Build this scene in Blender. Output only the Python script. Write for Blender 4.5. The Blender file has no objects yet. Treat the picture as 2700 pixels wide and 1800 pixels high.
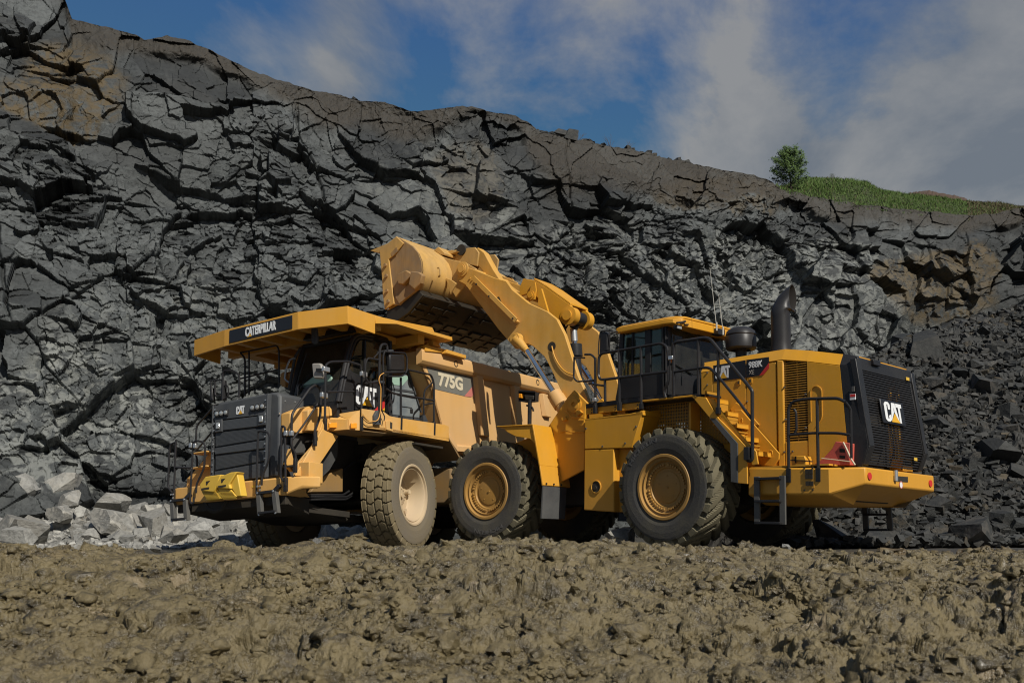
import bpy, bmesh, math, random
import numpy as np
from mathutils import Matrix, Vector
R_=math.radians; PI=math.pi
SC=bpy.context.scene; COL=SC.collection
random.seed(7); RNG=np.random.default_rng(11)
# ------------------------------------------------------------------ camera
FPX,CYP,CP,CR,HC=2603.167,1084.471,R_(7.66),R_(-.38),.05
cam=bpy.data.cameras.new('camera'); co=bpy.data.objects.new('camera',cam); COL.objects.link(co)
cam.sensor_width=36; cam.lens=FPX/2700*36; cam.shift_y=(CYP-900)/2700; cam.clip_end=3000; cam.clip_start=.05
CAMR=Matrix.Rotation(PI/2+CP,3,'X')@Matrix.Rotation(CR,3,'Z')
co.matrix_world=Matrix.Translation((0,0,HC))@CAMR.to_4x4()
SC.camera=co
cam.dof.use_dof=True; cam.dof.focus_distance=20; cam.dof.aperture_fstop=5.6
def ray(px,py):
    return CAMR@Vector(((px-1350)/FPX,-(py-CYP)/FPX,-1))
ZO={0:(0,0,1),1:(420,780,3.92),2:(420,1080,3.92),3:(900,780,3.92),4:(900,1080,3.92),5:(960,600,3.92),6:(1440,780,3.92),7:(1440,1080,3.92),8:(1900,720,3.92),9:(1900,1080,3.92),
    'a':(1560,830,7.127),'b':(740,860,7.84),'c':(960,960,9.8),'d':(1260,1080,7.127),'e':(1400,950,7.84)}
def px(n,x,y): o=ZO[n]; return o[0]+x/o[2],o[1]+y/o[2]
def rot(yaw,p,r):
    return Matrix.Rotation(yaw,3,'Z')@Matrix.Rotation(-p,3,'Y')@Matrix.Rotation(r,3,'X')
class Frame:
    """local machine axes: x forward, y left, z up.  at() = where the sight line meets one of the machine's own planes"""
    def __init__(s,R,O,local=None): s.R=R;s.O=Vector(O);s.M=local or Matrix()
    def at(s,n,x,y,ax,v):
        d=s.R.transposed()@ray(*px(n,x,y)); o=s.R.transposed()@(Vector((0,0,HC))-s.O); ax='xyz'.index(ax)
        return o+d*((v-o[ax])/d[ax])
RL=rot(R_(133.15),R_(1.36),R_(.47)); OL=Vector((3.873,18.271,0))
ART=Matrix.Translation((2.275,0,0))@Matrix.Rotation(R_(8.96),4,'Z')@Matrix.Translation((2.275,0,0))
ML=Matrix.Translation(OL)@RL.to_4x4(); MF=ML@ART
RT=rot(R_(-121.93),R_(1.03),R_(1.93)); OT=Vector((-3.617,20.886,-.052)); MT=Matrix.Translation(OT)@RT.to_4x4()
LF=Frame(RL,OL); FF=Frame(MF.to_3x3(),MF.translation,ART); TF=Frame(RT,OT)
# ------------------------------------------------------------------ objects
def props(o,label=None,cat=None,group=None,kind=None):
    for k,v in(('label',label),('category',cat),('group',group),('kind',kind)):
        if v: o[k]=v
    return o
def link(name,me,parent=None,mat=None):
    o=bpy.data.objects.new(name,me); COL.objects.link(o)
    if parent: o.parent=parent
    if mat and me: me.materials.append(mat)
    return o
def thing(name,label,cat,M=Matrix(),group=None):
    o=bpy.data.objects.new(name,None); COL.objects.link(o); o.matrix_world=M; o.empty_display_size=.3
    return props(o,label,cat,group)
def fillet(pts,r=.09,n=5):
    pts=[Vector(p) for p in pts]; out=[pts[0]]
    for i in range(1,len(pts)-1):
        a,b,c=pts[i-1],pts[i],pts[i+1]; d0=(a-b);d1=(c-b)
        rr=min(r,d0.length*.45,d1.length*.45); p0=b+d0.normalized()*rr; p1=b+d1.normalized()*rr
        for k in range(n+1):
            t=k/n; out.append(p0*(1-t)**2+b*2*t*(1-t)+p1*t*t)
    return out+[pts[-1]]
SPLIT={'rail_socket','ladder_step','grille_frame','canopy_side_rail','cab_frame','ladder','mirror','rear_canopy_wing','camera_housing','stair_tread','small_post','switch','cutter_bolt','lid_latch','roof_bracket'}
class MB:
    def __init__(s,M=None): s.seg=[];s.v=[];s.f=[];s.s=[];s.M=M;s.mi=[];s.cur=0
    def add(s,vs,fs,sm=False):
        s.seg.append((len(s.v),len(s.f))); b=len(s.v); s.v+= [Vector(v) for v in vs]; s.f+=[[b+i for i in f] for f in fs]; s.s+=[sm]*len(fs); s.mi+=[s.cur]*len(fs)
        return s
    def prism(s,a,b):
        n=len(a); return s.add(list(a)+list(b),[list(range(n)),list(range(2*n-1,n-1,-1))]+[[i,(i+1)%n,n+(i+1)%n,n+i] for i in range(n)])
    def ext(s,pts,d):
        d=Vector(d); return s.prism([Vector(p) for p in pts],[Vector(p)+d for p in pts])
    def exty(s,pts,y): return s.prism(pts,[Vector((p[0],y,p[2])) for p in pts])
    def extx(s,pts,x): return s.prism(pts,[Vector((x,p[1],p[2])) for p in pts])
    def extz(s,pts,z): return s.prism(pts,[Vector((p[0],p[1],z)) for p in pts])
    def box(s,x0,x1,y0,y1,z0,z1): return s.prism([(x0,y0,z0),(x1,y0,z0),(x1,y1,z0),(x0,y1,z0)],[(x0,y0,z1),(x1,y0,z1),(x1,y1,z1),(x0,y1,z1)])
    def bar(s,a,b,w,h,up=(0,0,1)):
        a,b=Vector(a),Vector(b); d=(b-a).normalized(); u=Vector(up); r=d.cross(u).normalized(); u=r.cross(d)
        q=[(-w/2,-h/2),(w/2,-h/2),(w/2,h/2),(-w/2,h/2)]
        return s.prism([a+r*i+u*j for i,j in q],[b+r*i+u*j for i,j in q])
    def cone(s,a,b,r0,r1,n=16,cap=True,sm=True):
        a,b=Vector(a),Vector(b); d=(b-a).normalized(); r=d.orthogonal().normalized(); u=d.cross(r)
        A=[a+(r*math.cos(2*PI*k/n)+u*math.sin(2*PI*k/n))*r0 for k in range(n)]
        B=[b+(r*math.cos(2*PI*k/n)+u*math.sin(2*PI*k/n))*r1 for k in range(n)]
        s.add(A+B,[[i,(i+1)%n,n+(i+1)%n,n+i] for i in range(n)],sm)
        if cap: s.add(A,[list(range(n))]); s.add(B,[list(range(n))])
        return s
    def cyl(s,a,b,r,n=16): return s.cone(a,b,r,r,n)
    def tube(s,pts,r=.02,n=8,fr=.09):
        pts=fillet(pts,fr) if fr and len(pts)>2 else [Vector(p) for p in pts]
        rings=[];d=None;u=None
        for i,p in enumerate(pts):
            t=(pts[min(i+1,len(pts)-1)]-pts[max(i-1,0)]).normalized()
            u=t.orthogonal().normalized() if u is None else (u-t*u.dot(t)).normalized()
            w=t.cross(u); rings.append([p+(u*math.cos(2*PI*k/n)+w*math.sin(2*PI*k/n))*r for k in range(n)])
        vs=[q for g in rings for q in g]
        fs=[[i*n+k,i*n+(k+1)%n,(i+1)*n+(k+1)%n,(i+1)*n+k] for i in range(len(rings)-1) for k in range(n)]
        s.add(vs,fs,True); m=len(vs)
        s.add(rings[0],[list(range(n))]); s.add(rings[-1],[list(range(n))]); return s
    def lathe(s,c,ax,prof,n=32,sm=True):
        """prof: (distance along axis, radius)"""
        c=Vector(c);ax=Vector(ax).normalized();r=ax.orthogonal().normalized();u=ax.cross(r)
        vs=[c+ax*h+(r*math.cos(2*PI*k/n)+u*math.sin(2*PI*k/n))*q for h,q in prof for k in range(n)]
        fs=[[i*n+k,i*n+(k+1)%n,(i+1)*n+(k+1)%n,(i+1)*n+k] for i in range(len(prof)-1) for k in range(n)]
        return s.add(vs,fs,sm)
    def plate(s,pts,t):
        """flat polygon given thickness t along its own normal"""
        pts=[Vector(p) for p in pts]; n=Vector((0,0,0))
        for i in range(len(pts)): n+=pts[i].cross(pts[(i+1)%len(pts)])
        n.normalize(); return s.prism([p+n*t/2 for p in pts],[p-n*t/2 for p in pts])
    def build(s,name,mat,parent=None,bevel=0,**kw):
        if name in SPLIT and len(s.seg)>1:
            e=s.seg+[(len(s.v),len(s.f))]; o=None
            for (v0,f0),(v1,f1) in zip(e[:-1],e[1:]):
                t=MB(s.M); t.v=s.v[v0:v1]; t.f=[[i-v0 for i in f] for f in s.f[f0:f1]]; t.s=s.s[f0:f1]; t.mi=s.mi[f0:f1]; q=t.build(name,mat,parent,bevel,**kw); o=o or q
            return o
        me=bpy.data.meshes.new(name); vs=[(s.M@v if s.M else v) for v in s.v]
        me.from_pydata([tuple(v) for v in vs],[],s.f)
        me.polygons.foreach_set('use_smooth',s.s)
        for m in (mat if isinstance(mat,(list,tuple)) else [mat]): me.materials.append(m)
        me.polygons.foreach_set('material_index',s.mi)
        bm=bmesh.new(); bm.from_mesh(me); bmesh.ops.recalc_face_normals(bm,faces=bm.faces); bm.to_mesh(me); bm.free()
        me.validate(); me.set_sharp_from_angle(angle=R_(32)); o=link(name,me,parent)
        if bevel:
            b=o.modifiers.new('bevel','BEVEL'); b.width=bevel; b.segments=2; b.limit_method='ANGLE'; b.angle_limit=R_(38)
        return props(o,**kw)
# ------------------------------------------------------------------ materials
def newmat(name):
    m=bpy.data.materials.new(name); m.use_nodes=True; nt=m.node_tree; nt.nodes.clear()
    out=nt.nodes.new('ShaderNodeOutputMaterial'); return m,nt,out
def N(nt,t,**kw):
    n=nt.nodes.new(t)
    for k,v in kw.items():
        if k in n.inputs: n.inputs[k].default_value=v
        else: setattr(n,k,v)
    return n
def rgba(c): return (c[0],c[1],c[2],1)
def noise(nt,co,scale,detail=5,rough=.6,dist=0):
    n=N(nt,'ShaderNodeTexNoise'); n.inputs['Scale'].default_value=scale; n.inputs['Detail'].default_value=detail; n.inputs['Roughness'].default_value=rough; n.inputs['Distortion'].default_value=dist
    nt.links.new(co,n.inputs['Vector']); return n.outputs['Fac']
def ramp(nt,fac,stops,interp='LINEAR'):
    n=N(nt,'ShaderNodeValToRGB'); n.color_ramp.interpolation=interp; e=n.color_ramp.elements
    while len(e)<len(stops): e.new(.5)
    for k,(p,c) in enumerate(stops): e[k].position=p; e[k].color=rgba(c) if hasattr(c,'__len__') else (c,c,c,1)
    nt.links.new(fac,n.inputs['Fac']); return n.outputs['Color']
def mixc(nt,fac,a,b,mode='MIX'):
    n=N(nt,'ShaderNodeMix',data_type='RGBA',blend_type=mode)
    for k,v in((0,fac),(6,a),(7,b)):
        if isinstance(v,(int,float)): n.inputs[k].default_value=v
        elif isinstance(v,(tuple,list)): n.inputs[k].default_value=rgba(v)
        else: nt.links.new(v,n.inputs[k])
    return n.outputs[2]
def math_(nt,op,a,b=None):
    n=N(nt,'ShaderNodeMath',operation=op)
    for k,v in((0,a),(1,b)):
        if v is None: continue
        if isinstance(v,(int,float)): n.inputs[k].default_value=v
        else: nt.links.new(v,n.inputs[k])
    return n.outputs[0]
def paint(name,col,rough=.42,dust=.35,dustcol=(.36,.27,.17),metal=0,scale=1.0,bump=.15,spec=.3,low=None,grime=.16):
    """painted / bare metal with uneven dust, streaks and slight waviness"""
    m,nt,out=newmat(name); tc=N(nt,'ShaderNodeTexCoord').outputs['Object']
    b=N(nt,'ShaderNodeBsdfPrincipled'); nt.links.new(b.outputs[0],out.inputs[0])
    n1=noise(nt,tc,1.3*scale,7,.62); mp=N(nt,'ShaderNodeMapping'); mp.inputs['Scale'].default_value=(3.2,3.2,.35); nt.links.new(tc,mp.inputs[0])
    n2=noise(nt,mp.outputs[0],1.2*scale,4,.6)
    n3=noise(nt,tc,60,3,.6)
    d=math_(nt,'MULTIPLY',ramp(nt,n1,[(.35,0),(.7,1)]),dust)
    if low is not None:   # splashed dust: more on the lower part
        sep=N(nt,'ShaderNodeSeparateXYZ'); nt.links.new(tc,sep.inputs[0])
        mr=N(nt,'ShaderNodeMapRange'); nt.links.new(sep.outputs[2],mr.inputs[0]); mr.inputs[1].default_value=low[0]; mr.inputs[2].default_value=low[1]; mr.inputs[3].default_value=low[2]; mr.inputs[4].default_value=0
        d=math_(nt,'MAXIMUM',d,math_(nt,'MULTIPLY',mr.outputs[0],math_(nt,'ADD',.55,math_(nt,'MULTIPLY',n1,.8))))
    c=mixc(nt,d,col,dustcol)
    c=mixc(nt,math_(nt,'MULTIPLY',ramp(nt,n2,[(.42,0),(.75,1)]),grime),c,tuple(x*.55 for x in col))
    c=mixc(nt,math_(nt,'MULTIPLY',ramp(nt,n3,[(.4,0),(.62,1)]),.12),c,dustcol)
    nt.links.new(c,b.inputs['Base Color']); b.inputs['Metallic'].default_value=metal
    b.inputs['Specular IOR Level'].default_value=spec
    rr=N(nt,'ShaderNodeMapRange'); nt.links.new(n1,rr.inputs[0]); rr.inputs[3].default_value=max(.05,rough-.12); rr.inputs[4].default_value=min(1,rough+.25); nt.links.new(rr.outputs[0],b.inputs['Roughness'])
    if bump:
        bp=N(nt,'ShaderNodeBump'); bp.inputs['Strength'].default_value=bump; bp.inputs['Distance'].default_value=.02
        nt.links.new(noise(nt,tc,3.5,3,.5),bp.inputs['Height']); nt.links.new(bp.outputs[0],b.inputs['Normal'])
    return m
def plain(name,col,rough=.5,metal=0,emit=None):
    m,nt,out=newmat(name); b=N(nt,'ShaderNodeBsdfPrincipled'); nt.links.new(b.outputs[0],out.inputs[0])
    tc=N(nt,'ShaderNodeTexCoord').outputs['Object']; n=noise(nt,tc,8,4,.6)
    nt.links.new(mixc(nt,math_(nt,'MULTIPLY',n,.3),col,tuple(x*.6 for x in col)),b.inputs['Base Color'])
    b.inputs['Roughness'].default_value=rough; b.inputs['Metallic'].default_value=metal; return m
def glassmat(name,tint,dirt=.06,rough=.02):
    m,nt,out=newmat(name); tr=N(nt,'ShaderNodeBsdfTransparent'); tr.inputs[0].default_value=rgba(tint)
    gl=N(nt,'ShaderNodeBsdfGlossy'); gl.inputs['Roughness'].default_value=rough; fr=N(nt,'ShaderNodeFresnel'); fr.inputs[0].default_value=1.5
    mx=N(nt,'ShaderNodeMixShader'); nt.links.new(fr.outputs[0],mx.inputs[0]); nt.links.new(tr.outputs[0],mx.inputs[1]); nt.links.new(gl.outputs[0],mx.inputs[2])
    df=N(nt,'ShaderNodeBsdfDiffuse'); df.inputs[0].default_value=(.3,.28,.22,1); m2=N(nt,'ShaderNodeMixShader')
    tc=N(nt,'ShaderNodeTexCoord').outputs['Object']; nt.links.new(math_(nt,'MULTIPLY',noise(nt,tc,3,6,.6),dirt*2),m2.inputs[0])
    nt.links.new(mx.outputs[0],m2.inputs[1]); nt.links.new(df.outputs[0],m2.inputs[2]); nt.links.new(m2.outputs[0],out.inputs[0]); return m
def tyremat(name,rub,mud,amount):
    m,nt,out=newmat(name); tc=N(nt,'ShaderNodeTexCoord').outputs['Object']; b=N(nt,'ShaderNodeBsdfPrincipled'); nt.links.new(b.outputs[0],out.inputs[0])
    at=N(nt,'ShaderNodeAttribute',attribute_name='tread').outputs['Fac']
    n=noise(nt,tc,2.2,7,.65); n2=noise(nt,tc,28,5,.7)
    f=math_(nt,'ADD',math_(nt,'MULTIPLY',at,amount[0]),math_(nt,'MULTIPLY',ramp(nt,n,[(.38,0),(.66,1)]),amount[1]))
    f=math_(nt,'ADD',f,math_(nt,'MULTIPLY',math_(nt,'SUBTRACT',n2,.5),.5)); n_=N(nt,'ShaderNodeClamp'); nt.links.new(f,n_.inputs[0])
    c=mixc(nt,n_.outputs[0],rub,mud); nt.links.new(c,b.inputs['Base Color']); b.inputs['Roughness'].default_value=.8
    b.inputs['Specular IOR Level'].default_value=.3
    bp=N(nt,'ShaderNodeBump'); bp.inputs['Strength'].default_value=.5; bp.inputs['Distance'].default_value=.012; nt.links.new(n2,bp.inputs['Height']); nt.links.new(bp.outputs[0],b.inputs['Normal'])
    return m
YEL=(.62,.29,.014); 
M_yel=paint('yellow_paint',YEL,.36,.28,(.50,.28,.09),low=(.4,1.9,.55))
M_yelT=paint('dusty_yellow_paint',(.62,.32,.06),.5,.8,(.60,.38,.165),low=(.6,1.9,.6))
M_body=paint('dusty_tan_body_paint',(.60,.345,.12),.6,.8,(.56,.355,.175),grime=.14,scale=.8)
M_shadeT=paint('dusty_shade_darkened_paint',(.26,.15,.05),.6,.8,(.17,.125,.075))  # dusty truck yellow darkened to brown; shade under the deck painted into the colour
M_canopy=paint('canopy_yellow_paint',(.62,.30,.03),.5,.35,(.52,.32,.12))
M_arm=paint('worn_yellow_paint',(.58,.30,.045),.5,.75,(.55,.34,.12),grime=.35)
M_bucket=paint('worn_bucket_steel',(.56,.33,.09),.5,.75,(.42,.27,.12),grime=.55,scale=1.6)
M_belly=paint('rock_polished_dark_steel',(.03,.027,.022),.42,.4,(.06,.05,.035),metal=.3)
M_blk=paint('black_paint',(.012,.012,.014),.3,.15,(.09,.085,.075),grime=0)
M_rail=paint('black_rail_paint',(.014,.014,.016),.28,.1,(.1,.09,.08),bump=0,grime=0)
M_dk=paint('dark_machinery',(.025,.022,.018),.7,.5,(.07,.055,.035))
M_grey=paint('charcoal_grille_paint',(.035,.04,.048),.45,.55,(.11,.11,.105),grime=0)
M_blue=paint('slate_grey_panel',(.12,.14,.155),.55,.7,(.25,.27,.26),scale=2.5)
M_rub=paint('black_rubber',(.03,.03,.031),.75,.6,(.12,.115,.10))
M_rimL=paint('ochre_rim_paint',(.36,.19,.04),.42,.5,(.26,.18,.09))
M_rimT=paint('cream_dusty_rim_paint',(.48,.37,.22),.6,.6,(.44,.34,.24))
M_step=paint('galvanised_dark_step',(.07,.07,.068),.5,.6,(.15,.14,.12))
M_chr=plain('chrome_rod',(.75,.76,.78),.12,1)
M_silv=plain('silver_clamp',(.62,.63,.62),.35,.8)
M_wht=plain('white_decal',(.75,.76,.76),.5)
M_crm=plain('cream_decal',(.60,.53,.38),.6)
M_tri=plain('orange_yellow_decal',(.72,.38,.02),.4)
M_red=plain('red_decal',(.55,.03,.025),.5)
M_pink=plain('faded_red_decal',(.50,.16,.13),.6)
M_dec=plain('black_decal',(.012,.012,.014),.4)
M_decG=paint('dusty_grey_decal',(.13,.13,.115),.6,.5,(.22,.20,.16),grime=0)
M_amb=plain('amber_lens',(.85,.32,.02),.2)
M_lens=plain('clear_lamp_lens',(.6,.6,.56),.12,.6)
M_chockR=plain('faded_red_plastic',(.55,.10,.07),.5)
M_chockY=plain('bright_yellow_plastic',(.68,.43,.055),.5)
M_vest=plain('hi_vis_green_cloth',(.06,.5,.05),.8)
M_skin=plain('skin',(.42,.24,.16),.6)
M_seat=plain('seat_grey_cloth',(.10,.14,.15),.8)
M_teal=plain('pale_green_dash_plastic',(.30,.45,.36),.5)
M_org=plain('orange_tag',(.85,.22,.03),.6)
M_mir=plain('grey_mirror_shell',(.30,.28,.25),.45)
M_glass=glassmat('tinted_cab_glass',(.50,.56,.54))
M_glassL=glassmat('green_cab_glass',(.55,.66,.60))
M_tyT=tyremat('muddy_truck_tyre_rubber',(.16,.135,.10),(.17,.135,.075),(.8,.55))
M_tyL=tyremat('dark_loader_tyre_rubber',(.052,.050,.048),(.12,.105,.065),(.85,.38))
# ------------------------------------------------------------------ lettering
def text(s,o,right,up,h,w,mat,name,parent,M=None,bold=.03,shear=0,out=.004):
    """letters of height h fitted to width w, standing 'out' metres proud of the panel; returns one mesh object"""
    cu=bpy.data.curves.new(name,'FONT'); cu.body=s; cu.size=1; cu.offset=bold; cu.resolution_u=3; cu.shear=shear; cu.fill_mode='BOTH'; cu.extrude=.004
    tmp=bpy.data.objects.new('tmp',cu); COL.objects.link(tmp); bpy.context.view_layer.update()
    me=bpy.data.meshes.new_from_object(tmp.evaluated_get(bpy.context.evaluated_depsgraph_get())); bpy.data.objects.remove(tmp)
    n=len(me.vertices); co_=np.empty(n*3); me.vertices.foreach_get('co',co_); co_=co_.reshape(-1,3)
    mn,mx=co_.min(0),co_.max(0); co_[:,0]=(co_[:,0]-mn[0])/(mx[0]-mn[0])*w; co_[:,1]=(co_[:,1]-mn[1])/(mx[1]-mn[1])*h
    right,up=Vector(right).normalized(),Vector(up).normalized(); nn=right.cross(up)
    A=np.array([right,up,nn]); o=Vector(o)+nn*out; P=co_@A+np.array(o)
    if M: P=P@np.array(M.to_3x3()).T+np.array(M.translation)
    me.vertices.foreach_set('co',P.ravel()); me.name=name; me.materials.clear(); me.materials.append(mat)
    return link(name,me,parent)
def glyph(polys,o,right,up,w,h,mat,name,parent,M=None,out=.004):
    right,up=Vector(right).normalized(),Vector(up).normalized(); nn=right.cross(up); mb=MB(M); o=Vector(o)+nn*out
    for p in polys: mb.ext([o+right*(x*w)+up*(y*h) for x,y in p],nn*-.003)
    return mb.build(name,mat,parent)
CAT_C=[(.05,.12),(.05,.86),(.09,.94),(.15,1),(.27,1),(.33,.94),(.36,.86),(.35,.62),(.24,.62),(.24,.84),(.21,.88),(.18,.84),(.18,.16),(.21,.12),(.24,.16),(.24,.30),(.36,.38),(.36,.14),(.33,.06),(.27,0),(.15,0),(.09,.05)]
CAT_A=[(.35,.06),(.455,1),(.64,1),(.775,.08),(.765,.06),(.565,.53),(.57,.56),(.55,.80),(.53,.56),(.545,.53),(.36,.06)]
CAT_T=[(.67,1),(.98,1),(.98,.80),(.89,.80),(.89,0),(.80,.02),(.79,.14),(.79,.80),(.675,.80)]
def cat_logo(o,right,up,w,h,parent,M=None,out=.006):
    a=glyph([CAT_C,CAT_A,CAT_T],o,right,up,w,h,M_wht,'logo_letters',parent,M,out)
    b=glyph([[(.34,0),(.555,.46),(.79,0)]],o,right,up,w,h,M_tri,'logo_triangle',parent,M,out+.004)
# ------------------------------------------------------------------ tyres and wheels
def tyre_mesh(name,R,W,Rr,lug,nth,mat):
    """lathed carcass with tread blocks cut by a height function"""
    nt_=nth; prof=[]; hw=W/2
    # profile: from inner rim edge over the tread to the other rim edge; (y, r, treadweight)
    P=[(-.40,Rr,0),(-.455,Rr+.02,0),(-.49,Rr+(R-Rr)*.25,0),(-.50,Rr+(R-Rr)*.5,0),(-.495,Rr+(R-Rr)*.68,0),(-.485,Rr+(R-Rr)*.76,.15),(-.475,Rr+(R-Rr)*.765,1),(-.465,Rr+(R-Rr)*.88,1),(-.455,Rr+(R-Rr)*.95,1),(-.43,Rr+(R-Rr)*.985,1)]
    P=[(a*W,b,c) for a,b,c in P]
    mid=[(y*W,R-.018*(abs(y)/.43)**3,1) for y in np.linspace(-.42,.42,27)]
    P=P+mid+[(-a,b,c) for a,b,c in reversed(P)]
    y=np.array([p[0] for p in P]);r=np.array([p[1] for p in P]);t=np.array([p[2] for p in P])
    th=np.arange(nt_)*2*PI/nt_; TH,Y=np.meshgrid(th,y); _,RR=np.meshgrid(th,r); _,TT=np.meshgrid(th,t)
    dep,lugv=lug(TH,Y/hw)
    RR2=RR-dep*TT*np.clip((RR-(Rr+(R-Rr)*.70))/((R-Rr)*.12),0,1)
    # shoulder notches also step inward
    YY=Y-np.sign(Y)*np.where((TT>.9)&(np.abs(Y/hw)>.84),dep*.55,0)
    V=np.stack([RR2*np.cos(TH),YY,RR2*np.sin(TH)],-1).reshape(-1,3)
    m=len(P); i=np.arange(m-1)[:,None]; k=np.arange(nt_)[None,:]
    F=np.stack([i*nt_+k,i*nt_+(k+1)%nt_,(i+1)*nt_+(k+1)%nt_,(i+1)*nt_+k],-1).reshape(-1,4)
    me=bpy.data.meshes.new(name); me.from_pydata(V.tolist(),[],F.tolist()); me.polygons.foreach_set('use_smooth',[False]*len(F))
    a=me.attributes.new('tread','FLOAT','POINT'); a.data.foreach_set('value',(TT*np.where(dep>.01,.85,1.0)).reshape(-1).astype(np.float32))
    me.materials.append(mat)
    bm=bmesh.new(); bm.from_mesh(me); bmesh.ops.recalc_face_normals(bm,faces=bm.faces); bm.to_mesh(me); bm.free(); return me
def lug_loader(TH,s):
    Nn=24; a=np.abs(s); side=np.where(s>0,.5,0.0)
    ph=(TH/(2*PI)*Nn+side+1.6*(1-a)*np.where(a<.9,1,.5))%1
    lugon=(ph<.58); lugon=lugon|((a<.12)&(ph<.8))
    edge=np.clip(np.minimum(ph,.58-ph)/.05,0,1)
    return np.where(lugon,.0,.075),lugon
def lug_truck(TH,s):
    Nn=30; u=TH/(2*PI)*Nn; col=(s+1)/2*4; ci=np.clip(np.floor(col),0,3); fc=col-ci
    u2=u+.5*(ci%2)+.16*np.abs(((fc)-.5))*2*np.where(ci%2==0,1,-1)
    fu=u2%1; groove=(np.abs(fu-.5)>.43); cg=((np.abs(fc-.5)>.44)&(ci>0)&(fc<.5))|((np.abs(fc-.5)>.44)&(ci<3)&(fc>.5))
    wob=.5*np.sin(u*2*PI)*.12
    return np.where(groove|cg,.045,0.0)+np.where(groove&cg,.01,0),None
def wheel(parent,M,c,side,R,W,rim,tyre_me,style,steer=0,cover=True):
    """wheel (rim dish, hub, bolts) > tyre ; side=+1 faces machine left"""
    Rr=rim; mb=MB(); hw=W/2; n=48
    if style=='L':
        prof=[(hw*.80,Rr+.005),(hw*.93,Rr+.03),(hw*.97,Rr+.02),(hw*.97,Rr-.02),(hw*.86,Rr-.035),(hw*.84,Rr-.07),(hw*.88,Rr-.085),(hw*.82,Rr-.095),(hw*.74,Rr-.10),(hw*.73,Rr-.115),(hw*.73,Rr-.20),(hw*.66,Rr-.215),(hw*.66,.28),(hw*.69,.27),(hw*.70,.255),(hw*.68,.03),(hw*.68,0.0)]
        mb.lathe((0,0,0),(0,side,0),prof,n)
        for k in range(44):
            if k%11 in(0,): continue
            a=2*PI*k/44; q=(Rr-.158); p=Vector((q*math.cos(a),0,q*math.sin(a))); mb.cyl(p+Vector((0,side*hw*.70,0)),p+Vector((0,side*(hw*.73+.035),0)),.021,6)
        mb.cyl((0,side*hw*.67,0),(0,side*(hw*.68+.02),0),.02,8)
        for k in range(5):
            a=2*PI*k/5+.3; p=Vector((.2*math.cos(a),0,.2*math.sin(a))); mb.cyl(p+Vector((0,side*hw*.67,0)),p+Vector((0,side*(hw*.69+.012),0)),.012,6)
        a=2.5; p=Vector((-(Rr-.1)*.9,side*hw*.7,(Rr-.1)*.5)); mb.bar(p,p+Vector((.1,side*.04,.12)),.05,.05)
    else:
        prof=[(hw*.80,Rr+.005),(hw*.93,Rr+.025),(hw*.96,Rr+.01),(hw*.95,Rr-.02),(hw*.84,Rr-.03),(hw*.80,Rr-.055),(hw*.84,Rr-.07),(hw*.70,Rr-.10),(-hw*.1,Rr-.13),(-hw*.22,Rr-.16),(-hw*.25,.22),(hw*.0,.2),(hw*.02,.19),(hw*.05,.05),(hw*.05,0)]
        mb.lathe((0,0,0),(0,side,0),prof,n)
        for k in range(5):
            a=2*PI*k/5+.35; q=.36; p=Vector((q*math.cos(a),-side*hw*.22,q*math.sin(a))); mb.cyl(p,p+Vector((0,side*.10,0)),.05,8); mb.bar(p+Vector((0,side*.06,0)),Vector((p.x*1.12,p.y+side*.1,p.z*1.12)),.07,.07)
        for k in range(14):
            a=2*PI*k/14; p=Vector((.155*math.cos(a),side*hw*.04,.155*math.sin(a))); mb.cyl(p,p+Vector((0,side*.02,0)),.013,6)
        mb.cyl((0,side*hw*.04,0),(0,side*(hw*.05+.04),0),.045,10)
    mb.lathe((0,0,0),(0,side,0),[(-hw*.8,Rr-.01),(-hw*.8,Rr-.12),(-hw*.3,.3),(-hw*.3,0)],24)
    me_M=(M or Matrix())@Matrix.Translation(c)@Matrix.Rotation(steer,4,'Z')
    o=mb.build('wheel',M_rimL if style=='L' else M_rimT,parent); o.matrix_local=me_M
    t=link('tyre',tyre_me,o); t.matrix_local=Matrix.Rotation(random.random(),4,'Y'); return o
def arc_text(s,parent,y,r0,h,span,mid,mat,name):
    """raised sidewall lettering, tops outward"""
    cu=bpy.data.curves.new(name,'FONT'); cu.body=s; cu.size=1; cu.offset=.03; cu.resolution_u=3; cu.extrude=.003
    tmp=bpy.data.objects.new('tmp',cu); COL.objects.link(tmp); bpy.context.view_layer.update()
    me=bpy.data.meshes.new_from_object(tmp.evaluated_get(bpy.context.evaluated_depsgraph_get())); bpy.data.objects.remove(tmp)
    n=len(me.vertices); c=np.empty(n*3); me.vertices.foreach_get('co',c); c=c.reshape(-1,3); mn,mx=c.min(0),c.max(0); u=(c[:,0]-mn[0])/(mx[0]-mn[0]); v=(c[:,1]-mn[1])/(mx[1]-mn[1])
    a=mid+span*(.5-u); r=r0+v*h; P=np.stack([-np.cos(a)*r,np.full(n,y)+c[:,2],np.sin(a)*r],-1); me.vertices.foreach_set('co',P.ravel()); me.materials.clear(); me.materials.append(mat); return link(name,me,parent)
TYL=tyre_mesh('tyre',1.04,.88,.545,lug_loader,24*18,M_tyL)
TYT=tyre_mesh('tyre',1.10,.66,.60,lug_truck,30*16,M_tyT)
def RG(mb,F,segs,ax,v,r=.019,fr=.09):
    """handrail through image points lying on one machine plane"""
    mb.tube([F.at(*s,ax,v) for s in segs],r,8,fr)
def bot(q): return q
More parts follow.
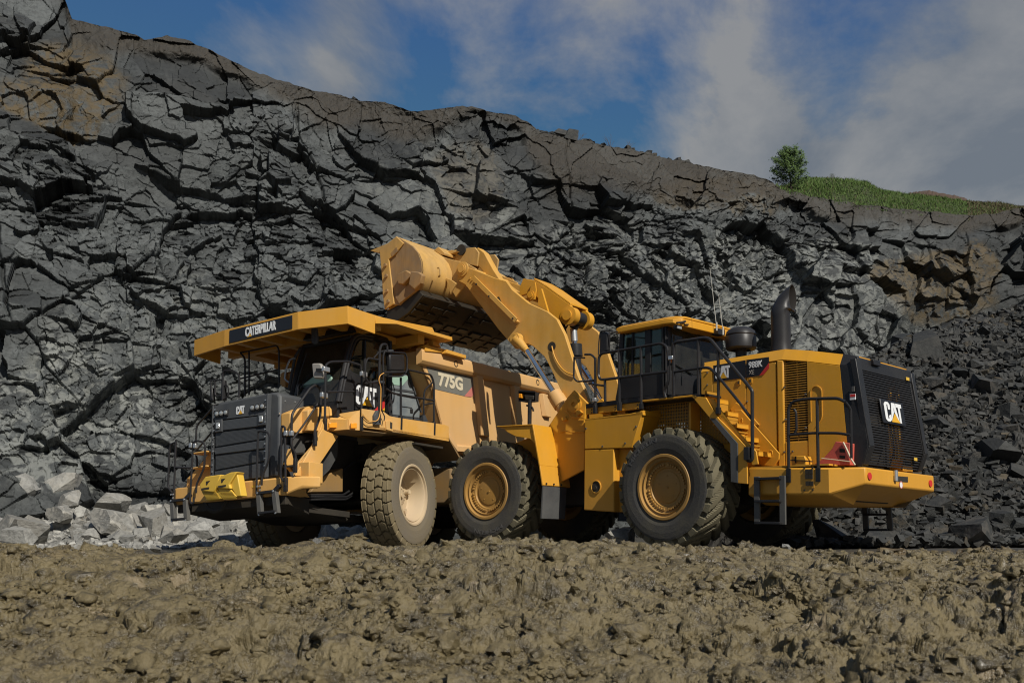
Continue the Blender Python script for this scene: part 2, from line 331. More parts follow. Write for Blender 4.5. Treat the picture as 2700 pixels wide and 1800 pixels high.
# ================================================================== HAUL TRUCK
def build_truck():
    T=TF.at
    tr=thing('haul_truck','yellow rigid mining dump truck with long canopy, parked under the raised loader bucket','haul truck',MT)
    V=Vector
    # ---- wheels
    wheel(tr,None,(0,1.60,1.04),1,1.10,.66,.60,TYT,'T',R_(10.57))
    wheel(tr,None,(0,-1.60,1.04),-1,1.10,.66,.60,TYT,'T',R_(10.57))
    for y,s in((1.72,1),(.98,1),(-.98,-1),(-1.72,-1)): wheel(tr,None,(-4.2,y,1.04),s,1.10,.66,.60,TYT,'T')
    # ---- chassis and running gear
    m=MB()
    for s in(1,-1): m.box(-6.6,2.5,s*.42-.14,s*.42+.14,1.05,1.62)
    m.cyl((0,-1.35,1.0),(0,1.35,1.0),.17); m.cyl((-4.2,-1.6,1.04),(-4.2,1.6,1.04),.32); m.cone((-4.2,-.5,1.04),(-4.2,.5,1.04),.45,.45,20)
    m.box(.35,2.3,-.75,.8,1.15,2.2); m.box(-1.2,.5,-.6,.6,1.2,2.0); m.box(-6.4,-6.1,-1,1,1.1,1.7)
    for s in(1,-1): m.cyl((.05,s*1.0,1.0),(.1,s*.86,2.15),.14); m.cyl((.05,s*1.0,1.0),(.1,s*.98,1.35),.20)
    m.cyl((.35,-1.2,.95),(.35,1.2,.95),.06); m.box(-.5,.5,.75,1.25,1.75,2.1)
    m.build('chassis',M_dk,tr,.02)
    m=MB(); m.box(-3.2,-1.6,1.05,1.75,.95,1.75); m.build('fuel_tank',M_shadeT,tr,.06)
    m=MB(); m.box(-2.9,-1.7,-1.75,-1.05,.95,1.75); m.build('hydraulic_tank',M_yelT,tr,.06)
    m=MB(); m.prism([(3.0,-1.2,1.0),(3.0,1.2,1.0),(3.0,1.2,.92),(3.0,-1.2,.92)],[(1.0,-.95,.62),(1.0,.95,.62),(1.0,.95,.54),(1.0,-.95,.54)])
    m.bar(T(2,1180,985,'y',1.0),T(2,1950,1085,'y',1.0),.10,.12); m.box(.2,1.0,-.9,.9,.54,.66); m.build('skid_plate',M_dk,tr,.01)
    # box beside the front wheel arch
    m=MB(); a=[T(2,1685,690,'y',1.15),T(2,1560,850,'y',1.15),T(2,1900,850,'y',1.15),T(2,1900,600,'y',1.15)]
    m.exty(a,.7); m.build('side_frame_box',M_shadeT,tr,.02)
    m=MB()
    for k,(x0,x1,y0,y1) in enumerate(((1350,2000,880,900),(1400,1990,905,935),(1500,1960,860,880))):
        m.tube([T(2,x0,y1,'y',1.2),T(2,(x0+x1)/2,y0+18,'y',1.2),T(2,x1-60,y0+20,'y',1.1),T(2,x1,y0-20,'y',1.0)],.022)
    m.tube([T(2,2090,470,'y',1.0),T(2,1960,580,'y',1.0),T(2,1880,640,'y',1.0)],.03); m.build('hydraulic_hose',M_blk,tr)
    # ---- bumper
    zt,zb=1.25,.92; zc=1.05
    e1=T(2,1480,690,'y',1.72); e2=T(2,1675,705,'y',1.95); xs=e2.x
    top=[(3.06,-1.50),(3.06,1.42),(e1.x,1.72),(xs,1.95),(xs-.05,1.3),(2.6,1.2),(2.6,-1.2),(2.3,-1.75),(2.75,-1.7)]
    m=MB(); zt=T(2,1310,690,'x',3.06).z; zb=T(2,1310,880,'x',3.06).z; zc=T(2,1480,795,'y',1.72).z
    m.prism([(3.06,-1.5,zt),(3.06,1.42,zt),(2.5,1.42,zt),(2.5,-1.5,zt)],[(3.06,-1.5,zb),(3.06,1.42,zb),(2.5,1.42,zb),(2.5,-1.5,zb)])
    for s in(1,-1):
        A=[(3.06,1.423*s,zt),(e1.x,1.72*s,zt),(xs,1.95*s,zt),(xs-.1,1.1*s,zt),(2.5,1.423*s,zt)]
        zz=[zb,zc,zc-.02,zc-.02,zb]; m.prism(A,[(p[0],p[1],q) for p,q in zip(A,zz)])
    m.build('bumper',M_yelT,tr,.03)
    m=MB(); m.box(2.95,3.02,-1.45,1.4,zb-.16,zb-.003); m.prism([(2.95,-1.4,zb),(2.95,1.4,zb),(2.2,1.2,zb),(2.2,-1.2,zb)],[(2.95,-1.4,zb-.15),(2.95,1.4,zb-.15),(2.2,1.2,zb-.3),(2.2,-1.2,zb-.3)]); m.build('lower_bumper_plate',M_dk,tr,.01)
    m=MB(); c=T(2,590,1000,'x',3.0); m.tube([c+V((0,.30,.12)),c+V((0,.22,-.03)),c+V((0,0,-.1)),c+V((0,-.22,-.03)),c+V((0,-.3,.12))],.05,8,.1); m.build('tow_hook',M_dk,tr)
    m=MB(); c=T(2,1612,640,'y',1.75); m.box(c.x-.2,c.x+.16,1.5,1.75,c.z-.2,c.z+.17); m.build('step_box',M_yelT,tr,.01)
    # ---- radiator housing and grille
    xg=2.9; y0,y1=-.64,.86; zt=T(1,1170,985,'x',xg).z; ztl=T(1,600,1095,'x',xg).z; zb=1.26
    m=MB(); ys=1.06
    prof=[(y0,zb),(y0,ztl-.06),(y0+.08,ztl),(y1,zt),(ys-.06,zt-.02),(ys,zt-.10),(ys,zb)]
    m.prism([(xg-.05,y,z) for y,z in prof],[(2.2,y,z) for y,z in prof]); m.build('radiator_housing',M_grey,tr,.05)
    def G(x,y,v=xg): return T(1,x,y,'x',v)
    def strip(name,za,zb_,mat,d=.0,par=None,x0=585,x1=1135):
        # za,zb : (left y, right y) zoom rows on the grille plane
        q=[G(x0,za[0]),G(x1,za[1]),G(x1,zb_[1]),G(x0,zb_[0])]; mm=MB(); mm.ext([p+V((d,0,0)) for p in q],(-.08,0,0)); return mm.build(name,mat,par or tr,.008)
    hood=strip('grille_header',(1140,1020),(1290,1225),M_grey,.05)
    gr=None
    rows=[((1300,1235),(1400,1340)),((1415,1360),(1560,1470)),((1575,1490),(1640,1575)),((1655,1590),(1800,1700)),((1815,1720),(1935,1870))]
    for k,(a,b) in enumerate(rows):
        o=strip('grille_mesh',a,b,M_mesh,.03 if k%2 else .045,x0=592,x1=1118)
        if k<4: strip('grille_bar',(b[0]-2,b[1]-2),(b[0]+14,b[1]+14),M_blk,.015,o,590,1118)
    m=MB()
    for x in (575,1140):
        a=G(x-6,1140 if x<600 else 1010);b=G(x+6,1140 if x<600 else 1010);c=G(x+(-16 if x<600 else -26),1940 if x<600 else 1880);d=G(x-(28 if x<600 else 38),1940 if x<600 else 1880)
        m.ext([V(p)+V((.055,0,0)) for p in (a,b,c,d)],(-.1,0,0))
    fr=m.build('grille_frame',M_grey,tr,.006); m=MB()
    for k in range(11):
        t=k/10
        for xa,xb,ya,yb in((602,572,1180,1890),(1125,1112,1080,1830)):
            p=G(xa+(xb-xa)*t,ya+(yb-ya)*t)+V((.06,0,0)); m.cyl(p,p+V((.015,0,0)),.014,6)
    m.build('bolt_row',M_silv,fr)
    for cx_,cy_ in((629,1224),(674,1218),(720,1210),(995,1162),(1047,1155),(1098,1147)):
        p=G(cx_,cy_)+V((.052,0,0)); m=MB(); m.box(p.x,p.x+.03,p.y-.048,p.y+.048,p.z-.06,p.z+.06); h=m.build('headlight',M_blk,tr,.005)
        m=MB(); m.lathe(p+V((.0,0,0)),(1,0,0),[(.031,.045),(.045,.042),(.052,.02),(.053,0)],14); m.build('lens',M_lens,h)
    for cx_,cy_ in((637,1345),(1082,1275)):
        p=G(cx_,cy_)+V((.05,0,0)); m=MB(); m.box(p.x-.05,p.x+.02,p.y-.10,p.y+.10,p.z-.12,p.z+.12); h=m.build('headlight',M_grey,tr,.01)
        m=MB(); m.box(p.x+.021,p.x+.04,p.y-.045,p.y+.045,p.z-.06,p.z+.06); m.build('lens',M_lens,h,.01)
    cat_logo(G(812,1230)+V((.052,0,0)),(0,1,.0),(0,0,1),(G(903,1215)-G(812,1230)).length,(G(812,1150)-G(812,1232)).length,hood,None,.004)
    # side of hood bolts
    m=MB()
    for q in((1300,1087),(1402,1096),(1296,1250),(1240,1215)):
        p=T(1,*q,'y',ys); m.cyl(p,p+V((0,.012,0)),.016,8)
    m.build('bolt_row',M_silv,tr)
    # ---- yellow boxes behind radiator, left
    m=MB(); a=[T(1,*q,'y',1.30) for q in((1352,1205),(1457,1162),(1595,1130),(1600,1395),(1460,1420),(1352,1400))]; m.exty(a,1.07); m.build('battery_box',M_yelT,tr,.015)
    m=MB(); a=[T(1,*q,'y',1.45) for q in((1537,1180),(1700,1140),(1755,1140),(1765,1400),(1700,1400),(1535,1390))]; m.exty(a,1.1); m.build('front_frame_panel',M_yelT,tr,.015)
    # ---- diagonal stair stringers
    m=MB(); a=[T(2,*q,'y',1.55) for q in((1405,680),(1500,690),(1640,590),(1855,270),(1720,215),(1690,195))]; m.exty(a,1.50)
    b=[T(2,*q,'y',1.50) for q in((1405,682),(1720,200),(1690,120),(1625,330),(1430,560))]
    m.exty(b,1.44); st=m.build('stair_stringer',M_yelT,tr,.01)
    m=MB(); a=[T(2,*q,'y',1.28) for q in((1315,560),(1360,400),(1400,560),(1380,640))]; m.exty(a,1.2); m.build('stair_bracket',M_yelT,tr,.006)
    m=MB()
    for k in range(5):
        x=2.75-.24*k; z=1.42+.25*k; m.box(x-.12,x+.10,1.10,1.44,z,z+.035)
    m.build('stair_tread',M_dk,tr)
    m=MB(); a=[T(2,*q,'y',1.35) for q in((1640,590),(1850,280),(1840,480),(1760,620),(1672,705))]; m.exty(a,1.3); m.build('mud_flap',M_rub,tr)
    m=MB(); a=[T(2,*q,'y',1.2) for q in((1400,260),(1555,280),(1555,330),(1430,560),(1370,400))]; m.exty(a,1.15); m.build('stair_guard',M_rub,tr)
    # far stair
    m=MB(); a=[T(2,*q,'x',2.75) for q in((280,800),(285,710),(345,650),(555,400),(560,640),(420,790))]; m.extx(a,2.70)
    for y_ in(450,600): 
        p,q=T(2,400,y_+10,'x',2.8),T(2,555,y_-15,'x',2.8); m.bar(p,q,.3,.03)
    m.build('stair_stringer',M_yelT,tr,.01)
    # ---- deck
    Z=2.31; 
    A=T(1,2070,1180,'y',2.0); A2=T(1,2070,1390,'y',2.0); B_=T(1,1760,1280,'y',1.45); B2=T(1,1735,1400,'y',1.45); C_=T(1,1955,1280,'y',1.9);C2=T(1,1950,1380,'y',1.9)
    dk=MB(); zt=2.28
    xr=T(4,1110,300,'y',2.0).x; xm=T(3,440,1385,'y',2.0)
    dk.prism([(A.x,2.0,zt),(B_.x,1.45,zt),(B_.x,.95,zt),(xr,.95,zt),(xr,2.0,zt)],[(A.x,2.0,zt-.04),(B_.x,1.45,zt-.04),(B_.x,.95,zt-.04),(xr,.95,zt-.04),(xr,2.0,zt-.04)])
    dk.build('deck_plate',M_yelT,tr)
    m=MB(); m.plate([B_,C_,C2,B2],.03); m.plate([C_,A,A2,C2],.03)
    m.plate([T(1,1755,1140,'y',1.42),T(1,1830,1240,'y',1.47),C_,B_],.02); m.plate([T(1,1830,1225,'y',1.47),T(1,2070,1185,'y',1.98),C_],.02)
    fp=m.build('light_panel',M_yelT,tr,.004)
    for q0,q1,y_ in(((1758,1318),(1837,1368),1.55),((1982,1320),(2044,1375),1.93)):
        a,b,c,d=T(1,q0[0],q0[1],'y',y_),T(1,q1[0],q0[1],'y',y_+.06),T(1,q1[0],q1[1],'y',y_+.06),T(1,q0[0],q1[1],'y',y_)
        m=MB(); m.plate([p+V((.06,.04,0)) for p in(a,b,c,d)],.05); m.build('turn_signal',M_amb,fp,.008)
    m=MB(); q=[(3,218,1165),(3,440,1195),(3,520,1245),(3,590,1262),(4,1075,155),(4,1125,165),(4,1220,390),(4,1215,500),(4,1110,300),(3,540,1405),(3,440,1385),(3,218,1355)]
    q=[(3,218,1165),(3,440,1195),(3,500,1240),(3,590,1258),(3,1070,1330),(3,1112,1345),(3,1112,1480),(3,540,1405),(3,440,1385),(3,218,1358)]
    m.exty([T(*p,'y',2.0) for p in q],1.96); dp=m.build('deck_fascia',M_yelT,tr,.005)
    m=MB(); a=[T(3,*p,'y',2.03) for p in((462,1290),(505,1285),(538,1300),(535,1400),(468,1380))]; m.exty(a,1.9); m.build('side_marker_housing',M_yelT,dp,.006)
    m=MB(); a=[T(3,*p,'y',2.035) for p in((505,1300),(528,1310),(526,1375),(505,1365))]; m.exty(a,2.02); m.build('side_marker_lens',M_dk,dp)
    # underside + mudguard
    m=MB(); q1=[(4,540,232),(4,1110,305),(4,1228,520),(4,1205,520),(4,1085,330),(4,900,300)]
    a=[T(*p,'y',2.0) for p in((4,530,232),(4,1112,303),(4,1230,518))]; 
    for (p,r) in zip(a[:-1],a[1:]): m.prism([p,r,r+V((-.03,0,.04)),p+V((0,0,.04))],[V((p.x,1.2,p.z)),V((r.x,1.2,r.z)),V((r.x-.03,1.2,r.z+.04)),V((p.x,1.2,p.z+.04))])
    m.build('mudguard',M_shadeT,tr,.005)
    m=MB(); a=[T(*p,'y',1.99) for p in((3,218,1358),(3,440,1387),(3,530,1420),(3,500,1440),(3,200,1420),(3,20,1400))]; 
    m.prism([A2,C2,B2,T(2,1850,260,'y',1.5),T(2,2300,270,'y',1.9),T(4,470,245,'y',1.98)],[p+V((0,-.1,.05)) for p in(A2,C2,B2,T(2,1850,260,'y',1.5),T(2,2300,270,'y',1.9),T(4,470,245,'y',1.98))]); m.build('deck_underside',M_shadeT,tr)
    # right deck (mirror) 
    m=MB(); m.box(xr,1.6,-2.0,-.95,2.24,2.28); m.box(xr,1.6,-2.0,-1.96,2.05,2.30); m.box(1.58,1.6,-2.0,-.95,2.0,2.3); m.build('deck_plate',M_yelT,tr,.01)
    m=MB(); m.box(.3,2.2,-.75,.75,2.0,2.75); m.build('hood',M_grey,tr,.05)
    m=MB(); m.prism([(0,2.0,2.1),(0,1.2,2.1),(-.95,1.2,2.1),(-.95,2.0,2.1)],[(0,2.0,2.06),(0,1.2,2.06),(-.95,1.2,2.06),(-.95,2.0,2.06)]); m.build('mudguard_liner',M_dk,tr)
    # ---- cab
    yc=1.60; def_=lambda *q:T(*q,'y',yc)
    P0=T('b',1180,1540,'y',yc); P1=T('b',1400,480,'y',yc); P2=T('b',1480,230,'y',yc); P3=T('b',1880,200,'y',yc)   # windscreen pillar line
    yr=T(1,1340,980,'x',P0.x).y
    F0=V((P0.x,yr,P0.z)); F1=V((P1.x,yr,P1.z))
    zf=2.30; xb=T(3,470,1000,'y',yc).x-.1
    body=MB()
    sill=[(3,-100,1190),(3,85,780),(3,135,800),(3,380,930),(3,455,935),(3,460,1215),(3,218,1165),(3,60,1220)]
    side=[T('b',*q,'y',yc) for q in((1180,1568),(1290,985),(1420,850),(1480,930),(2010,1170),(2200,1230))]+[T(3,452,1190,'y',yc),T(3,330,1190,'y',yc),T(3,210,1165,'y',yc),T(3,20,1225,'y',yc)]
    body.exty(side,yc-.05)
    # front lower panel, rear wall, roof, far side
    body.box(P0.x-.06,P0.x,yr,yc,zf,P0.z+.02); body.box(xb,xb+.05,yr,yc,zf,P2.z-.1)
    body.prism([V((P2.x+.05,yc+.02,P3.z-.02)),V((P2.x+.05,yr,P3.z-.02)),V((xb,yr,P3.z-.05)),V((xb,yc+.02,P3.z-.05))],[V((P2.x-.0,yc-.05,P3.z+.10)),V((P2.x-.0,yr+.05,P3.z+.10)),V((xb,yr+.05,P3.z+.08)),V((xb,yc-.05,P3.z+.08))])
    body.box(xb,P0.x,yr,yr+.05,zf,P0.z); body.box(xb,P0.x,yr,yc,zf,zf+.04)
    cab=body.build('cab_shell',M_blk,tr,.01)
    m=MB(); 
    for d,r in((0,.045),(.11,.04)):
        m.tube([def_('b',1180+d*520,1560),def_('b',1290+d*520,980),def_('b',1400+d*560,470),def_('b',1490+d*560,235+d*300),def_('b',1620+d*420,175+d*500),def_('b',1890,215+d*600)],r,10,.25)
    m.tube([V((p.x,yr,p.z)) for p in(P0,P1,P2)],.05,8,.1); m.tube([V((P2.x,yr,P2.z)),V((P2.x+.02,yc,P2.z))],.05)
    m.tube([def_('b',1740,300),def_('b',1735,960)],.028); m.tube([V((xb,yc,zf)),V((xb,yc,P3.z))],.05); m.tube([V((xb,yr,zf)),V((xb,yr,P3.z))],.05)
    m.build('cab_pillar',M_rail,tr)
    m=MB(); m.plate([F0+V((.0,0,0)),P0,P1,P2,V((P2.x,yr,P2.z)),F1],.012); m.build('windscreen',M_glass,tr)
    m=MB(); a=[T('b',*q,'y',yc-.02) for q in((1430,880),(1560,420),(1640,290),(2050,330),(2200,420),(2200,1220),(2000,1160),(1480,925))]; m.exty(a,yc-.03); m.build('door_window',M_glass,tr)
    m=MB(); m.exty([T(3,*q,'y',yc) for q in((100,820),(135,825),(140,890),(105,890))],yc+.02); m.build('door_handle',M_rail,tr,.004)
    o=T(3,138,1100,'y',yc); o2=T(3,365,1118,'y',yc); up=T(3,140,910,'y',yc)
    cat_logo(o+V((0,0,-.02)),(-1,0,0),(0,0,1),abs(o2.x-o.x)*1.0,up.z-o.z+.02,cab,None,.006)
    m=MB(); m.exty([T(3,*q,'y',yc+.008) for q in((335,1188),(448,1068),(448,1150),(412,1192))],yc+.003); m.build('red_stripe',M_red,cab)
    m=MB(); m.exty([T(3,*q,'y',yc+.008) for q in((412,1192),(448,1152),(448,1190))],yc+.003); m.build('yellow_stripe',M_tri,cab)
    # interior
    x_=P0.x; 
    m=MB(); m.box(x_-1.15,x_-.7,.85,1.35,zf+.25,zf+.45); m.box(x_-1.22,x_-1.08,.87,1.33,zf+.4,zf+1.05); m.box(x_-1.2,x_-1.1,.97,1.23,zf+1.08,zf+1.28); m.build('seat',M_seat,tr,.05)
    m=MB(); q=[T('b',*p,'x',x_-.12) for p in((420,1330),(460,1190),(680,1020),(1000,985),(1075,1070),(1010,1290),(820,1350),(780,1560),(720,1530),(640,1330))]; m.ext(q,(-.12,0,0)); m.build('dashboard',M_teal,tr,.03)
    m=MB(); m.lathe((x_-.45,1.1,zf+.75),(.6,0,.8),[(0,.22),(.02,.235),(.04,.22),(.02,.205),(0,.22)],24); m.cyl((x_-.45,1.1,zf+.75),(x_-.3,1.1,zf+.4),.03); m.build('steering_wheel',M_blk,tr)
    m=MB(); RG(m,TF,[('b',170,1330),('b',300,620),('b',420,450)],'x',x_+.03,.03); m.build('windscreen_post',M_rail,tr)
    m=MB(); m.tube([T('b',*q,'x',x_+.03) for q in((350,1430),(355,1130),(430,880),(540,560))],.012,6); m.build('wiper',M_blk,tr)
    m=MB(); m.tube([T('b',*q,'x',x_+.05) for q in((180,1160),(80,1100),(110,900),(190,680),(300,660))],.02); m.build('grab_handle',M_silvd,tr)
    # ---- grey equipment panel right of the cab
    m=MB(); q=[(590,500),(590,1290),(1440,1400),(1450,1180),(1290,740),(1140,330),(1100,250)]
    m.exty([T('c',*p,'y',1.5) for p in q],1.2); ep=m.build('rear_cab_panel',M_blue,tr,.02)
    m=MB(); m.exty([T('c',*p,'y',1.515) for p in((600,590),(1310,690),(1320,745),(600,640))],1.5); m.exty([T('c',*p,'y',1.515) for p in((600,1290),(1450,1400),(1440,1460),(600,1350))],1.5); m.bar(T('c',1120,150,'y',1.51),T('c',1460,1240,'y',1.51),.03,.05,(0,1,0)); m.build('panel_trim',M_grey,ep)
    m=MB(); m.exty([T('c',*p,'y',1.51) for p in((610,310),(620,520),(990,550),(1140,380),(1120,300))],1.49); m.build('small_window',M_teal,ep)
    m=MB(); m.exty([T('c',*p,'y',1.512) for p in((1195,1150),(1265,1150),(1265,1265),(1200,1255))],1.49); m.exty([T('c',*p,'y',1.512) for p in((980,1080),(1240,1115),(1240,1128),(980,1092))],1.49); m.build('latch',M_blk,ep)
    # ---- canopy
    zc=4.4; q=[(445,475),(680,350),(1435,165),(1950,103)]
    K=[T(1,*p,'z',zc) for p in q]; K[0].x=K[3].x-.05
    xr=-1.25; th=.34
    zb_=lambda p:V((p.x,p.y,zc-th))
    xe=T(3,350,205,'y',2.21).x
    m=MB()
    for a,b in zip(K[:-1],K[1:]): m.prism([a,b,b+V((-.05,0,0)),a+V((-.05,0,0))],[zb_(a),zb_(b),zb_(b)+V((-.05,0,0)),zb_(a)+V((-.05,0,0))])
    e=V((xe,2.21,zc-.02)); f=V((xe-.0,-2.1,zc-.02))
    for a,b,s in((K[3],e,-1),(K[0],f,1)): m.prism([a,b,b+V((0,.04*s,0)),a+V((0,.04*s,0))],[zb_(a),V((b.x,b.y,b.z-.36)),V((b.x,b.y+.04*s,b.z-.36)),zb_(a)+V((0,.04*s,0))])
    cf=m.build('canopy_fascia',M_canopy,tr,.006)
    # roof sheet, slightly below the fascia top
    m=MB(); rs=[K[0],K[1],K[2],K[3],e,V((xr,2.05,4.50)),V((xr,-2.05,4.50)),f]; m.prism([p+V((-.03,0,-.015)) for p in rs],[p+V((-.03,0,-.055)) for p in rs])
    m.build('canopy_roof',M_canopy,tr)
    m=MB()   # ribs under the roof
    for y in(-1.55,-.95,-.35,.25,.85,1.45):
        m.box(-1.2,2.15,y-.07,y+.07,4.19,4.34)
    m.box(1.2,1.36,-2.0,2.1,4.16,4.33); m.box(-.2,0,-2.0,2.1,4.16,4.33); m.build('canopy_rib',M_canopy,tr)
    m=MB()   # side rails of the canopy
    rl=[T(3,*p,'y',2.21) for p in((350,207),(350,283),(575,290),(1145,460),(1145,425),(955,355),(575,252))]
    rl=[T(3,*p,'y',2.30) for p in((575,254),(575,291),(1145,461),(1147,425),(960,372))]
    m.exty(rl,2.0); m.prism([T(3,350,205,'y',2.22),T(3,577,254,'y',2.30),T(3,577,291,'y',2.30),T(3,355,285,'y',2.22)],[T(3,350,205,'y',2.22)+V((0,-.12,0)),T(3,577,254,'y',2.30)+V((0,-.1,0)),T(3,577,291,'y',2.3)+V((0,-.1,0)),T(3,355,285,'y',2.22)+V((0,-.12,0))])
    m.exty([T(3,*p,'y',2.28) for p in((575,254),(940,325),(955,355),(960,375))],2.0)
    m.exty([V((p.x,-2.28,p.z)) for p in rl],-2.0); m.build('canopy_side_rail',M_canopy,tr,.006)
    m=MB(); m.exty([T(3,*p,'y',2.05) for p in((865,505),(1100,555),(1290,612),(1290,648),(1085,590),(870,570))],1.85)
    m.exty([T(3,*p,'y',2.16) for p in((1095,556),(1290,612),(1290,647),(1085,588))],1.9); m.build('rear_canopy_wing',M_canopy,tr,.006)
    m=MB(); m.exty([T(3,*p,'y',2.0) for p in((940,425),(990,435),(1028,532),(950,515))],1.9)
    m.build('canopy_bracket',M_canopy,tr,.005)
    # logo panel
    ld=(K[2]-K[1]); ldn=ld.normalized()
    nn=V((ldn.y,-ldn.x,0)); 
    if nn.x<0: nn=-nn
    o=zb_(K[1])+ld*.07+V((0,0,.04))+nn*.004; m=MB(); pl=[o,o+ld*.86,o+ld*.86+V((0,0,th-.08)),o+V((0,0,th-.08))]; m.ext(pl,nn*.008); m.build('name_panel',M_dec,cf,.01)
    o=zb_(K[1])+ld*.30+V((0,0,.085))+nn*.013
    text('CATERPILLAR',o,ldn,(0,0,1),.19,ld.length*.42,M_wht,'name_letters',cf,None,.04)
    glyph([[(0,0),(.5,1),(1,0)]],o+ldn*.06+V((0,0,-.012)),ldn,(0,0,1),.13,.085,M_tri,'name_triangle',cf,None,.007)
    # ---- dump body
    ry=2.0; B=lambda n,x,y,v=ry:T(n,x,y,'y',v)
    fe=[B(3,840,560),B(3,862,690),B(3,970,960),B(3,1070,1335),B(3,1130,1480),B(4,1215,428)]
    xt=-7.0; zr=B(3,1090,620).z; ztail=B(3,2250,890).z
    botr=V((-5.6,ry,2.45)); tail=V((xt,ry,3.55))
    side=fe+[V((-2.4,ry,fe[-1].z+.05)),botr,tail,V((xt,ry,ztail)),V((fe[0].x-.35,ry,zr))]
    m=MB(); m.exty([V((p.x,1.90,p.z)) for p in side],1.85); m.exty([V((p.x,-1.90,p.z)) for p in side],-1.85)
    # floor, front wall
    def wall(a,b,t=.05): m.prism([V((a.x,1.9,a.z)),V((b.x,1.9,b.z)),V((b.x,-1.9,b.z)),V((a.x,-1.9,a.z))],[V((a.x,1.9,a.z+t)),V((b.x,1.9,b.z+t)),V((b.x,-1.9,b.z+t)),V((a.x,-1.9,a.z+t))])
    for a,b in zip(side[5:8],side[6:9]): wall(a,b)
    for a,b in zip(fe[:-1],fe[1:]): m.prism([V((a.x,1.9,a.z)),V((b.x,1.9,b.z)),V((b.x,-1.9,b.z)),V((a.x,-1.9,a.z))],[V((a.x-.06,1.9,a.z)),V((b.x-.06,1.9,b.z)),V((b.x-.06,-1.9,b.z)),V((a.x-.06,-1.9,a.z))])
    bd=m.build('dump_body',M_body,tr)
    m=MB(); a=[V((fe[0].x,1.95,fe[0].z)),V((-.85,1.95,4.33)),V((-1.3,1.95,4.42))]
    m.prism([V((fe[0].x-.02,1.9,fe[0].z)),V((-.6,1.9,4.3)),V((-.6,-1.9,4.3)),V((fe[0].x-.02,-1.9,fe[0].z))],[V((fe[0].x-.1,1.9,fe[0].z)),V((-.9,1.9,4.4)),V((-.9,-1.9,4.4)),V((fe[0].x-.1,-1.9,fe[0].z))])
    m.build('canopy_front_wall',M_canopy,tr)
    for s in(1,-1):
        m=MB(); r1=[V((x,s*y,z)) for x,y,z in((fe[0].x-.05,2.0,B(3,860,560).z),)]
        # rounded top rail, in image rows
        A=B(3,1090,620); Bq=V((xt,ry,ztail)); n=9
        ring=lambda x,zz:[V((x,s*(1.86+.0),zz)),V((x,s*1.96,zz+.0)),V((x,s*2.02,zz-.04)),V((x,s*2.03,zz-.12)),V((x,s*2.03,zz-.27)),V((x,s*1.98,zz-.33)),V((x,s*1.9,zz-.35)),V((x,s*1.86,zz-.35))]
        m.prism(ring(fe[1].x+.12,zr+.02),ring(xt,ztail)); rail=m.build('top_rail',M_body,bd,.01)
        m=MB()
        for x_,y_ in((1185,700),(2030,893)):
            p=B(3,x_,y_,2.03); m.lathe((p.x,s*2.015,p.z),(0,s,0),[(.0,.075),(.018,.075),(.022,.055),(-.0,.052),(-.0,0)],18)
        m.build('lifting_eye',M_dk,rail)
        # side stiffeners
        zb2=lambda x: fe[-1].z+.08 if x>-2.6 else fe[-1].z+.08+(-2.6-x)*.42
        for xa,xb_,w in((1435,1500,.12),(1815,1850,.12),(2105,2150,.12)):
            p=B(3,xa,780); q=B(3,xb_,1400); 
            m=MB(); zt_=zr-.22+.0; zb3=zb2(p.x)
            pr=[(-w-.07,1.902),(-w,2.0),(w,2.0),(w+.07,1.902)]
            m.prism([V((p.x+a_,s*b_,zt_)) for a_,b_ in pr],[V((q.x+a_-.0,s*b_,max(q.z-.1,zb3))) for a_,b_ in pr]); m.build('side_stiffener',M_body,bd,.012)
        m=MB(); w=.12
        for x in(-6.75,): m.prism([V((x+a_,s*b_,zr-.1)) for a_,b_ in((-w,1.902),(-w,2.0),(w,2.0),(w,1.902))],[V((x+a_,s*b_,3.5)) for a_,b_ in((-w,1.902),(-w,2.0),(w,2.0),(w,1.902))])
        m.build('side_stiffener',M_body,bd,.01)
        m=MB(); c=[V((p.x,s*1.903,p.z)) for p in side[4:8]]
        for a_,b_ in zip(c[:-1],c[1:]): m.prism([a_,b_,b_+V((0,0,.16)),a_+V((0,0,.16))],[V((p.x,s*1.97,p.z)) for p in(a_,b_,b_+V((0,0,.12)),a_+V((0,0,.12)))])
        m.build('lower_rail',M_body,bd,.01)
    # model panel
    yd=1.907; m=MB(); m.exty([B(3,*p,yd) for p in((868,700),(1370,806),(1392,905),(1278,1035),(968,962))],yd-.004); m.build('model_panel',M_decG,bd)
    m=MB(); m.exty([B(3,*p,yd+.002) for p in((1388,900),(1392,985),(1345,1045),(1272,1035))],yd-.003); m.build('faded_red_stripe',M_pink,bd)
    o=B(3,1003,930,yd); o2=B(3,1255,975,yd); up=B(3,1003,787,yd)
    text('775G',o,(-1,0,(o2.z-o.z)/abs(o2.x-o.x)*.5),(0.02,0,1),up.z-o.z,abs(o2.x-o.x),M_crm,'model_number',bd,None,.045,out=.004)
    # rear hoist cylinders
    for s in(1,-1):
        m=MB(); m.cyl((-1.3,s*.8,1.3),(-2.4,s*.8,2.3),.12); m.build('hoist_cylinder',M_yelT,tr)
    # ---- handrails and posts on the deck
    y=1.97; m=MB(); 
    RG(m,TF,[(3,615,1370),(3,615,845)],'y',y,.024); RG(m,TF,[(3,958,1430),(3,958,900),(3,930,815),(3,690,762)],'y',y,.022)
    RG(m,TF,[(3,470,960),(3,530,1005),(3,960,1082)],'y',y,.022); RG(m,TF,[(3,945,890),(3,858,975),(3,850,1120),(3,852,1230)],'y',y,.019); RG(m,TF,[(3,850,1125),(3,955,1105)],'y',y,.018)
    RG(m,TF,[(3,508,840),(3,500,1240)],'y',1.75,.016); m.build('deck_handrail',M_rail,tr)
    m=MB()
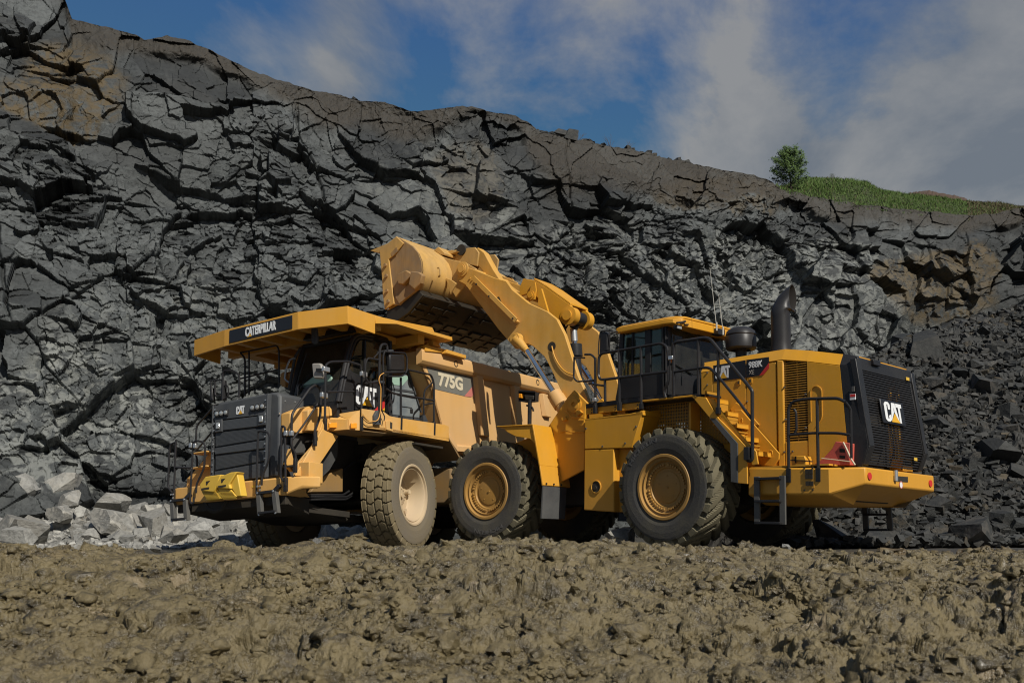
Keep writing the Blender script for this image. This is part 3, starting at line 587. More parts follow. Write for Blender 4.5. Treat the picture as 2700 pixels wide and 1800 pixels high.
    for x in(612,955): a=T(3,x,1240 if x<700 else 1300,'y',y);b=T(3,x-4,1385 if x<700 else 1440,'y',y); m.bar(a,b,.07,.06)
    m.bar(T(1,2085,1250,'y',2.02),T(1,2085,1390,'y',2.02),.07,.06); m.bar(T(1,1715,1265,'y',1.5),T(1,1712,1400,'y',1.5),.06,.06); m.bar(T(2,1612,230,'y',1.6),T(2,1608,375,'y',1.6),.06,.06)
    m.bar(T(2,1408,505,'y',1.62),T(2,1403,650,'y',1.62),.06,.06); m.bar(T(2,1308,700,'x',3.1),T(2,1306,845,'x',3.1),.06,.06); m.build('rail_socket',M_blk,tr,.004)
    m=MB(); RG(m,TF,[(1,1712,1280),(1,1718,710),(1,1770,680),(1,1950,675),(1,2080,715),(1,2092,780),(1,2088,1300)],'y',1.9,.022); RG(m,TF,[(1,1735,990),(1,1960,988),(1,2010,985)],'y',1.9,.018)
    RG(m,TF,[(1,1612,1540),(1,1605,1400),(1,1665,1240),(1,1668,960),(1,1620,915),(1,1560,950),(1,1370,1220),(1,1365,1440),(1,1368,1560),(2,1410,460),(2,1408,560)],'y',1.62,.024)
    RG(m,TF,[(1,1378,1480),(1,1500,1320),(1,1640,1110)],'y',1.6,.02); m.build('stair_handrail',M_rail,tr)
    # front rails each side of the grille, with ladders
    X=3.12
    for k,(rails,) in enumerate((([[(2,1305,780),(2,1300,180),(2,1270,165),(2,1262,200),(2,1255,700),(2,1285,735)],[(2,1003,870),(2,1020,225),(2,1050,218),(2,1120,232),(2,1140,270),(2,1130,530),(2,1062,690),(2,1058,780)]],),
                    ([[(2,150,900),(2,172,310)],[(2,172,335),(2,125,350),(2,105,400),(2,90,800),(2,135,860)],[(2,318,940),(2,350,340),(2,380,320),(2,450,330),(2,475,370),(2,465,600),(2,385,770),(2,380,860)],[(2,172,595),(2,325,600)],[(2,320,945),(2,335,975),(2,355,960),(2,358,900)]],))):
        m=MB()
        for r in rails: RG(m,TF,r,'x',X,.020)
        m.build('ladder_handrail',M_rail,tr)
    m=MB(); RG(m,TF,[(1,575,1130),(1,385,1340),(1,375,1568),(2,370,440),(2,390,500),(2,390,590)],'x',2.8,.02); RG(m,TF,[(2,560,210),(2,380,425)],'x',2.8,.018); m.build('stair_handrail',M_rail,tr)
    for q in((1310,243),(1368,243),(328,368),(372,372)):
        c=T(2,*q,'x',X+.01); m=MB(); m.box(c.x-.03,c.x+.03,c.y-.035,c.y+.035,c.z-.045,c.z+.045); m.build('rail_clamp',M_silv,tr,.008)
    for q,y_ in(((1700,1026),1.86),((1720,760),1.9),((2110,808),1.93)):
        c=T(1,*q,'y',y_); m=MB(); m.box(c.x-.08,c.x+.08,c.y-.03,c.y+.035,c.z-.045,c.z+.045); m.build('rail_clamp',M_silv,tr,.008)
    def ladder(L,bottom,hinge):
        m=MB(); a,b,c,d=[T(2,*q,'x',X) for q in L]     # top-left, bottom-left, bottom-right, top-right
        w=.10
        for p,q in((a,b),(d,c)): m.prism([p+V((.03,-w/2,0)),p+V((.03,w/2,0)),p+V((-.05,w/2,0)),p+V((-.05,-w/2,0))],[q+V((.03,-w/2,0)),q+V((.03,w/2,0)),q+V((-.05,w/2,0)),q+V((-.05,-w/2,0))])
        o=m.build('ladder',M_step,tr,.005); m=MB(); m.bar(b+V((0,0,.03)),c+V((0,0,.03)),.14,.04); m.bar(a,d,.08,.05); m.bar(d,d+V((-.02,.12,.10)),.06,.07); m.build('ladder_step',M_blk,o,.004)
        m=MB()
        for p in(a,b,c,d,a+V((0,.06,.12)),a+V((0,.06,.05)),a+V((0,.0,.12))): m.cyl(p+V((.03,0,0)),p+V((.045,0,0)),.018,8)
        m.build('ladder_bolt',M_silv,o)
    ladder(((1030,860),(1045,1085),(1215,1065),(1190,840)),0,0); ladder(((135,940),(148,1150),(285,1140),(270,925)),0,0)
    # right deck rails behind the hood
    m=MB(); RG(m,TF,[(1,655,1080),(1,655,800),(1,680,768),(1,770,775),(1,828,815),(1,825,1048)],'x',2.2,.022); RG(m,TF,[(1,885,1035),(1,885,640),(1,840,590)],'x',1.9,.02); RG(m,TF,[(1,840,585),(1,925,570),(1,1215,510),(1,1238,560),(1,1238,900)],'x',1.9,.018)
    RG(m,TF,[(1,928,1022),(1,928,575)],'x',1.9,.018); RG(m,TF,[(1,835,855),(1,1230,760)],'x',1.9,.018); RG(m,TF,[(1,530,870),(1,545,1060),(1,560,1080)],'x',2.2,.016); RG(m,TF,[(1,530,875),(1,650,865)],'x',2.2,.016); RG(m,TF,[(1,575,880),(1,578,1040),(1,640,1030)],'x',2.2,.02)
    RG(m,TF,[(1,680,910),(1,715,940),(1,712,1040),(1,660,1070)],'x',2.2,.016); m.build('right_deck_handrail',M_rail,tr)
    m=MB(); m.extx([T(1,*q,'x',2.2) for q in((640,870),(668,870),(668,1075),(632,1078))],2.12); m.extx([T(1,*q,'x',2.2) for q in((522,950),(545,950),(560,1085),(525,1080))],2.14); m.build('mirror',M_blk,tr,.01)
    # ---- mirrors
    m=MB(); m.extx([T(1,*q,'x',2.15) for q in((1575,700),(1590,695),(1655,695),(1672,715),(1683,838),(1670,852),(1600,850),(1587,838))],2.06); mr=m.build('mirror',M_mir,tr,.02)
    m=MB(); m.bar(T(1,1625,765,'x',2.17),T(1,1715,765,'x',2.17),.04,.06); m.build('mirror_bracket',M_blk,mr)
    m=MB(); m.extx([T(1,*q,'x',2.1) for q in((1566,360),(1575,310),(1612,310),(1622,360),(1628,470),(1615,492),(1580,495),(1568,475))],2.03); m.build('mirror',M_grey,tr,.02)
    # black mirror group on its post, left deck
    y=2.06; m=MB(); RG(m,TF,[(3,395,1300),(3,390,1050),(3,395,560),(3,415,500),(3,470,500),(3,475,560)],'y',y,.026); RG(m,TF,[(3,435,1050),(3,432,620),(3,450,565)],'y',y,.018)
    RG(m,TF,[(3,385,660),(3,275,640),(3,250,690),(3,245,830),(3,280,900),(3,400,880)],'y',y,.018); RG(m,TF,[(3,335,640),(3,395,575)],'y',y,.014)
    RG(m,TF,[(3,450,575),(3,660,590),(3,680,640),(3,680,780),(3,630,830),(3,480,830)],'y',y,.018); RG(m,TF,[(3,440,790),(3,660,785)],'y',y+.02,.022)
    m.build('mirror_frame',M_rail,tr)
    m=MB(); m.exty([T(3,*q,'y',y) for q in((500,600),(655,600),(662,760),(640,775),(505,770))],y-.10); m.build('mirror',M_blk,tr,.03)
    m=MB(); m.exty([T(3,*q,'y',y) for q in((445,560),(540,553),(545,572),(450,582))],y-.2); m.exty([T(3,*q,'y',y) for q in((370,870),(450,880),(450,905),(370,895))],y-.12); m.build('camera_housing',M_grey,tr,.01)
    m=MB(); m.exty([T(3,*q,'y',y) for q in((345,1235),(375,1180),(412,1180),(412,1330),(347,1330))],y-.08); m.build('mirror_post_foot',M_grey,tr,.008)
    m=MB(); m.tube([T(3,*q,'y',y+.04) for q in((440,795),(400,820),(385,870),(410,940),(405,1200),(380,1290),(280,1300),(220,1220))],.009,6,.12); m.build('orange_cable',M_orgc,tr)
    m=MB(); m.tube([T(3,*q,'y',y+.03) for q in((425,1000),(415,1180),(450,1250),(440,1290))],.012,6,.1); m.tube([T(3,*q,'y',2.03) for q in((218,1240),(280,1300),(345,1290))],.008,6,.1); m.build('black_cable',M_blk,tr)
    m=MB(); m.exty([T(3,*q,'y',1.8) for q in((845,1230),(865,1225),(893,1290),(893,1305),(850,1300))],1.7); m.build('step_guard',M_grey,tr)
    m=MB(); m.box(3.065,3.07,*sorted((T(2,962,790,'x',3.065).y,T(2,995,790,'x',3.065).y)),*sorted((T(2,962,805,'x',3.065).z,T(2,962,782,'x',3.065).z))); m.build('warning_sticker',M_chockY,tr)
    return tr
M_silvd=plain('worn_grab_handle',(.35,.36,.37),.35,.6); M_orgc=plain('orange_cable_sheath',(.7,.35,.08),.6)
def meshmat():
    m,nt,out=newmat('perforated_dark_grille'); tc=N(nt,'ShaderNodeTexCoord').outputs['Object']; b=N(nt,'ShaderNodeBsdfPrincipled'); nt.links.new(b.outputs[0],out.inputs[0])
    mp=N(nt,'ShaderNodeMapping'); mp.inputs['Scale'].default_value=(1,1,1); nt.links.new(tc,mp.inputs[0])
    v=N(nt,'ShaderNodeTexVoronoi'); v.inputs['Scale'].default_value=42; v.inputs['Randomness'].default_value=0; nt.links.new(mp.outputs[0],v.inputs['Vector'])
    c=ramp(nt,v.outputs['Distance'],[(.36,(.003,.003,.003)),(.42,(.055,.06,.066))]); d=mixc(nt,math_(nt,'MULTIPLY',noise(nt,tc,4,5,.6),.35),c,(.10,.10,.095))
    nt.links.new(d,b.inputs['Base Color']); b.inputs['Roughness'].default_value=.5; return m
M_mesh=meshmat()
# ---- wheel chocks hanging on the truck bumper
def chock(name,M,label,mat,group=None):
    # triangular block: foot length along x, width along y
    t=thing(name,label,'wheel chock',M,group); m=MB()
    w=.30; L=.46; H=.36
    pr=[(0,0),(L,0),(L-.03,H*.92),(L-.10,H),(L-.18,H*.93),(.10,.12)]
    m.prism([(x,-w/2,z) for x,z in pr],[(x,w/2,z) for x,z in pr]); b=m.build('block',mat,t,.012)
    m=MB()
    for k in range(7): m.box(L*(.08+.12*k),L*(.13+.12*k),-w/2+.01,w/2-.01,-.012,-.001)
    m.build('foot_rib',mat,t,.003); return t
def truck_chocks():
    for k,(x0,lab) in enumerate(((500,'yellow plastic wheel chock on the truck bumper, nearer the far left end'),(690,'yellow plastic wheel chock on the truck bumper, nearer the middle of the grille'))):
        # box-like chocks resting on the bumper front, foot plate facing down and out
        T=TF.at; X=3.35
        q0,q1=((415,780),(560,700)) if k==0 else ((590,780),(800,640))
        t=thing('wheel_chock',lab,'wheel chock',MT@Matrix.Translation(T(2,520+170*k,850,'x',X)),'yellow chocks on the truck bumper')
        inv=lambda p:Vector(p)-T(2,520+170*k,850,'x',X)
        if k==0: face=[(415,770),(475,690),(635,668),(585,800),(560,850),(430,840)];side=None
        else: face=[(585,765),(640,685),(735,645),(800,640),(720,770),(730,815),(600,810)]
        m=MB(); m.ext([inv(T(2,*p,'x',X)) for p in face],(-.20,0,0))
        if k==0: m.ext([inv(T(2,*p,'x',X-.04)) for p in((430,840),(560,850),(585,800),(665,915),(490,940))],(-.14,0,0))
        else:
            m.ext([inv(T(2,*p,'x',X-.04)) for p in((600,810),(730,815),(800,895),(665,918))],(-.14,0,0))
            m.ext([inv(T(2,*p,'x',X-.05)) for p in((800,640),(845,890),(800,895),(720,770))],(-.16,0,0))
        m.build('block',M_chockY,t,.015)
        m=MB(); p0=(483,738) if k==0 else (640,715)
        m.ext([inv(T(2,p0[0]+a,p0[1]+b,'x',X))+Vector((.003,0,0)) for a,b in((0,0),(45,-8),(20,22),(12,40),(0,38))],(-.005,0,0)); m.build('hand_hole',M_dk,t)
        m=MB(); p0=(435,805) if k==0 else (608,780)
        m.ext([inv(T(2,p0[0]+a,p0[1]+b,'x',X))+Vector((.003,0,0)) for a,b in((0,5),(82,-8),(80,14),(2,28))],(-.005,0,0)); m.build('tag_plate',M_dk,t)
        m=MB()
        for i in range(6):
            y_=850+i*13; x_=(445+i*8 if k==0 else 615+i*9); m.ext([inv(T(2,*p,'x',X-.03)) for p in((x_,y_),(x_+140,y_-3),(x_+142,y_+3),(x_+2,y_+6))],(-.005,0,0))
        m.build('foot_rib',M_chockY2,t)
M_chockY2=plain('dull_yellow_plastic',(.5,.33,.04),.6)
def person(name,label,M,vest,head_turn=0):
    """seated operator: one skinned body mesh, vest and hair as children. local: x forward, z up, origin at hip"""
    t=thing(name,label,'person',M)
    J={'hip':((0,0,.10),.15),'waist':((-.03,0,.28),.14),'chest':((-.02,0,.47),.16),'neck':((0,0,.60),.06),'head':((.03,0,.68),.075),'top':((.04,0,.80),.085),
       'sl':((-.02,.19,.52),.065),'el':((.08,.25,.28),.048),'wl':((.32,.18,.30),.034),'sr':((-.02,-.19,.52),.065),'er':((.08,-.25,.28),.048),'wr':((.32,-.18,.30),.034),
       'kl':((.42,.12,.12),.075),'fl':((.48,.12,-.30),.05),'tl':((.62,.12,-.34),.04),'kr':((.42,-.12,.12),.075),'fr':((.48,-.12,-.30),.05),'tr':((.62,-.12,-.34),.04)}
    E_=[('hip','waist'),('waist','chest'),('chest','neck'),('neck','head'),('head','top'),('chest','sl'),('sl','el'),('el','wl'),('chest','sr'),('sr','er'),('er','wr'),('hip','kl'),('kl','fl'),('fl','tl'),('hip','kr'),('kr','fr'),('fr','tr')]
    for s,w in((1,'wl'),(-1,'wr')):
        p=Vector(J[w][0])
        for k in range(5):
            off=(k-1.5)*.022 if k<4 else -s*.0
            if k<4: a=p+Vector((.08,s*off,.0));b=p+Vector((.13-.01*abs(k-1),s*off,-.035))
            else: a=p+Vector((.045,-s*.045,.0));b=p+Vector((.08,-s*.06,-.015))
            J[w+str(k)+'a']=(a,.011);J[w+str(k)+'b']=(b,.009);E_+=[(w,w+str(k)+'a'),(w+str(k)+'a',w+str(k)+'b')]
    ks=list(J); me=bpy.data.meshes.new('body'); me.from_pydata([tuple(J[k][0]) for k in ks],[(ks.index(a),ks.index(b)) for a,b in E_],[])
    o=link('body',me,t,M_cloth); sk=o.modifiers.new('skin','SKIN'); sv=me.skin_vertices[0] if len(me.skin_vertices) else None
    if sv is None: 
        bm=bmesh.new(); bm.from_mesh(me); bm.verts.layers.skin.verify(); bm.to_mesh(me); bm.free()
    for k,v in enumerate(me.skin_vertices[0].data): v.radius=(J[ks[k]][1],)*2; v.use_root=(k==0)
    o.modifiers.new('sub','SUBSURF').levels=1; o.modifiers['sub'].render_levels=2
    # head skin, helmet, vest as clothing
    m=MB(); m.lathe((.035,0,.64),(0,0,1),[(-.06,.055),(0,.07),(.05,.085),(.11,.092),(.16,.08),(.2,.04),(.21,0)],20)
    m.cone((.12,0,.72),(.145,0,.70),.02,.012,8); 
    for s in(1,-1): m.cone((.03,s*.085,.74),(.03,s*.105,.74),.03,.02,8)
    m.build('face',M_skin,t); m=MB(); m.lathe((.025,0,.78),(0,0,1),[(-.02,.105),(.03,.105),(.07,.085),(.10,.04),(.105,0)],20); m.box(.08,.16,-.06,.06,.765,.775); m.build('helmet',M_wht,t)
    m=MB(); n=16; rings=[]
    for z_,rx,ry,cx_ in((.14,.185,.215,0),(.28,.17,.20,-.03),(.42,.18,.225,-.02),(.52,.165,.235,-.02),(.585,.10,.13,-.01)):
        rings.append([(cx_+rx*math.cos(2*PI*k/n),ry*math.sin(2*PI*k/n),z_) for k in range(n)])
    m.add([v for r in rings for v in r],[[i*n+k,i*n+(k+1)%n,(i+1)*n+(k+1)%n,(i+1)*n+k] for i in range(4) for k in range(n)],True); m.build('vest',vest,t)
    return t
M_cloth=plain('dark_work_cloth',(.05,.06,.08),.8)
build_truck(); truck_chocks()
person('person','truck driver in a green high visibility vest sitting behind the truck door','x' and MT@Matrix.Translation((TF.at(3,200,820,'y',1.3).x,1.25,TF.at(3,200,820,'y',1.3).z-.42)),M_vest)
# ================================================================== WHEEL LOADER
def build_loader():
    L=LF.at; F=FF.at; V=Vector; A=ART
    ld=thing('wheel_loader','large yellow articulated wheel loader with raised bucket and tall black exhaust stack','wheel loader',ML)
    for s in(1,-1):
        w1=wheel(ld,None,(0,s*1.36,1.0),s,1.04,.88,.545,TYL,'L'); w2=wheel(ld,A,(0,s*1.36,1.0),s,1.04,.88,.545,TYL,'L')
        if s==1:
            for w_,md in((w1,R_(125)),(w2,R_(-82))): arc_text('MICHELIN',w_,.441,.79,.075,R_(52),md,M_tylet,'sidewall_lettering')
    def yz(n,x,y,X): return L(n,x,y,'x',X)
    # ---------------- rear frame
    m=MB(); m.box(-2.9,1.6,-.55,.55,.75,1.4); m.cyl((0,-1.2,1),(0,1.2,1),.26); m.cone((0,-.45,1),(0,.45,1),.42,.42,20); m.box(1.4,2.3,-.22,.22,.7,1.9); m.cyl((2.275,0,.6),(2.275,0,2.1),.17)
    m.box(-2.9,-.6,-.9,.9,1.05,1.35); m.box(.9,2.0,-1.0,1.0,1.3,2.2); m.build('rear_chassis',M_dk,ld,.02)
    # counterweight
    y=1.4; zt=1.30; zb=.85
    a=L(9,280,600,'y',y); a2=L(9,280,878,'y',y); b=L(9,1500,590,'y',y); b2=L(9,1500,760,'y',y); c2=L(9,1080,875,'y',y)
    x4=b.x; r=L(9,2205,680,'x',x4); r2=L(9,2210,843,'x',x4); ym=r.y
    sec=lambda p,q,yy:[(p,yy),(q,yy)]
    m=MB(); zt=1.28; TL=[(a.x,y),(x4+.0,y),(x4,ym),(a.x,ym)]
    bel=L(9,1480,962,'y',.9)
    k1=L(9,1115,598,'y',y); k2=L(9,1090,876,'y',y); e1=L(9,1500,590,'y',1.08); e2=L(9,1500,760,'y',1.08); x4=e1.x
    r=L(9,2205,680,'x',x4); r2=L(9,2210,843,'x',x4); ym=r.y; zr_=r.z
    top=[V((a.x,y,a.z)),V((k1.x,y,k1.z)),V((x4,1.08,e1.z)),V((x4,ym,zr_)),V((k1.x,ym-.1,k1.z)),V((a.x,ym-.1,a.z))]
    low=[V((a.x,y,a2.z)),V((k1.x,y,k2.z)),V((x4,1.08,e2.z)),V((x4,ym,r2.z)),V((k1.x,ym-.1,k2.z)),V((a.x,ym-.1,a2.z))]
    bl=[V((a.x,.9,.70)),V((k1.x-.1,.9,.70)),V((x4+.55,.7,.72)),V((x4+.55,-.9,.72)),V((k1.x-.1,-.9,.70)),V((a.x,-.9,.70))]
    m.add(top+low+bl,[[0,1,2,3,4,5],[12,17,16,15,14,13]]+[[i,i+6,(i+1)%6+6,(i+1)%6] for i in range(6)]+[[i+6,i+12,(i+1)%6+12,(i+1)%6+6] for i in range(6)])
    cw=m.build('counterweight',M_yel,ld,.025)
    m=MB()
    for q in((1538,685),(2167,760)):
        p=L(9,*q,'x',x4-.004); m.cyl(p,p+V((-.012,0,0)),.058,20)
    m.build('red_reflector',M_red,cw)
    m=MB(); q=[L(9,*p,'x',x4-.006) for p in((1790,680),(1937,692),(1937,748),(1790,738))]; m.extx(q,x4+.0); h=m.build('hitch_opening',M_dk,cw,.0)
    m=MB(); p=L(9,1812,735,'x',x4-.02); m.cyl(p+V((0,0,.0)),p+V((0,0,.17)),.035,12); m.build('hitch_pin',M_silv,cw)
    m=MB(); p=L(9,1865,775,'x',x4-.006); m.lathe(p,(-1,0,0),[(.0,.06),(.004,.06),(.004,.046),(.002,.045)],20); m.build('warning_sign_ring',M_pink,cw); m=MB(); m.cyl(p,p+V((-.003,0,0)),.046,18); m.build('warning_sign',M_wht,cw)
    m=MB(); q=[L(9,*p,'y',y+.006) for p in((862,612),(970,608),(970,808),(862,812))]; m.exty(q,y+.0); pn=m.build('switch_panel',M_yel,cw,.003)
    m=MB()
    for q in((895,640),(935,640),(895,690),(935,690),(900,760),(940,760)):
        p=L(9,*q,'y',y+.01); m.box(p.x-.03,p.x+.03,p.y-.006,p.y+.01,p.z-.035,p.z+.035)
    for q in((868,600),(952,600),(870,830),(955,826)): p=L(9,*q,'y',y); m.cyl(p,p+V((0,.015,0)),.015,8)
    m.build('switch',M_dk,pn)
    m=MB(); m.box(-2.9,-1.2,-1.3,1.38,1.285,1.31); m.build('rear_deck_plate',M_yel,ld)
    # ---------------- engine hood
    ys=1.0
    h0=L(6,1600,680,'y',ys); hc=L(8,630,775,'y',ys); 
    xg0=-2.02; # start of side grille
    P=[]   # plan points along the left side : (x, y, ztop)
    p1=L(8,885,790,'y',.99); p2=L(8,1230,828,'y',.97); p3=L(8,1395,850,'y',.93)
    side=[V((h0.x,ys,h0.z)),V((hc.x,ys,hc.z)),V((p1.x,.99,p1.z)),V((p2.x,.97,p2.z)),V((p3.x,.93,p3.z))]
    # chamfered top strip + upright side wall, one piece per stretch
    def stretch(name,i,mat,z0,strip=.20,inset=.09,par=None):
        a,b=side[i],side[i+1]; m=MB()
        top=[V((a.x,0,a.z+.02)),V((b.x,0,b.z+.02)),V((b.x,b.y-inset-.02,b.z)),V((b.x,b.y-.0,b.z-strip)),V((a.x,a.y-.0,a.z-strip)),V((a.x,a.y-inset-.02,a.z))]
        for s in(1,-1):
            q=[V((p.x,s*p.y,p.z)) for p in top]
            m.add(q,[[0,1,2,5],[5,2,3,4]])
        m.build(name+'_top',mat,ld)
    def wall(name,q,mat,s,t=.03,par=None,bev=.006):
        # q = quad on the left; mirrored for the right
        q=[V((p.x,s*p.y,p.z)) for p in q]; m=MB(); m.exty(q,0) if False else m.prism(q,[p+V((0,-s*t,0)) for p in q]); return m.build(name,mat,par or ld,bev)
    zb=1.30
    m=MB()
    rows=[(p.x,p.y,p.z) for p in side]
    for s in(1,-1):
        for (xa,ya,za),(xb,yb,zb_) in zip(rows[:-1],rows[1:]):
            m.prism([V((xa,s*(ya-.11),za)),V((xb,s*(yb-.11),zb_)),V((xb,s*yb,zb_-.19)),V((xa,s*ya,za-.19))],[V((xa,s*(ya-.14),za-.03)),V((xb,s*(yb-.14),zb_-.03)),V((xb,s*(yb-.04),zb_-.21)),V((xa,s*(ya-.04),za-.21))])
    for (xa,ya,za),(xb,yb,zb_) in zip(rows[:-1],rows[1:]):
        m.prism([V((xa,-(ya-.11),za)),V((xb,-(yb-.11),zb_)),V((xb,yb-.11,zb_)),V((xa,ya-.11,za))],[V((xa,-(ya-.11),za-.03)),V((xb,-(yb-.11),zb_-.03)),V((xb,yb-.11,zb_-.03)),V((xa,ya-.11,za-.03))])
    m.build('hood_top',M_yel,ld)
    W=lambda n,x,y,v=ys:L(n,x,y,'y',v)
    xcol=W(8,575,900).x
    for s in(1,-1):
        # front side doors
        for k,(xa,xb) in enumerate(((h0.x,W(6,1715,760).x),(W(6,1722,760).x,W(6,2062,760).x),(W(6,2070,760).x,W(8,568,900).x))):
            za=side[0].z-.20; wall('engine_door',[V((xa,ys-.003,za)),V((xb,ys-.003,za+.015)),V((xb,ys-.003,zb)),V((xa,ys-.003,zb))],M_yel,s,.03)
        wall('corner_post',[V((xcol-.0,ys+.01,side[1].z-.19)),V((W(8,650,900).x,ys,side[1].z-.19)),V((W(8,650,900).x,ys,zb)),V((xcol-.0,ys+.01,zb))],M_yel,s,.09,None,.03)
        ga,gb=W(8,652,900).x,W(8,890,900,.99).x
        m=MB(); m.box(gb,ga,*(sorted((s*.62,s*.66))),zb,2.95); m.build('radiator_core',M_dk,ld)
        zg=1.72
        m=MB(); n=34
        for k in range(n):
            z=zg+(3.03-zg)*k/(n-1); m.box(gb,ga,*sorted((s*.985,s*.962)),z,z+.014)
        for f in(.0,.45,.97): x=gb+(ga-gb)*f; m.box(x,x+.018,*sorted((s*.96,s*.935)),zg,3.05)
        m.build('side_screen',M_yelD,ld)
        wall('lower_side_panel',[V((ga,ys-.002,zg)),V((gb,.988,zg)),V((gb,.988,zb)),V((ga,ys-.002,zb))],M_yel,s)
        wall('radiator_side_panel',[V((gb,.99,side[2].z-.2)),V((side[3].x,.97,side[3].z-.2)),V((side[3].x-.13,.99,zb)),V((gb,.995,zb))],M_yel,s)
        # black rear corner: leans out to z=1.8 then back
        xk=side[3].x; R0=side[4]
        cor=[V((xk,.972,side[3].z-.19)),V((R0.x,.94,R0.z-.12)),W(9,1525,370,.98),W(9,1462,575,.98),V((xk-.13,.992,zb))]
        wall('black_corner_panel',cor,M_blk,s,.05)
        wall('black_corner_cap',[V((xk,.86,side[3].z+.004)),V((R0.x,.83,R0.z+.004)),V((R0.x,.935,R0.z-.16)),V((xk,.975,side[3].z-.19))],M_blk,s,.03)
    m=MB(); m.box(h0.x-.02,h0.x,-.95,.95,zb,h0.z-.03); m.box(-2.8,-.3,-.6,.6,zb,2.9); m.build('engine',M_dk,ld)
    # side details
    m=MB(); m.exty([W(6,1725,720,ys+.004),W(6,2062,662,ys+.004),W(6,2062,845,ys+.004),W(6,1735,885,ys+.004)],ys); m.exty([W(6,2068,660,ys+.004),W(6,2303,630,ys+.004),W(6,2303,690,ys+.004),W(6,2205,822,ys+.004),W(6,2068,843,ys+.004)],ys)
    dp=m.build('model_panel',M_dec,ld)
    m=MB(); m.exty([W(6,2303,690,ys+.007),W(6,2303,745,ys+.007),W(6,2248,812,ys+.007),W(6,2203,822,ys+.007)],ys+.003); m.build('red_stripe',M_red,dp)
    o=W(6,1742,862,ys+.004); e=W(6,1903,845,ys+.004); u=W(6,1742,735,ys+.004)
    cat_logo(o,(-1,0,.0),(0,0,1),abs(e.x-o.x),u.z-o.z,dp,None,.004)
    o=W(6,2095,750,ys+.004); e=W(6,2237,735,ys+.004); u=W(6,2095,682,ys+.004)
    text('988K',o,(-1,0,.01),(0,0,1),u.z-o.z,abs(e.x-o.x),M_wht,'model_number',dp,None,.012)
    o=W(6,2097,815,ys+.004); e=W(6,2148,810,ys+.004); u=W(6,2097,770,ys+.004)
    text('XE',o,(-1,0,.01),(0,0,1),u.z-o.z,abs(e.x-o.x),M_mir,'model_suffix',dp,None,.0)
    for q in((6,1992,895),(6,2114,877)):
        p=W(*q); m=MB(); m.box(p.x-.035,p.x+.035,ys-.002,ys+.012,p.z-.045,p.z+.045); h=m.build('door_latch',M_yel,ld,.005); m=MB(); m.box(p.x-.015,p.x+.015,ys+.0125,ys+.018,p.z-.025,p.z+.025); m.build('latch_slot',M_dk,h)
    m=MB()
    for q in((6,1667,793),(6,1667,918),(8,660,1178),(8,275,1325),(8,672,1510),(8,878,1250),(9,660,435),(9,745,428),(9,880,185)):
        p=W(*q,v=ys); m.cyl(p+V((0,-.01,0)),p+V((0,.014,0)),.014,8)
    m.build('bolt_row',M_step,ld)
    m=MB(); m.tube([W(8,935,1530,1.0),W(8,930,1200,1.0),W(8,985,1155,1.0),W(8,1045,1190,1.0),W(8,1050,1500,1.0),W(8,1000,1568,1.0)],.008,6); m.build('access_panel_edge',M_yel,ld)
    for q,mat in(((1338,1250,1395,1305),M_wht),((1358,1170,1384,1222),M_step)):
        a_=W(8,q[0],q[1],.99);b_=W(8,q[2],q[3],.99); m=MB(); m.box(min(a_.x,b_.x),max(a_.x,b_.x),.98,1.0,min(a_.z,b_.z),max(a_.z,b_.z)); m.build('warning_label',mat,ld)
    a_=W(8,1340,1252,1.0);b_=W(8,1393,1275,1.0); m=MB(); m.box(min(a_.x,b_.x),max(a_.x,b_.x),.999,1.004,min(a_.z,b_.z),max(a_.z,b_.z)); m.build('red_label_band',M_red,ld)
    # rear grille: frame, slats
    X0=side[4].x; zt=side[4].z; Xm=cor[2].x; zm=cor[2].z; Xb=cor[3].x
    def rx(z): return X0+(Xm-X0)*(zt-z)/(zt-zm) if z>zm else Xm+(Xb-Xm)*(zm-z)/(zm-cor[3].z)
    yl=.90; yr=-1.0
    m=MB(); m.prism([V((X0+.02,.90,zt)),V((X0+.02,-.94,zt)),V((X0+.02,-.94,zt-.20)),V((X0+.02,.90,zt-.20))],[V((X0-.02,.90,zt-.03)),V((X0-.02,-.94,zt-.03)),V((X0-.03,-.94,zt-.22)),V((X0-.03,.90,zt-.22))])
    for y0,y1 in((.80,.97),(-1.06,-.94)):
        q=[(X0-.02,zt-.05),(rx(zm)-.02,zm),(rx(zb)-.01,zb)]
        for (xa,za),(xb,zb_) in zip(q[:-1],q[1:]): m.prism([V((xa,y0,za)),V((xa,y1,za)),V((xb,y1,zb_)),V((xb,y0,zb_))],[V((xa+.10,y0,za)),V((xa+.10,y1,za)),V((xb+.10,y1,zb_)),V((xb+.10,y0,zb_))])
    m.build('rear_grille_frame',M_blk,ld,.01)
    m=MB(); n=38
    for k in range(n):
        z=zb+.02+(zt-.26-zb)*k/(n-1); x=rx(z)+.015; m.box(x,x+.014,-.95,.81,z,z+.021)
    for yy in(.80,.42,.02,-.42,-.93):
        q=[(zt-.25),(zm),(zb)]
        for za,zb_ in zip(q[:-1],q[1:]): m.prism([V((rx(za)+.032,yy,za)),V((rx(za)+.032,yy+.012,za)),V((rx(zb_)+.032,yy+.012,zb_)),V((rx(zb_)+.032,yy,zb_))],[V((rx(za)+.05,yy,za)),V((rx(za)+.05,yy+.012,za)),V((rx(zb_)+.05,yy+.012,zb_)),V((rx(zb_)+.05,yy,zb_))])
    m.build('rear_grille_slats',M_blk,ld)
    m=MB(); m.lathe((-2.75,-.1,2.15),(-1,0,0),[(0,.55),(.05,.55),(.05,.5),(.0,.5)],32)
    for k in range(8): a_=2*PI*k/8; m.bar((-2.78,-.1,2.15),(-2.78,-.1+.5*math.cos(a_),2.15+.5*math.sin(a_)),.12,.02)
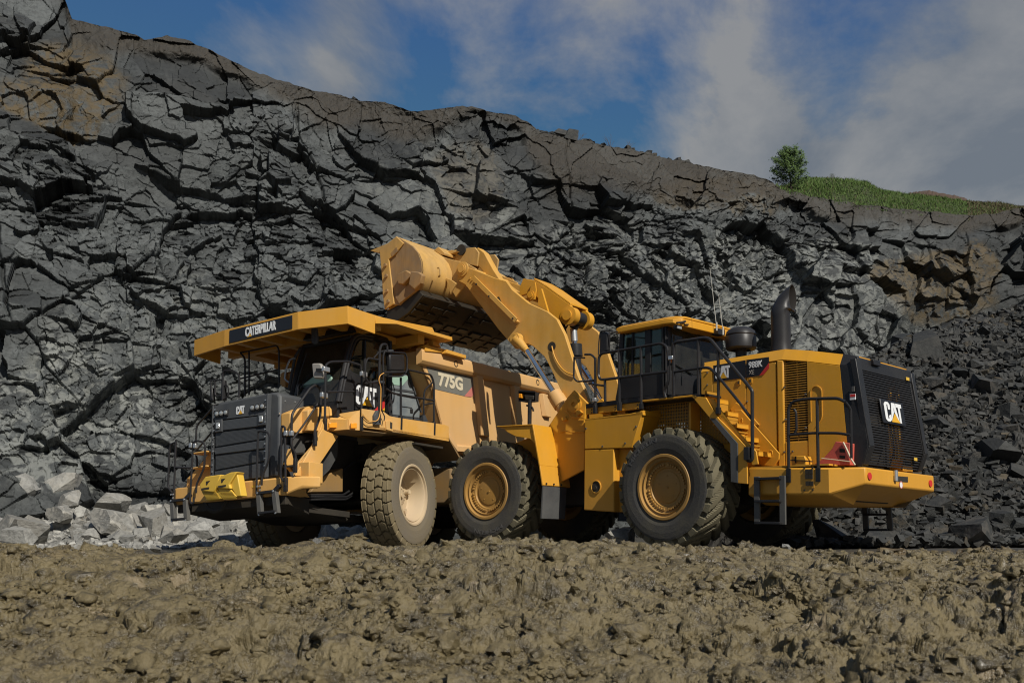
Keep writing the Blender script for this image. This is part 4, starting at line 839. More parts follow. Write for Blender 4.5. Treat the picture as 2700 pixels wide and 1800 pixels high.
    m.build('cooling_fan',M_step,ld); m=MB(); m.box(-2.85,-2.8,-.9,.85,1.3,2.9); m.build('rear_radiator_core',M_dk,ld)
    for yy in(-.88,-.60): 
        m=MB(); m.box(-2.98,-2.93,yy,yy+.05,1.4,2.7); m.build('fan_guard_post',M_yel,ld)
    # logo board
    c=[yz(8,1650,1290,rx(2.2)-.02),yz(8,1885,1335,rx(2.2)-.02),yz(9,1890,150,rx(2.0)-.02),yz(9,1675,135,rx(1.95)-.02)]
    yL,yR=c[0].y,c[1].y; zT=c[0].z+.0; zB=c[3].z+.0; xx=rx((zT+zB)/2)
    tl=V((rx(zT)-.01,yL,zT)); bl_=V((rx(zB)-.01,yL,zB)); up=(tl-bl_); m=MB(); q=[tl,V((tl.x,yR,tl.z)),V((bl_.x,yR,bl_.z)),bl_]; m.prism(q,[p+V((-.03,0,0)) for p in q]); lb=m.build('logo_board',M_dec,ld,.02)
    cat_logo(bl_+V((-.035,-.05,0))+up*.10,(0,-1,0),up,abs(yR-yL)*.82,up.length*.80,lb,None,.004)
    for q in((1915,1072,1948,1112,8),(1998,492,2030,528,9)):
        a_=yz(q[4],q[0],q[1],rx(2.8 if q[4]==8 else 1.5)-.01);b_=yz(q[4],q[2],q[3],a_.x); m=MB(); m.box(a_.x-.006,a_.x,min(a_.y,b_.y),max(a_.y,b_.y),min(a_.z,b_.z),max(a_.z,b_.z)); m.build('warning_label',M_chockY,ld)
    # exhaust, air cleaner, antenna
    ye=.30; e0=L(8,630,790,'y',ye); 
    q=lambda x,y:L(8,x,y,'y',ye)
    m=MB(); cx=q(622,600).x; rr=abs(q(532,600).x-q(715,600).x)*math.cos(R_(47))*.5*1.32; rr=.168
    s0=q(622,400); m.lathe((cx,ye,hc.z-.1),(0,0,1),[(0,.22),(.08,.19),(.22,rr+.015),(.35,rr),(s0.z-hc.z+.05,rr)],28)
    n=28; RI=RL.transposed(); top=L(8,708,95,'y',ye); bo=L(8,712,372,'y',ye); cm=(top+bo)/2; rt=RI@V((1,0,0)); cmx=V((cx,ye,0)); off=(cm-cmx).dot(rt); bx=cmx+rt*off; cm=V((bx.x,bx.y,cm.z))
    nr=RI@V((.79,-.61,0)); hr_=RI@V((.61,.79,0)); rings=[]
    def ring(c,wd,ax): return [c+hr_*math.cos(2*PI*k/n)*rr+wd*math.sin(2*PI*k/n)*ax for k in range(n)]
    zz=bo.z; rings.append(ring(V((cx,ye,zz-.12)),-nr,rr)); rings.append(ring(V((cx,ye,zz-.02)),-nr,rr))
    for f in(.25,.5,.75): rings.append(ring(V((cx,ye,zz)).lerp(cm,f),(-nr*(1-f)+V((0,0,1))*f).normalized(),rr*(1-f)+(top-bo).length*.5*f))
    rings.append(ring(cm,V((0,0,1)),(top-bo).length*.5)); s0.z=zz-.1
    m=MB(); m.lathe((cx,ye,hc.z-.1),(0,0,1),[(0,.24),(.08,.21),(.22,rr+.015),(.35,rr),(zz-.1-hc.z+.1,rr)],28)
    m.add([v for r_ in rings for v in r_],[[i*n+k,i*n+(k+1)%n,(i+1)*n+(k+1)%n,(i+1)*n+k] for i in range(len(rings)-1) for k in range(n)],True)
    o=m.build('exhaust_stack',M_exh,ld); m=MB(); ctr=[sum(r_,V())/n for r_ in rings]; inn=[[c_+(p_-c_)*.93 for p_ in r_] for c_,r_ in zip(ctr,rings)]
    m.add([v for r_ in inn for v in r_],[[i*n+k,i*n+(k+1)%n,(i+1)*n+(k+1)%n,(i+1)*n+k] for i in range(len(rings)-1) for k in range(n)],True); m.add(inn[0],[list(range(n))])
    m.add(inn[-1]+rings[-1],[[k,(k+1)%n,n+(k+1)%n,n+k] for k in range(n)]); m.build('exhaust_inside',M_soot,o)
    yp=.3; c=L(8,210,690,'y',yp); m=MB(); m.cyl((c.x,yp,h0.z-.1),(c.x,yp,c.z-.15),.10,20); m.box(c.x-.32,c.x+.2,yp-.25,yp+.25,h0.z-.02,h0.z+.08)
    rp=.275; m.lathe((c.x,yp,c.z-.2),(0,0,1),[(0,.18),(.02,rp-.02),(.05,rp),(.25,rp),(.27,rp-.012),(.29,rp),(.35,rp-.02),(.40,rp-.08),(.42,rp-.12),(.43,0)],36); pc=m.build('air_precleaner',M_exh,ld)
    for (a_,b_,yy) in(((6,1762,330),(6,1725,0),.9),((6,1828,375),(6,1785,0),.2)):
        p=L(*a_,'y',yy);d=L(*b_,'y',yy); d=p+(d-p)*(1.9 if yy>.5 else 1.05); m=MB(); m.cyl(p+V((0,0,-.05)),p+V((0,0,.10)),.016,8); m.cone(p,d,.006,.0035,6); m.build('whip_antenna',M_wht2,ld)
    # ---------------- platform, cab
    yp=1.45; zp=L(6,1240,1040,'y',yp).z; 
    xa=L(6,410,1125,'y',yp).x; xb=L(6,1000,1040,'y',yp).x; xe=L(6,1650,1040,'y',yp).x
    m=MB(); m.exty([L(6,*q,'y',yp) for q in((410,1115),(1190,1020),(1600,1010),(1600,1055),(1190,1060),(980,1090),(410,1162))],yp-.05); m.box(xe,xa,-1.4,1.4,zp-.06,zp-.02); m.build('platform_edge',M_blk,ld,.004)
    m=MB(); m.exty([L(6,*q,'y',yp-.02) for q in((412,1162),(980,1095),(980,1165),(412,1225))],yp-.08); ps=m.build('platform_skirt',M_yel,ld,.004)
    m=MB()
    for q in((472,1175),(472,1205),(715,1148),(715,1176),(945,1125),(945,1158)): p=L(6,*q,'y',yp-.02); m.cyl(p,p+V((0,.01,0)),.014,8)
    m.build('bolt_row',M_blk,ps)
    yc=1.10; C_=lambda x,y,v=yc:L('a',x,y,'y',v)
    cr=C_(1310,1400); cf=C_(560,1400); xr=cr.x; xf=cf.x-.02
    z0=zp-.02; z1=C_(1310,180).z; xrr=L('a',2290,600,'y',.4).x
    # the cab rear wall recedes on the right: plane x = xrr .. use the image corner at (1440, 1480)
    xk=L('a',1440,1450,'y',yc-.0).x
    yR=-.62; 
    m=MB(); fl=z0
    # lower panels
    sl=C_(520,1180).z; sl2=C_(1000,1090).z
    m.exty([C_(520,1160),C_(1000,1085),C_(1330,1045),C_(1340,1500),C_(440,1600)],yc-.04)
    m.prism([V((xk,yc,sl2+.0)),V((xk,yR,sl2)),V((xk,yR,fl)),V((xk,yc,fl))],[V((xk+.04,yc,sl2)),V((xk+.04,yR,sl2)),V((xk+.04,yR,fl)),V((xk+.04,yc,fl))])
    m.box(xk,xf,yR,yR+.04,fl,sl2); m.box(xk,xf,yR,yc,fl,fl+.05)
    m.box(xk,xf,yR,yc,z1-.03,z1+.12); m.build('cab_shell',M_blk,ld,.01)
    m=MB()
    for x0_,x1_,za_,zb_ in((1310,1430,180,1480),):
        a_,b_,c_,d_=C_(x0_,za_),C_(x1_,za_),C_(x1_,zb_),C_(x0_,zb_); m.exty([a_,b_,c_,d_],yc-.14)
    for q in(((525,290),(600,300),(545,1170),(480,1170)),((1000,215),(1110,200),(1100,1080),(1000,1090))): m.exty([C_(*p) for p in q],yc-.06)
    m.cyl(C_(1390,230,yc+.02),C_(1400,1480,yc+.02),.02,8); m.cyl(C_(1340,230,yc+.02),C_(1345,1480,yc+.02),.015,8)
    m.exty([C_(510,290),C_(1310,190),C_(1310,150),C_(510,240)],yc-.05)
    for yy in(yR,): 
        m.box(xk,xk+.09,yy,yy+.08,fl,z1); m.box(xf-.08,xf,yy,yy+.08,fl,z1)
    m.build('cab_frame',M_blk,ld,.008)
    for a_,b_ in((600,1000),(1110,1310)):
        m=MB(); m.exty([C_(a_,300 if a_<1000 else 210,yc-.02),C_(b_,230 if a_<1000 else 190,yc-.02),C_(b_,1060 if a_>1000 else 1110,yc-.02),C_(a_-30,1150 if a_<1000 else 1075,yc-.02)],yc-.03); m.build('side_window',M_glassL,ld)
    m=MB(); m.exty([C_(755,300,yc-.005),C_(785,300,yc-.005),C_(770,1130,yc-.005),C_(740,1130,yc-.005)],yc-.04); m.build('window_divider',M_blk,ld)
    m=MB(); m.prism([V((xk-.005,yc-.1,z1)),V((xk-.005,yR+.05,z1)),V((xk-.005,yR+.05,sl2)),V((xk-.005,yc-.1,sl2))],[V((xk+.005,yc-.1,z1)),V((xk+.005,yR+.05,z1)),V((xk+.005,yR+.05,sl2)),V((xk+.005,yc-.1,sl2))]); m.build('rear_window',M_glassL,ld)
    m=MB(); m.box(xk+.0,xf,yR-.005,yR+.005,sl2,z1); m.build('right_window',M_glassL,ld)
    m=MB(); m.prism([V((xf,yc-.03,fl)),V((xf,yR,fl)),V((xf-.10,yR,z1)),V((xf-.10,yc-.03,z1))],[V((xf+.01,yc-.03,fl)),V((xf+.01,yR,fl)),V((xf-.09,yR,z1)),V((xf-.09,yc-.03,z1))]); m.build('windscreen',M_glassL,ld)
    # roof
    yo=1.22; R1=L('a',455,250,'y',yo); R1b=L('a',450,300,'y',yo); R2=L('a',1320,68,'y',yo); R3=L('a',1600,75,'y',yo-.06)
    zr=L('a',1440,60,'y',yo).z; zf_=L('a',480,245,'y',yo).z
    xkr=xk-.30
    plan=[(R1.x,yo),(R2.x-.05,yo),(xkr+.12,yo-.03),(xkr,yo-.16),(xkr-.03,.1),(xkr,-.62),(xkr+.12,-.75),(R1.x,-.75)]
    zat=lambda x:zf_+(zr-zf_)*(R1.x-x)/(R1.x-R2.x) if x>R2.x else zr-(R2.x-x)*.02
    m=MB(); m.prism([V((x,y_,zat(x)-.0)) for x,y_ in plan],[V((x,y_,zat(x)-.10-(.05 if i in(3,4,5) else 0))) for i,(x,y_) in enumerate(plan)])
    m.prism([V((x*.96,y_*.9+.02,zat(x)+.05)) for x,y_ in plan],[V((x,y_,zat(x)-.001)) for x,y_ in plan]); rf=m.build('cab_roof',M_yel,ld,.02)
    m=MB(); a_=L('a',1575,190,'x',xkr+.05);b_=L('a',1670,285,'x',xkr+.05); m.box(a_.x-.03,a_.x+.05,min(a_.y,b_.y),max(a_.y,b_.y),min(a_.z,b_.z),max(a_.z,b_.z)); wl=m.build('work_light',M_blk,ld,.008)
    m=MB(); m.box(a_.x-.036,a_.x-.031,min(a_.y,b_.y)+.01,max(a_.y,b_.y)-.01,min(a_.z,b_.z)+.01,(a_.z+b_.z)/2+.02); m.build('work_light_lens',M_lens,wl)
    m=MB(); m.tube([L('a',*q,'x',xkr-.02) for q in((1600,150),(1700,140),(1760,120))],.02); m.tube([L('a',*q,'x',xkr-.02) for q in((1740,180),(1820,180))],.012)
    p=L('a',2310,300,'x',xkr); m.box(p.x-.12,p.x+.05,p.y-.16,p.y+.06,p.z-.08,p.z+.03); m.build('roof_bracket',M_blk,ld)
    m=MB(); m.tube([L('a',*q,'x',xk-.03) for q in((1500,880),(1680,990),(1780,1040),(1900,1110))],.012); m.build('rear_wiper',M_blk,ld)
    # seat
    m=MB(); sx=xk+.45; m.box(sx,sx+.5,.0,.5,fl+.35,fl+.5); m.box(sx-.08,sx+.06,.0,.5,fl+.45,fl+1.05); m.box(sx-.06,sx+.04,.12,.38,fl+1.1,fl+1.36); m.build('seat',M_seat,ld,.05)
    m=MB(); m.box(sx-.02,sx+.35,.55,.68,fl+.5,fl+.58); m.box(xf-.5,xf-.2,-.2,.6,fl+.05,fl+.85); m.box(xf-.55,xf-.45,.65,.95,fl+.8,fl+1.1); m.lathe((xf-.6,.25,fl+.95),(-.6,0,.8),[(0,.20),(.02,.21),(.03,.2),(.02,.18),(0,.2)],20); m.build('dashboard',M_dk,ld,.02)
    for q in(((1228,965),(1285,925),(1285,1005)),): m=MB(); m.exty([C_(*p,yc-.05) for p in q],yc-.06); m.build('orange_tag',M_org,ld)
    # left mirror
    m=MB(); m.exty([L(6,*q,'y',1.5) for q in((555,370),(600,365),(632,385),(630,560),(590,595),(548,600))],1.4); m.build('mirror',M_blk,ld,.02)
    m=MB(); m.tube([L(6,*q,'y',1.5) for q in((540,610),(545,470),(560,362),(620,358),(740,372))],.012); m.build('mirror_arm',M_blk,ld)
    # ---------------- handrails on the platform
    Y=1.5; m=MB(); P_=lambda *q:L(6,*q,'y',Y)
    m.tube([P_(1235,1050),P_(1215,980),P_(1262,900),P_(1260,600),P_(1245,520),P_(1190,488),P_(545,600),P_(540,820),P_(560,865),P_(620,862),P_(1255,780)],.026,8,.12)
    for a_ in(((755,560),(758,1185)),((980,515),(985,1165)),((608,868),(610,1090)),((508,640),(510,1215))): m.tube([P_(*a_[0]),P_(*a_[1])],.026)
    m.tube([P_(400,605),P_(470,605),P_(510,650)],.022); m.tube([P_(385,885),P_(500,875)],.02); m.tube([P_(440,905),P_(608,930)],.02); m.build('platform_handrail',M_rail,ld)
    m=MB(); m.tube([P_(1318,1030),P_(1318,495),P_(1350,475),P_(1650,432),P_(1700,450),P_(2100,940),P_(2130,980),L(7,2133,500,'y',Y),L(7,2110,535,'y',Y),L(7,2080,520,'y',Y)],.03,8,.1)
    m.tube([P_(1318,785),P_(1600,742),P_(1690,740),P_(1760,810),P_(1990,1090),P_(2120,1265)],.026,8,.15)
    for a_ in(((1572,455),(1575,1020)),((1778,560),(1782,1210))): m.tube([P_(*a_[0]),P_(*a_[1])],.026)
    m.build('stair_handrail',M_rail,ld)
    m=MB()
    for q in((508,1130,1215),(758,1095,1185),(985,1110,1170),(1780,1150,1220)): m.bar(P_(q[0],q[1]),P_(q[0],q[2]),.07,.07)
    m.bar(L(7,2085,385,'y',Y),L(7,2085,520,'y',Y),.1,.1); m.build('rail_socket',M_blk,ld,.004)
    for q in((6,505,1072),(6,1292,640)):
        c=L(*q,'y',Y+.02); m=MB(); m.box(c.x-.05 if q[1]>1000 else c.x-.03,c.x+.05,c.y-.03,c.y+.03,c.z-.035,c.z+.035); m.build('rail_clamp',M_silv,ld,.008)
    m=MB(); m.exty([L(6,*q,'y',Y) for q in((1282,648),(1303,655),(1302,675),(1290,690),(1285,668))],Y-.02); m.build('orange_tag',M_org,ld)
    # small mirror on front rail
    m=MB(); m.tube([P_(290,630),P_(285,850),P_(320,885),P_(500,870)],.018); m.tube([P_(290,635),P_(400,640)],.016); m.build('grab_rail',M_rail,ld)
    # ---------------- tank box ahead of rear wheel
    Y=1.52; Q=lambda n,x,y,v=Y:L(n,x,y,'y',v)
    m=MB(); up=[Q(6,400,1272),Q(6,870,1240),Q(6,1000,1190),Q(6,1060,1200),Q(6,1060,1290),Q(7,930,395),Q(7,398,405)]
    m.exty([Q(6,400,1272),Q(6,870,1215),Q(6,1005,1180),Q(7,880,392),Q(7,398,405)],.95); bx=m.build('side_box',M_yel,ld,.012)
    m=MB(); m.exty([Q(7,396,412,Y-.004),Q(7,700,400,Y-.004),Q(7,700,1055,Y-.004),Q(7,388,1035,Y-.004)],.95); m.exty([Q(7,700,400,1.36),Q(7,900,395,1.36),Q(7,880,520,1.36),Q(7,830,1055,1.36),Q(7,700,1055,1.36)],.95); m.build('fuel_tank',M_yel,ld,.02)
    m=MB(); p=Q(7,517,795); m.lathe(p+V((0,-.005,0)),(0,1,0),[(.0,.125),(.018,.125),(.02,.11),(-.0,.105)],24); m.build('filler_rim',M_yel,ld); m=MB(); m.cyl(p+V((0,-.0,0)),p+V((0,.004,0)),.106,20); m.cyl(p+V((.02,0,-.02)),p+V((.02,.02,-.02)),.04,12); m.build('filler_recess',M_dk,ld)
    m=MB()
    for q in((6,930,1350),(6,412,1370),(7,583,377),(7,818,345),(7,410,195)): p=Q(*q); m.cyl(p,p+V((0,.012,0)),.018,8)
    m.build('bolt_row',M_step,ld)
    m=MB(); zt_=Q(6,400,1272).z; x0_=Q(6,400,1272).x;x1_=Q(6,1000,1190).x
    for q in((640,1195),(790,1180)):
        p=L(6,q[0],q[1]+15,'y',1.3); m.box(p.x-.10,p.x+.10,1.26,1.34,p.z-.06,p.z+.0); 
    m.build('lid_latch',M_yel,ld,.006)
    m=MB(); m.prism([V((x0_,Y,zt_)),V((x1_,Y,zt_+.02)),V((x1_,1.0,zt_+.12)),V((x0_,1.0,zt_+.10))],[V((x0_,Y,zt_-.03)),V((x1_,Y,zt_-.03)),V((x1_,1.0,zt_-.03)),V((x0_,1.0,zt_-.03))]); m.build('box_lid',M_yel,ld,.004)
    m=MB(); m.exty([Q(7,300,245,1.1),Q(7,390,250,1.1),Q(7,390,475,1.1),Q(7,300,465,1.1)],.9); m.build('hinge_guard',M_blk,ld,.01)
    # perforated panel behind wheel
    m=MB(); m.exty([Q(6,1000,1100,1.02),Q(6,1640,1060,1.02),Q(6,1700,1300,1.02),Q(7,1900,350,1.02),Q(7,900,400,1.02)],1.0); m.build('perforated_panel',M_perf,ld)
    m=MB(); m.box(Q(6,1600,1200,1.0).x,Q(6,1585,1200,1.0).x,1.02,1.3,1.9,2.5); m.build('fender_brace',M_yel,ld)
    # ---------------- fender
    Yo=1.78; Fd=lambda n,x,y,v=Yo:L(n,x,y,'y',v)
    path=[Q(6,978,1100,1.5),Q(6,1510,1043,1.5),Q(6,1700,1262,1.5),Q(7,1985,352,1.5),Q(7,1985,757,1.5)]
    outer=[Q(6,978,1085,1.5),Q(6,1510,1040,1.5),Q(6,1648,1048,1.5),Q(6,1780,1270,1.5),Q(7,2075,395,1.5),Q(7,2080,765,1.5)]
    m=MB(); th=.03
    line=[Q(6,975,1095,1.5),Q(6,1510,1040,1.5),Q(6,1695,1262,1.5),Q(7,1985,350,1.5),Q(7,1985,757,1.5)]
    back=[V((p.x,1.05,p.z)) for p in line]
    for a_,b_,c_,d_ in zip(line[:-1],line[1:],back[1:],back[:-1]): m.prism([a_,b_,c_,d_],[a_+V((-.02,0,.03)),b_+V((-.02,0,.03)),c_+V((-.02,0,.03)),d_+V((-.02,0,.03))])
    # outward facing strip
    strip=[Q(6,1510,1040,1.50),Q(6,1650,1048,1.5),Q(6,1782,1262,1.5),Q(7,2075,385,1.5),Q(7,2080,765,1.5),Q(7,1985,757,1.5),Q(7,1985,350,1.5),Q(6,1755,1265,1.5),Q(6,1695,1262,1.5)]
    m.exty([p+V((0,.005,0)) for p in strip],1.47); m.build('rear_fender',M_yel,ld,.006)
    fl_=[Q(6,1690,1262,1.5),Q(6,1755,1265,1.5),Q(7,1985,350,1.5),Q(7,1985,757,1.5),Q(7,1912,745,1.5),Q(7,1905,350,1.5)]
    m=MB(); m.exty([p+V((0,.012,0)) for p in fl_],1.46); m.build('fender_flare',M_flare,ld,.006)
    # ---------------- stairs
    yo_,yi=1.46,1.02
    S=lambda n,x,y,v=yo_:L(n,x,y,'y',v)
    tre=[((6,1740,1068),(6,1925,1100)),((6,1850,1200),(6,2025,1240)),((6,1955,1325),(6,2115,1375)),((6,2060,1465),(6,2240,1515)),((7,2190,440),(7,2352,480))]
    m=MB(); m.exty([L(6,*q,'y',1.47) for q in((1650,1050),(1720,1060),(2085,1568),(2010,1568))]+[L(7,2075,395,'y',1.47)][:0],1.44)
    m.exty([L(7,*q,'y',1.47) for q in((1790,60),(1830,60),(2170,430),(2190,560),(2130,570),(2070,390))],1.44)
    st=m.build('stair_side',M_yel,ld,.005)
    m=MB(); m.exty([L(8,*q,'y',1.03) for q in((150,1335),(175,1345),(340,1500),(400,1568),(180,1568),(100,1400))],1.0); m.exty([L(9,*q,'y',1.06) for q in((140,0),(210,0),(605,450),(600,510),(550,580),(330,560))],1.03); m.build('stair_side',M_yel,ld,.005)
    for (n_,xa_,ya_),(_,xb_,yb_) in tre:
        a_=L(n_,xa_,ya_,'y',1.43); b_=L(n_,xb_,yb_,'y',1.04); b_.z=a_.z; b_.x=a_.x; m=MB(); x=a_.x; z=a_.z; m.box(x,x+.22,1.04,1.43,z-.02,z)
        o=m.build('stair_tread',M_yel,ld); m=MB(); m.box(x-.012,x,1.04,1.43,z-.055,z+.004)
        for j in range(12): m.box(x-.012,x,1.05+.032*j,1.067+.032*j,z+.004,z+.022)
        m.build('tread_nosing',M_yel,o)
        m=MB(); m.box(x+.20,x+.205,1.05,1.42,z,z+.17); m.build('riser_plate',M_perf,o)
    m=MB(); m.tube([L(6,*q,'y',1.06) for q in((2022,1262),(2032,1275),(2030,1310),(2010,1310))],.01,6); m.tube([L(9,*q,'y',1.06) for q in((515,420),(535,425),(535,465),(510,465))],.01,6); m.build('stair_grab_loop',M_yel,ld)
    # ---------------- rear side handrails
    y=1.38; E_=lambda n,a,b:L(n,a,b,'y',y)
    m=MB(); m.tube([E_(9,705,640),E_(8,700,1400),E_(8,740,1330),E_(8,880,1298),E_(8,1215,1292),E_(8,1290,1330)],.026,8,.12); m.tube([E_(9,1010,640),E_(8,997,1300)],.026); m.tube([E_(9,705,262),E_(9,950,240),E_(9,1220,240),E_(9,1345,262)],.022)
    p=E_(8,1290,1330); 
    m.tube([p,L(8,1345,1400,'y',1.30),L(9,1350,260,'y',1.30),L(9,1352,500,'y',1.30)],.022,8,.1); m.tube([E_(8,760,1405),E_(8,780,1440),E_(9,785,200),E_(9,765,245)],.02); m.build('rear_handrail',M_rail,ld)
    m=MB(); m.bar(E_(9,712,605),E_(9,712,750),.08,.08); m.bar(E_(9,1016,600),E_(9,1016,742),.07,.08); m.build('rail_socket',M_blk,ld,.004)
    # ladders
    def ladder(y,q,zoom=9,far=False):
        m=MB(); tl,tr_,br,bl2=[L(zoom,*p,'y',y) for p in q]
        for a_,b_ in((tl,bl2),(tr_,br)): m.prism([a_+V((.04,-.02,0)),a_+V((-.06,-.02,0)),a_+V((-.06,.02,0)),a_+V((.04,.02,0))],[b_+V((.04,-.02,0)),b_+V((-.06,-.02,0)),b_+V((-.06,.02,0)),b_+V((.04,.02,0))])
        o=m.build('ladder',M_step,ld,.004); m=MB()
        for f in(.05,.52,.97): m.bar(tl.lerp(bl2,f),tr_.lerp(br,f),.16,.04)
        m.build('ladder_step',M_blk,o,.004)
    ladder(1.46,((370,690),(635,680),(640,1185),(375,1180)))
    ladder(-1.30,((1480,900),(1720,900),(1750,1250),(1500,1250)))
    m=MB(); q=[(665,690),(690,650),(700,780),(665,760)]; m.exty([E_(9,*p) for p in q],1.3); m.build('ladder_hinge',M_blk,ld)
    # small things fixed on the rear deck
    m=MB(); p=E_(9,800,530); m.exty([L(9,*q,'y',1.25) for q in((730,480),(865,475),(880,520),(880,578),(730,572))],1.05); bx=m.build('tool_box',M_yel,ld,.01)
    m=MB(); m.exty([L(9,*q,'y',1.26) for q in((722,515),(880,520),(880,530),(722,526))],1.04); m.exty([L(9,*q,'y',1.27) for q in((765,480),(778,480),(778,550),(768,550))],1.25); m.build('tool_box_strap',M_blk,bx)
    m=MB(); X=x4+.12
    q=[L(9,*p,'x',X) for p in((1880,500),(1980,508),(1985,640),(1890,628))]
    i_=[L(9,*p,'x',X) for p in((1898,522),(1968,528),(1970,582),(1900,576))]
    m.add(q+i_,[[0,1,5,4],[1,2,6,5],[2,3,7,6],[3,0,4,7]]); m.extx([L(9,*p,'x',X) for p in((1890,600),(1980,606),(1983,640),(1892,630))],X+.1)
    m.ext([q[0],q[3],q[3]+V((.22,0,0)),q[0]+V((.22,0,-.03))],(0,.01,0)); m.ext([q[0],q[1],q[1]+V((.22,0,-.03)),q[0]+V((.22,0,-.03))],(0,0,.01)); o=m.build('rear_lamp_guard',M_yel,ld)
    m=MB(); m.prism([p+V((.03,0,0)) for p in i_],[p+V((.12,0,0)) for p in i_]); m.build('rear_lamp',M_blk,o,.01)
    m=MB(); p=L(8,1590,940,'x',X0-.02); m.box(p.x-.05,p.x+.02,p.y-.12,p.y+.12,p.z-.03,p.z+.06); m.build('rear_camera',M_blk,ld,.01)
    m=MB(); p=L(8,2040,1415,'y',-1.12); m.box(p.x-.01,p.x+.05,-1.13,-1.08,p.z-.09,p.z+.09); m.build('warning_label',M_wht,ld)
    # =============== FRONT FRAME
    def pr(q,y0,y1,name,mat,bev=.012,par=None,mir=False):
        m=MB(A); m.prism([V((p[0],y0,p[2])) for p in q],[V((p[0],y1,p[2])) for p in q])
        if mir: m.prism([V((p[0],-y0,p[2])) for p in q],[V((p[0],-y1,p[2])) for p in q])
        return m.build(name,mat,par or ld,bev)
    m=MB(A); m.box(-2.1,.6,-.5,.5,.75,1.5); m.cyl((0,-1.2,1),(0,1.2,1),.26); m.cone((0,-.42,1),(0,.42,1),.42,.42,20); m.build('front_chassis',M_dk,ld,.02)
    yt=1.14; Tq=lambda n,x,y,v=yt:F(n,x,y,'y',v)
    for s in(1,-1):
        q=[Tq('e',890,610),Tq('e',990,700),Tq('e',1170,880),Tq('e',1125,980),Tq(6,400,1290),Tq(6,400,1500),Tq(7,393,620),V((-1.2,0,1.1)),V((-.3,0,1.1)),V((-.2,0,2.0)),Tq(6,60,1368),Tq(6,20,1350),Tq(6,225,1040)]
        pr(q,s*yt,s*(yt-.06),'loader_tower',M_yel)
    for s in(1,-1):
        pr([Tq(6,140,1140,.55),Tq(6,300,1000,.55),Tq(6,400,1100,.55),V((-1.7,0,2.0)),V((-1.0,0,1.8))],s*.5,s*.44,'inner_tower',M_yel)
    # pin at A
    pa=Tq('e',898,912,1.16); m=MB(A)
    for s in(1,-1): m.lathe((pa.x,s*1.14,pa.z),(0,s,0),[(0,.16),(.04,.16),(.045,.12),(.06,.12),(.06,.05),(.03,.05),(.03,0)],24)
    m.cyl((pa.x,-1.1,pa.z),(pa.x,1.1,pa.z),.08); m.exty([Tq('e',920,1050,1.2),Tq('e',1000,1020,1.2),Tq('e',1055,1080,1.2),Tq('e',950,1140,1.2)],1.14); m.build('arm_pin',M_yel,ld)
    m=MB(A); m.tube([Tq('e',*q,1.17) for q in((940,810),(1000,860),(990,1000))],.012,6); m.tube([Tq('e',*q,1.17) for q in((710,1020),(850,1180),(1080,1182),(1120,1200))],.012,6); m.tube([Tq('e',*q,1.17) for q in((600,1480),(700,1455),(820,1475),(1100,1470))],.012,6); m.build('grease_line',M_yel,ld)
    m=MB(A); m.exty([Tq('e',*q,1.2) for q in((630,1180),(705,1160),(730,1220),(700,1235),(640,1240))],1.14); m.build('line_bracket',M_yel,ld)
    # ---- lift arms
    ya=.83; Aq=lambda n,x,y,v=ya:F(n,x,y,'y',v)
    out=[(5,960,545),(5,985,400),(5,1070,420),(5,1130,425),(5,1350,520),(5,1465,550),(5,1530,640),(5,1700,780),(5,1890,865),(5,1990,945),(5,2070,1100),(5,2210,1530),('e',1080,560),('e',1200,880),('e',1000,1020),('e',790,920),('e',590,560),('e',480,320),('e',340,30),(6,0,640),(5,1860,1330),(5,1760,1230),(5,1690,1200),(5,1560,1230),(5,1500,1180),(5,1380,1040),(5,1060,600),(5,1000,610)]
    out=[(5,985,400),(5,1060,410),(5,1115,425),(5,1350,520),(5,1465,550),(5,1530,640),(5,1700,780),(5,1890,865),(5,1990,945),(5,2070,1100),(5,2210,1530),('e',1080,560),('e',1195,870),('e',1100,960),('e',900,1010),('e',790,920),('e',590,560),('e',480,320),('e',340,30),(5,1860,1330),(5,1745,1225),(5,1690,1200),(5,1560,1250),(5,1500,1180),(5,1380,1040),(5,1045,590),(5,960,545)]
    oq=[Aq(*q) for q in out]
    for s in(1,-1): pr(oq,s*ya,s*(ya-.11),'lift_arm',M_arm,.012)
    # stiffener rail on arm
    for s in(1,-1):
        m=MB(A); a_=Aq(5,1160,555);b_=Aq(5,1600,995); n_=(b_-a_).normalized(); up_=V((-n_.z,0,n_.x)); 
        if up_.z<0: up_=-up_
        m.prism([V((p.x,s*(ya),p.z)) for p in(a_,b_,b_+up_*.05,a_+up_*.05)],[V((p.x,s*(ya+.16),p.z)) for p in(a_,b_,b_+up_*.05,a_+up_*.05)])
        m.prism([V((p.x,s*(ya+.13),p.z)) for p in(a_,b_,b_+up_*.11,a_+up_*.11)],[V((p.x,s*(ya+.165),p.z)) for p in(a_,b_,b_+up_*.11,a_+up_*.11)])
        m.prism([V((p.x,s*ya,p.z)) for p in(a_-up_*.20,b_-up_*.10,b_,a_)],[V((p.x,s*(ya+.03),p.z)) for p in(a_-up_*.2,b_-up_*.10,b_,a_)])
        m.build('arm_guard_rail',M_arm,ld,.006)
    m=MB(A); pts=[Aq(5,1060,510,ya+.01),Aq(5,1190,560,ya+.01)]
    for i in range(6):
        p=Aq(5,1095+i*22,525+i*16,ya+.005); m.cyl(p,p+V((0,.02,0)),.022,8)
    m.build('bolt_row',M_arm,ld)
    # arm cross tube
    m=MB(A); p=Aq(5,1700,900,0); m.cyl((p.x,-.78,p.z),(p.x,.78,p.z),.17,24); m.build('cross_tube',M_arm,ld)
    # holes + hose
    m=MB(A); p=Aq(5,1940,1228); 
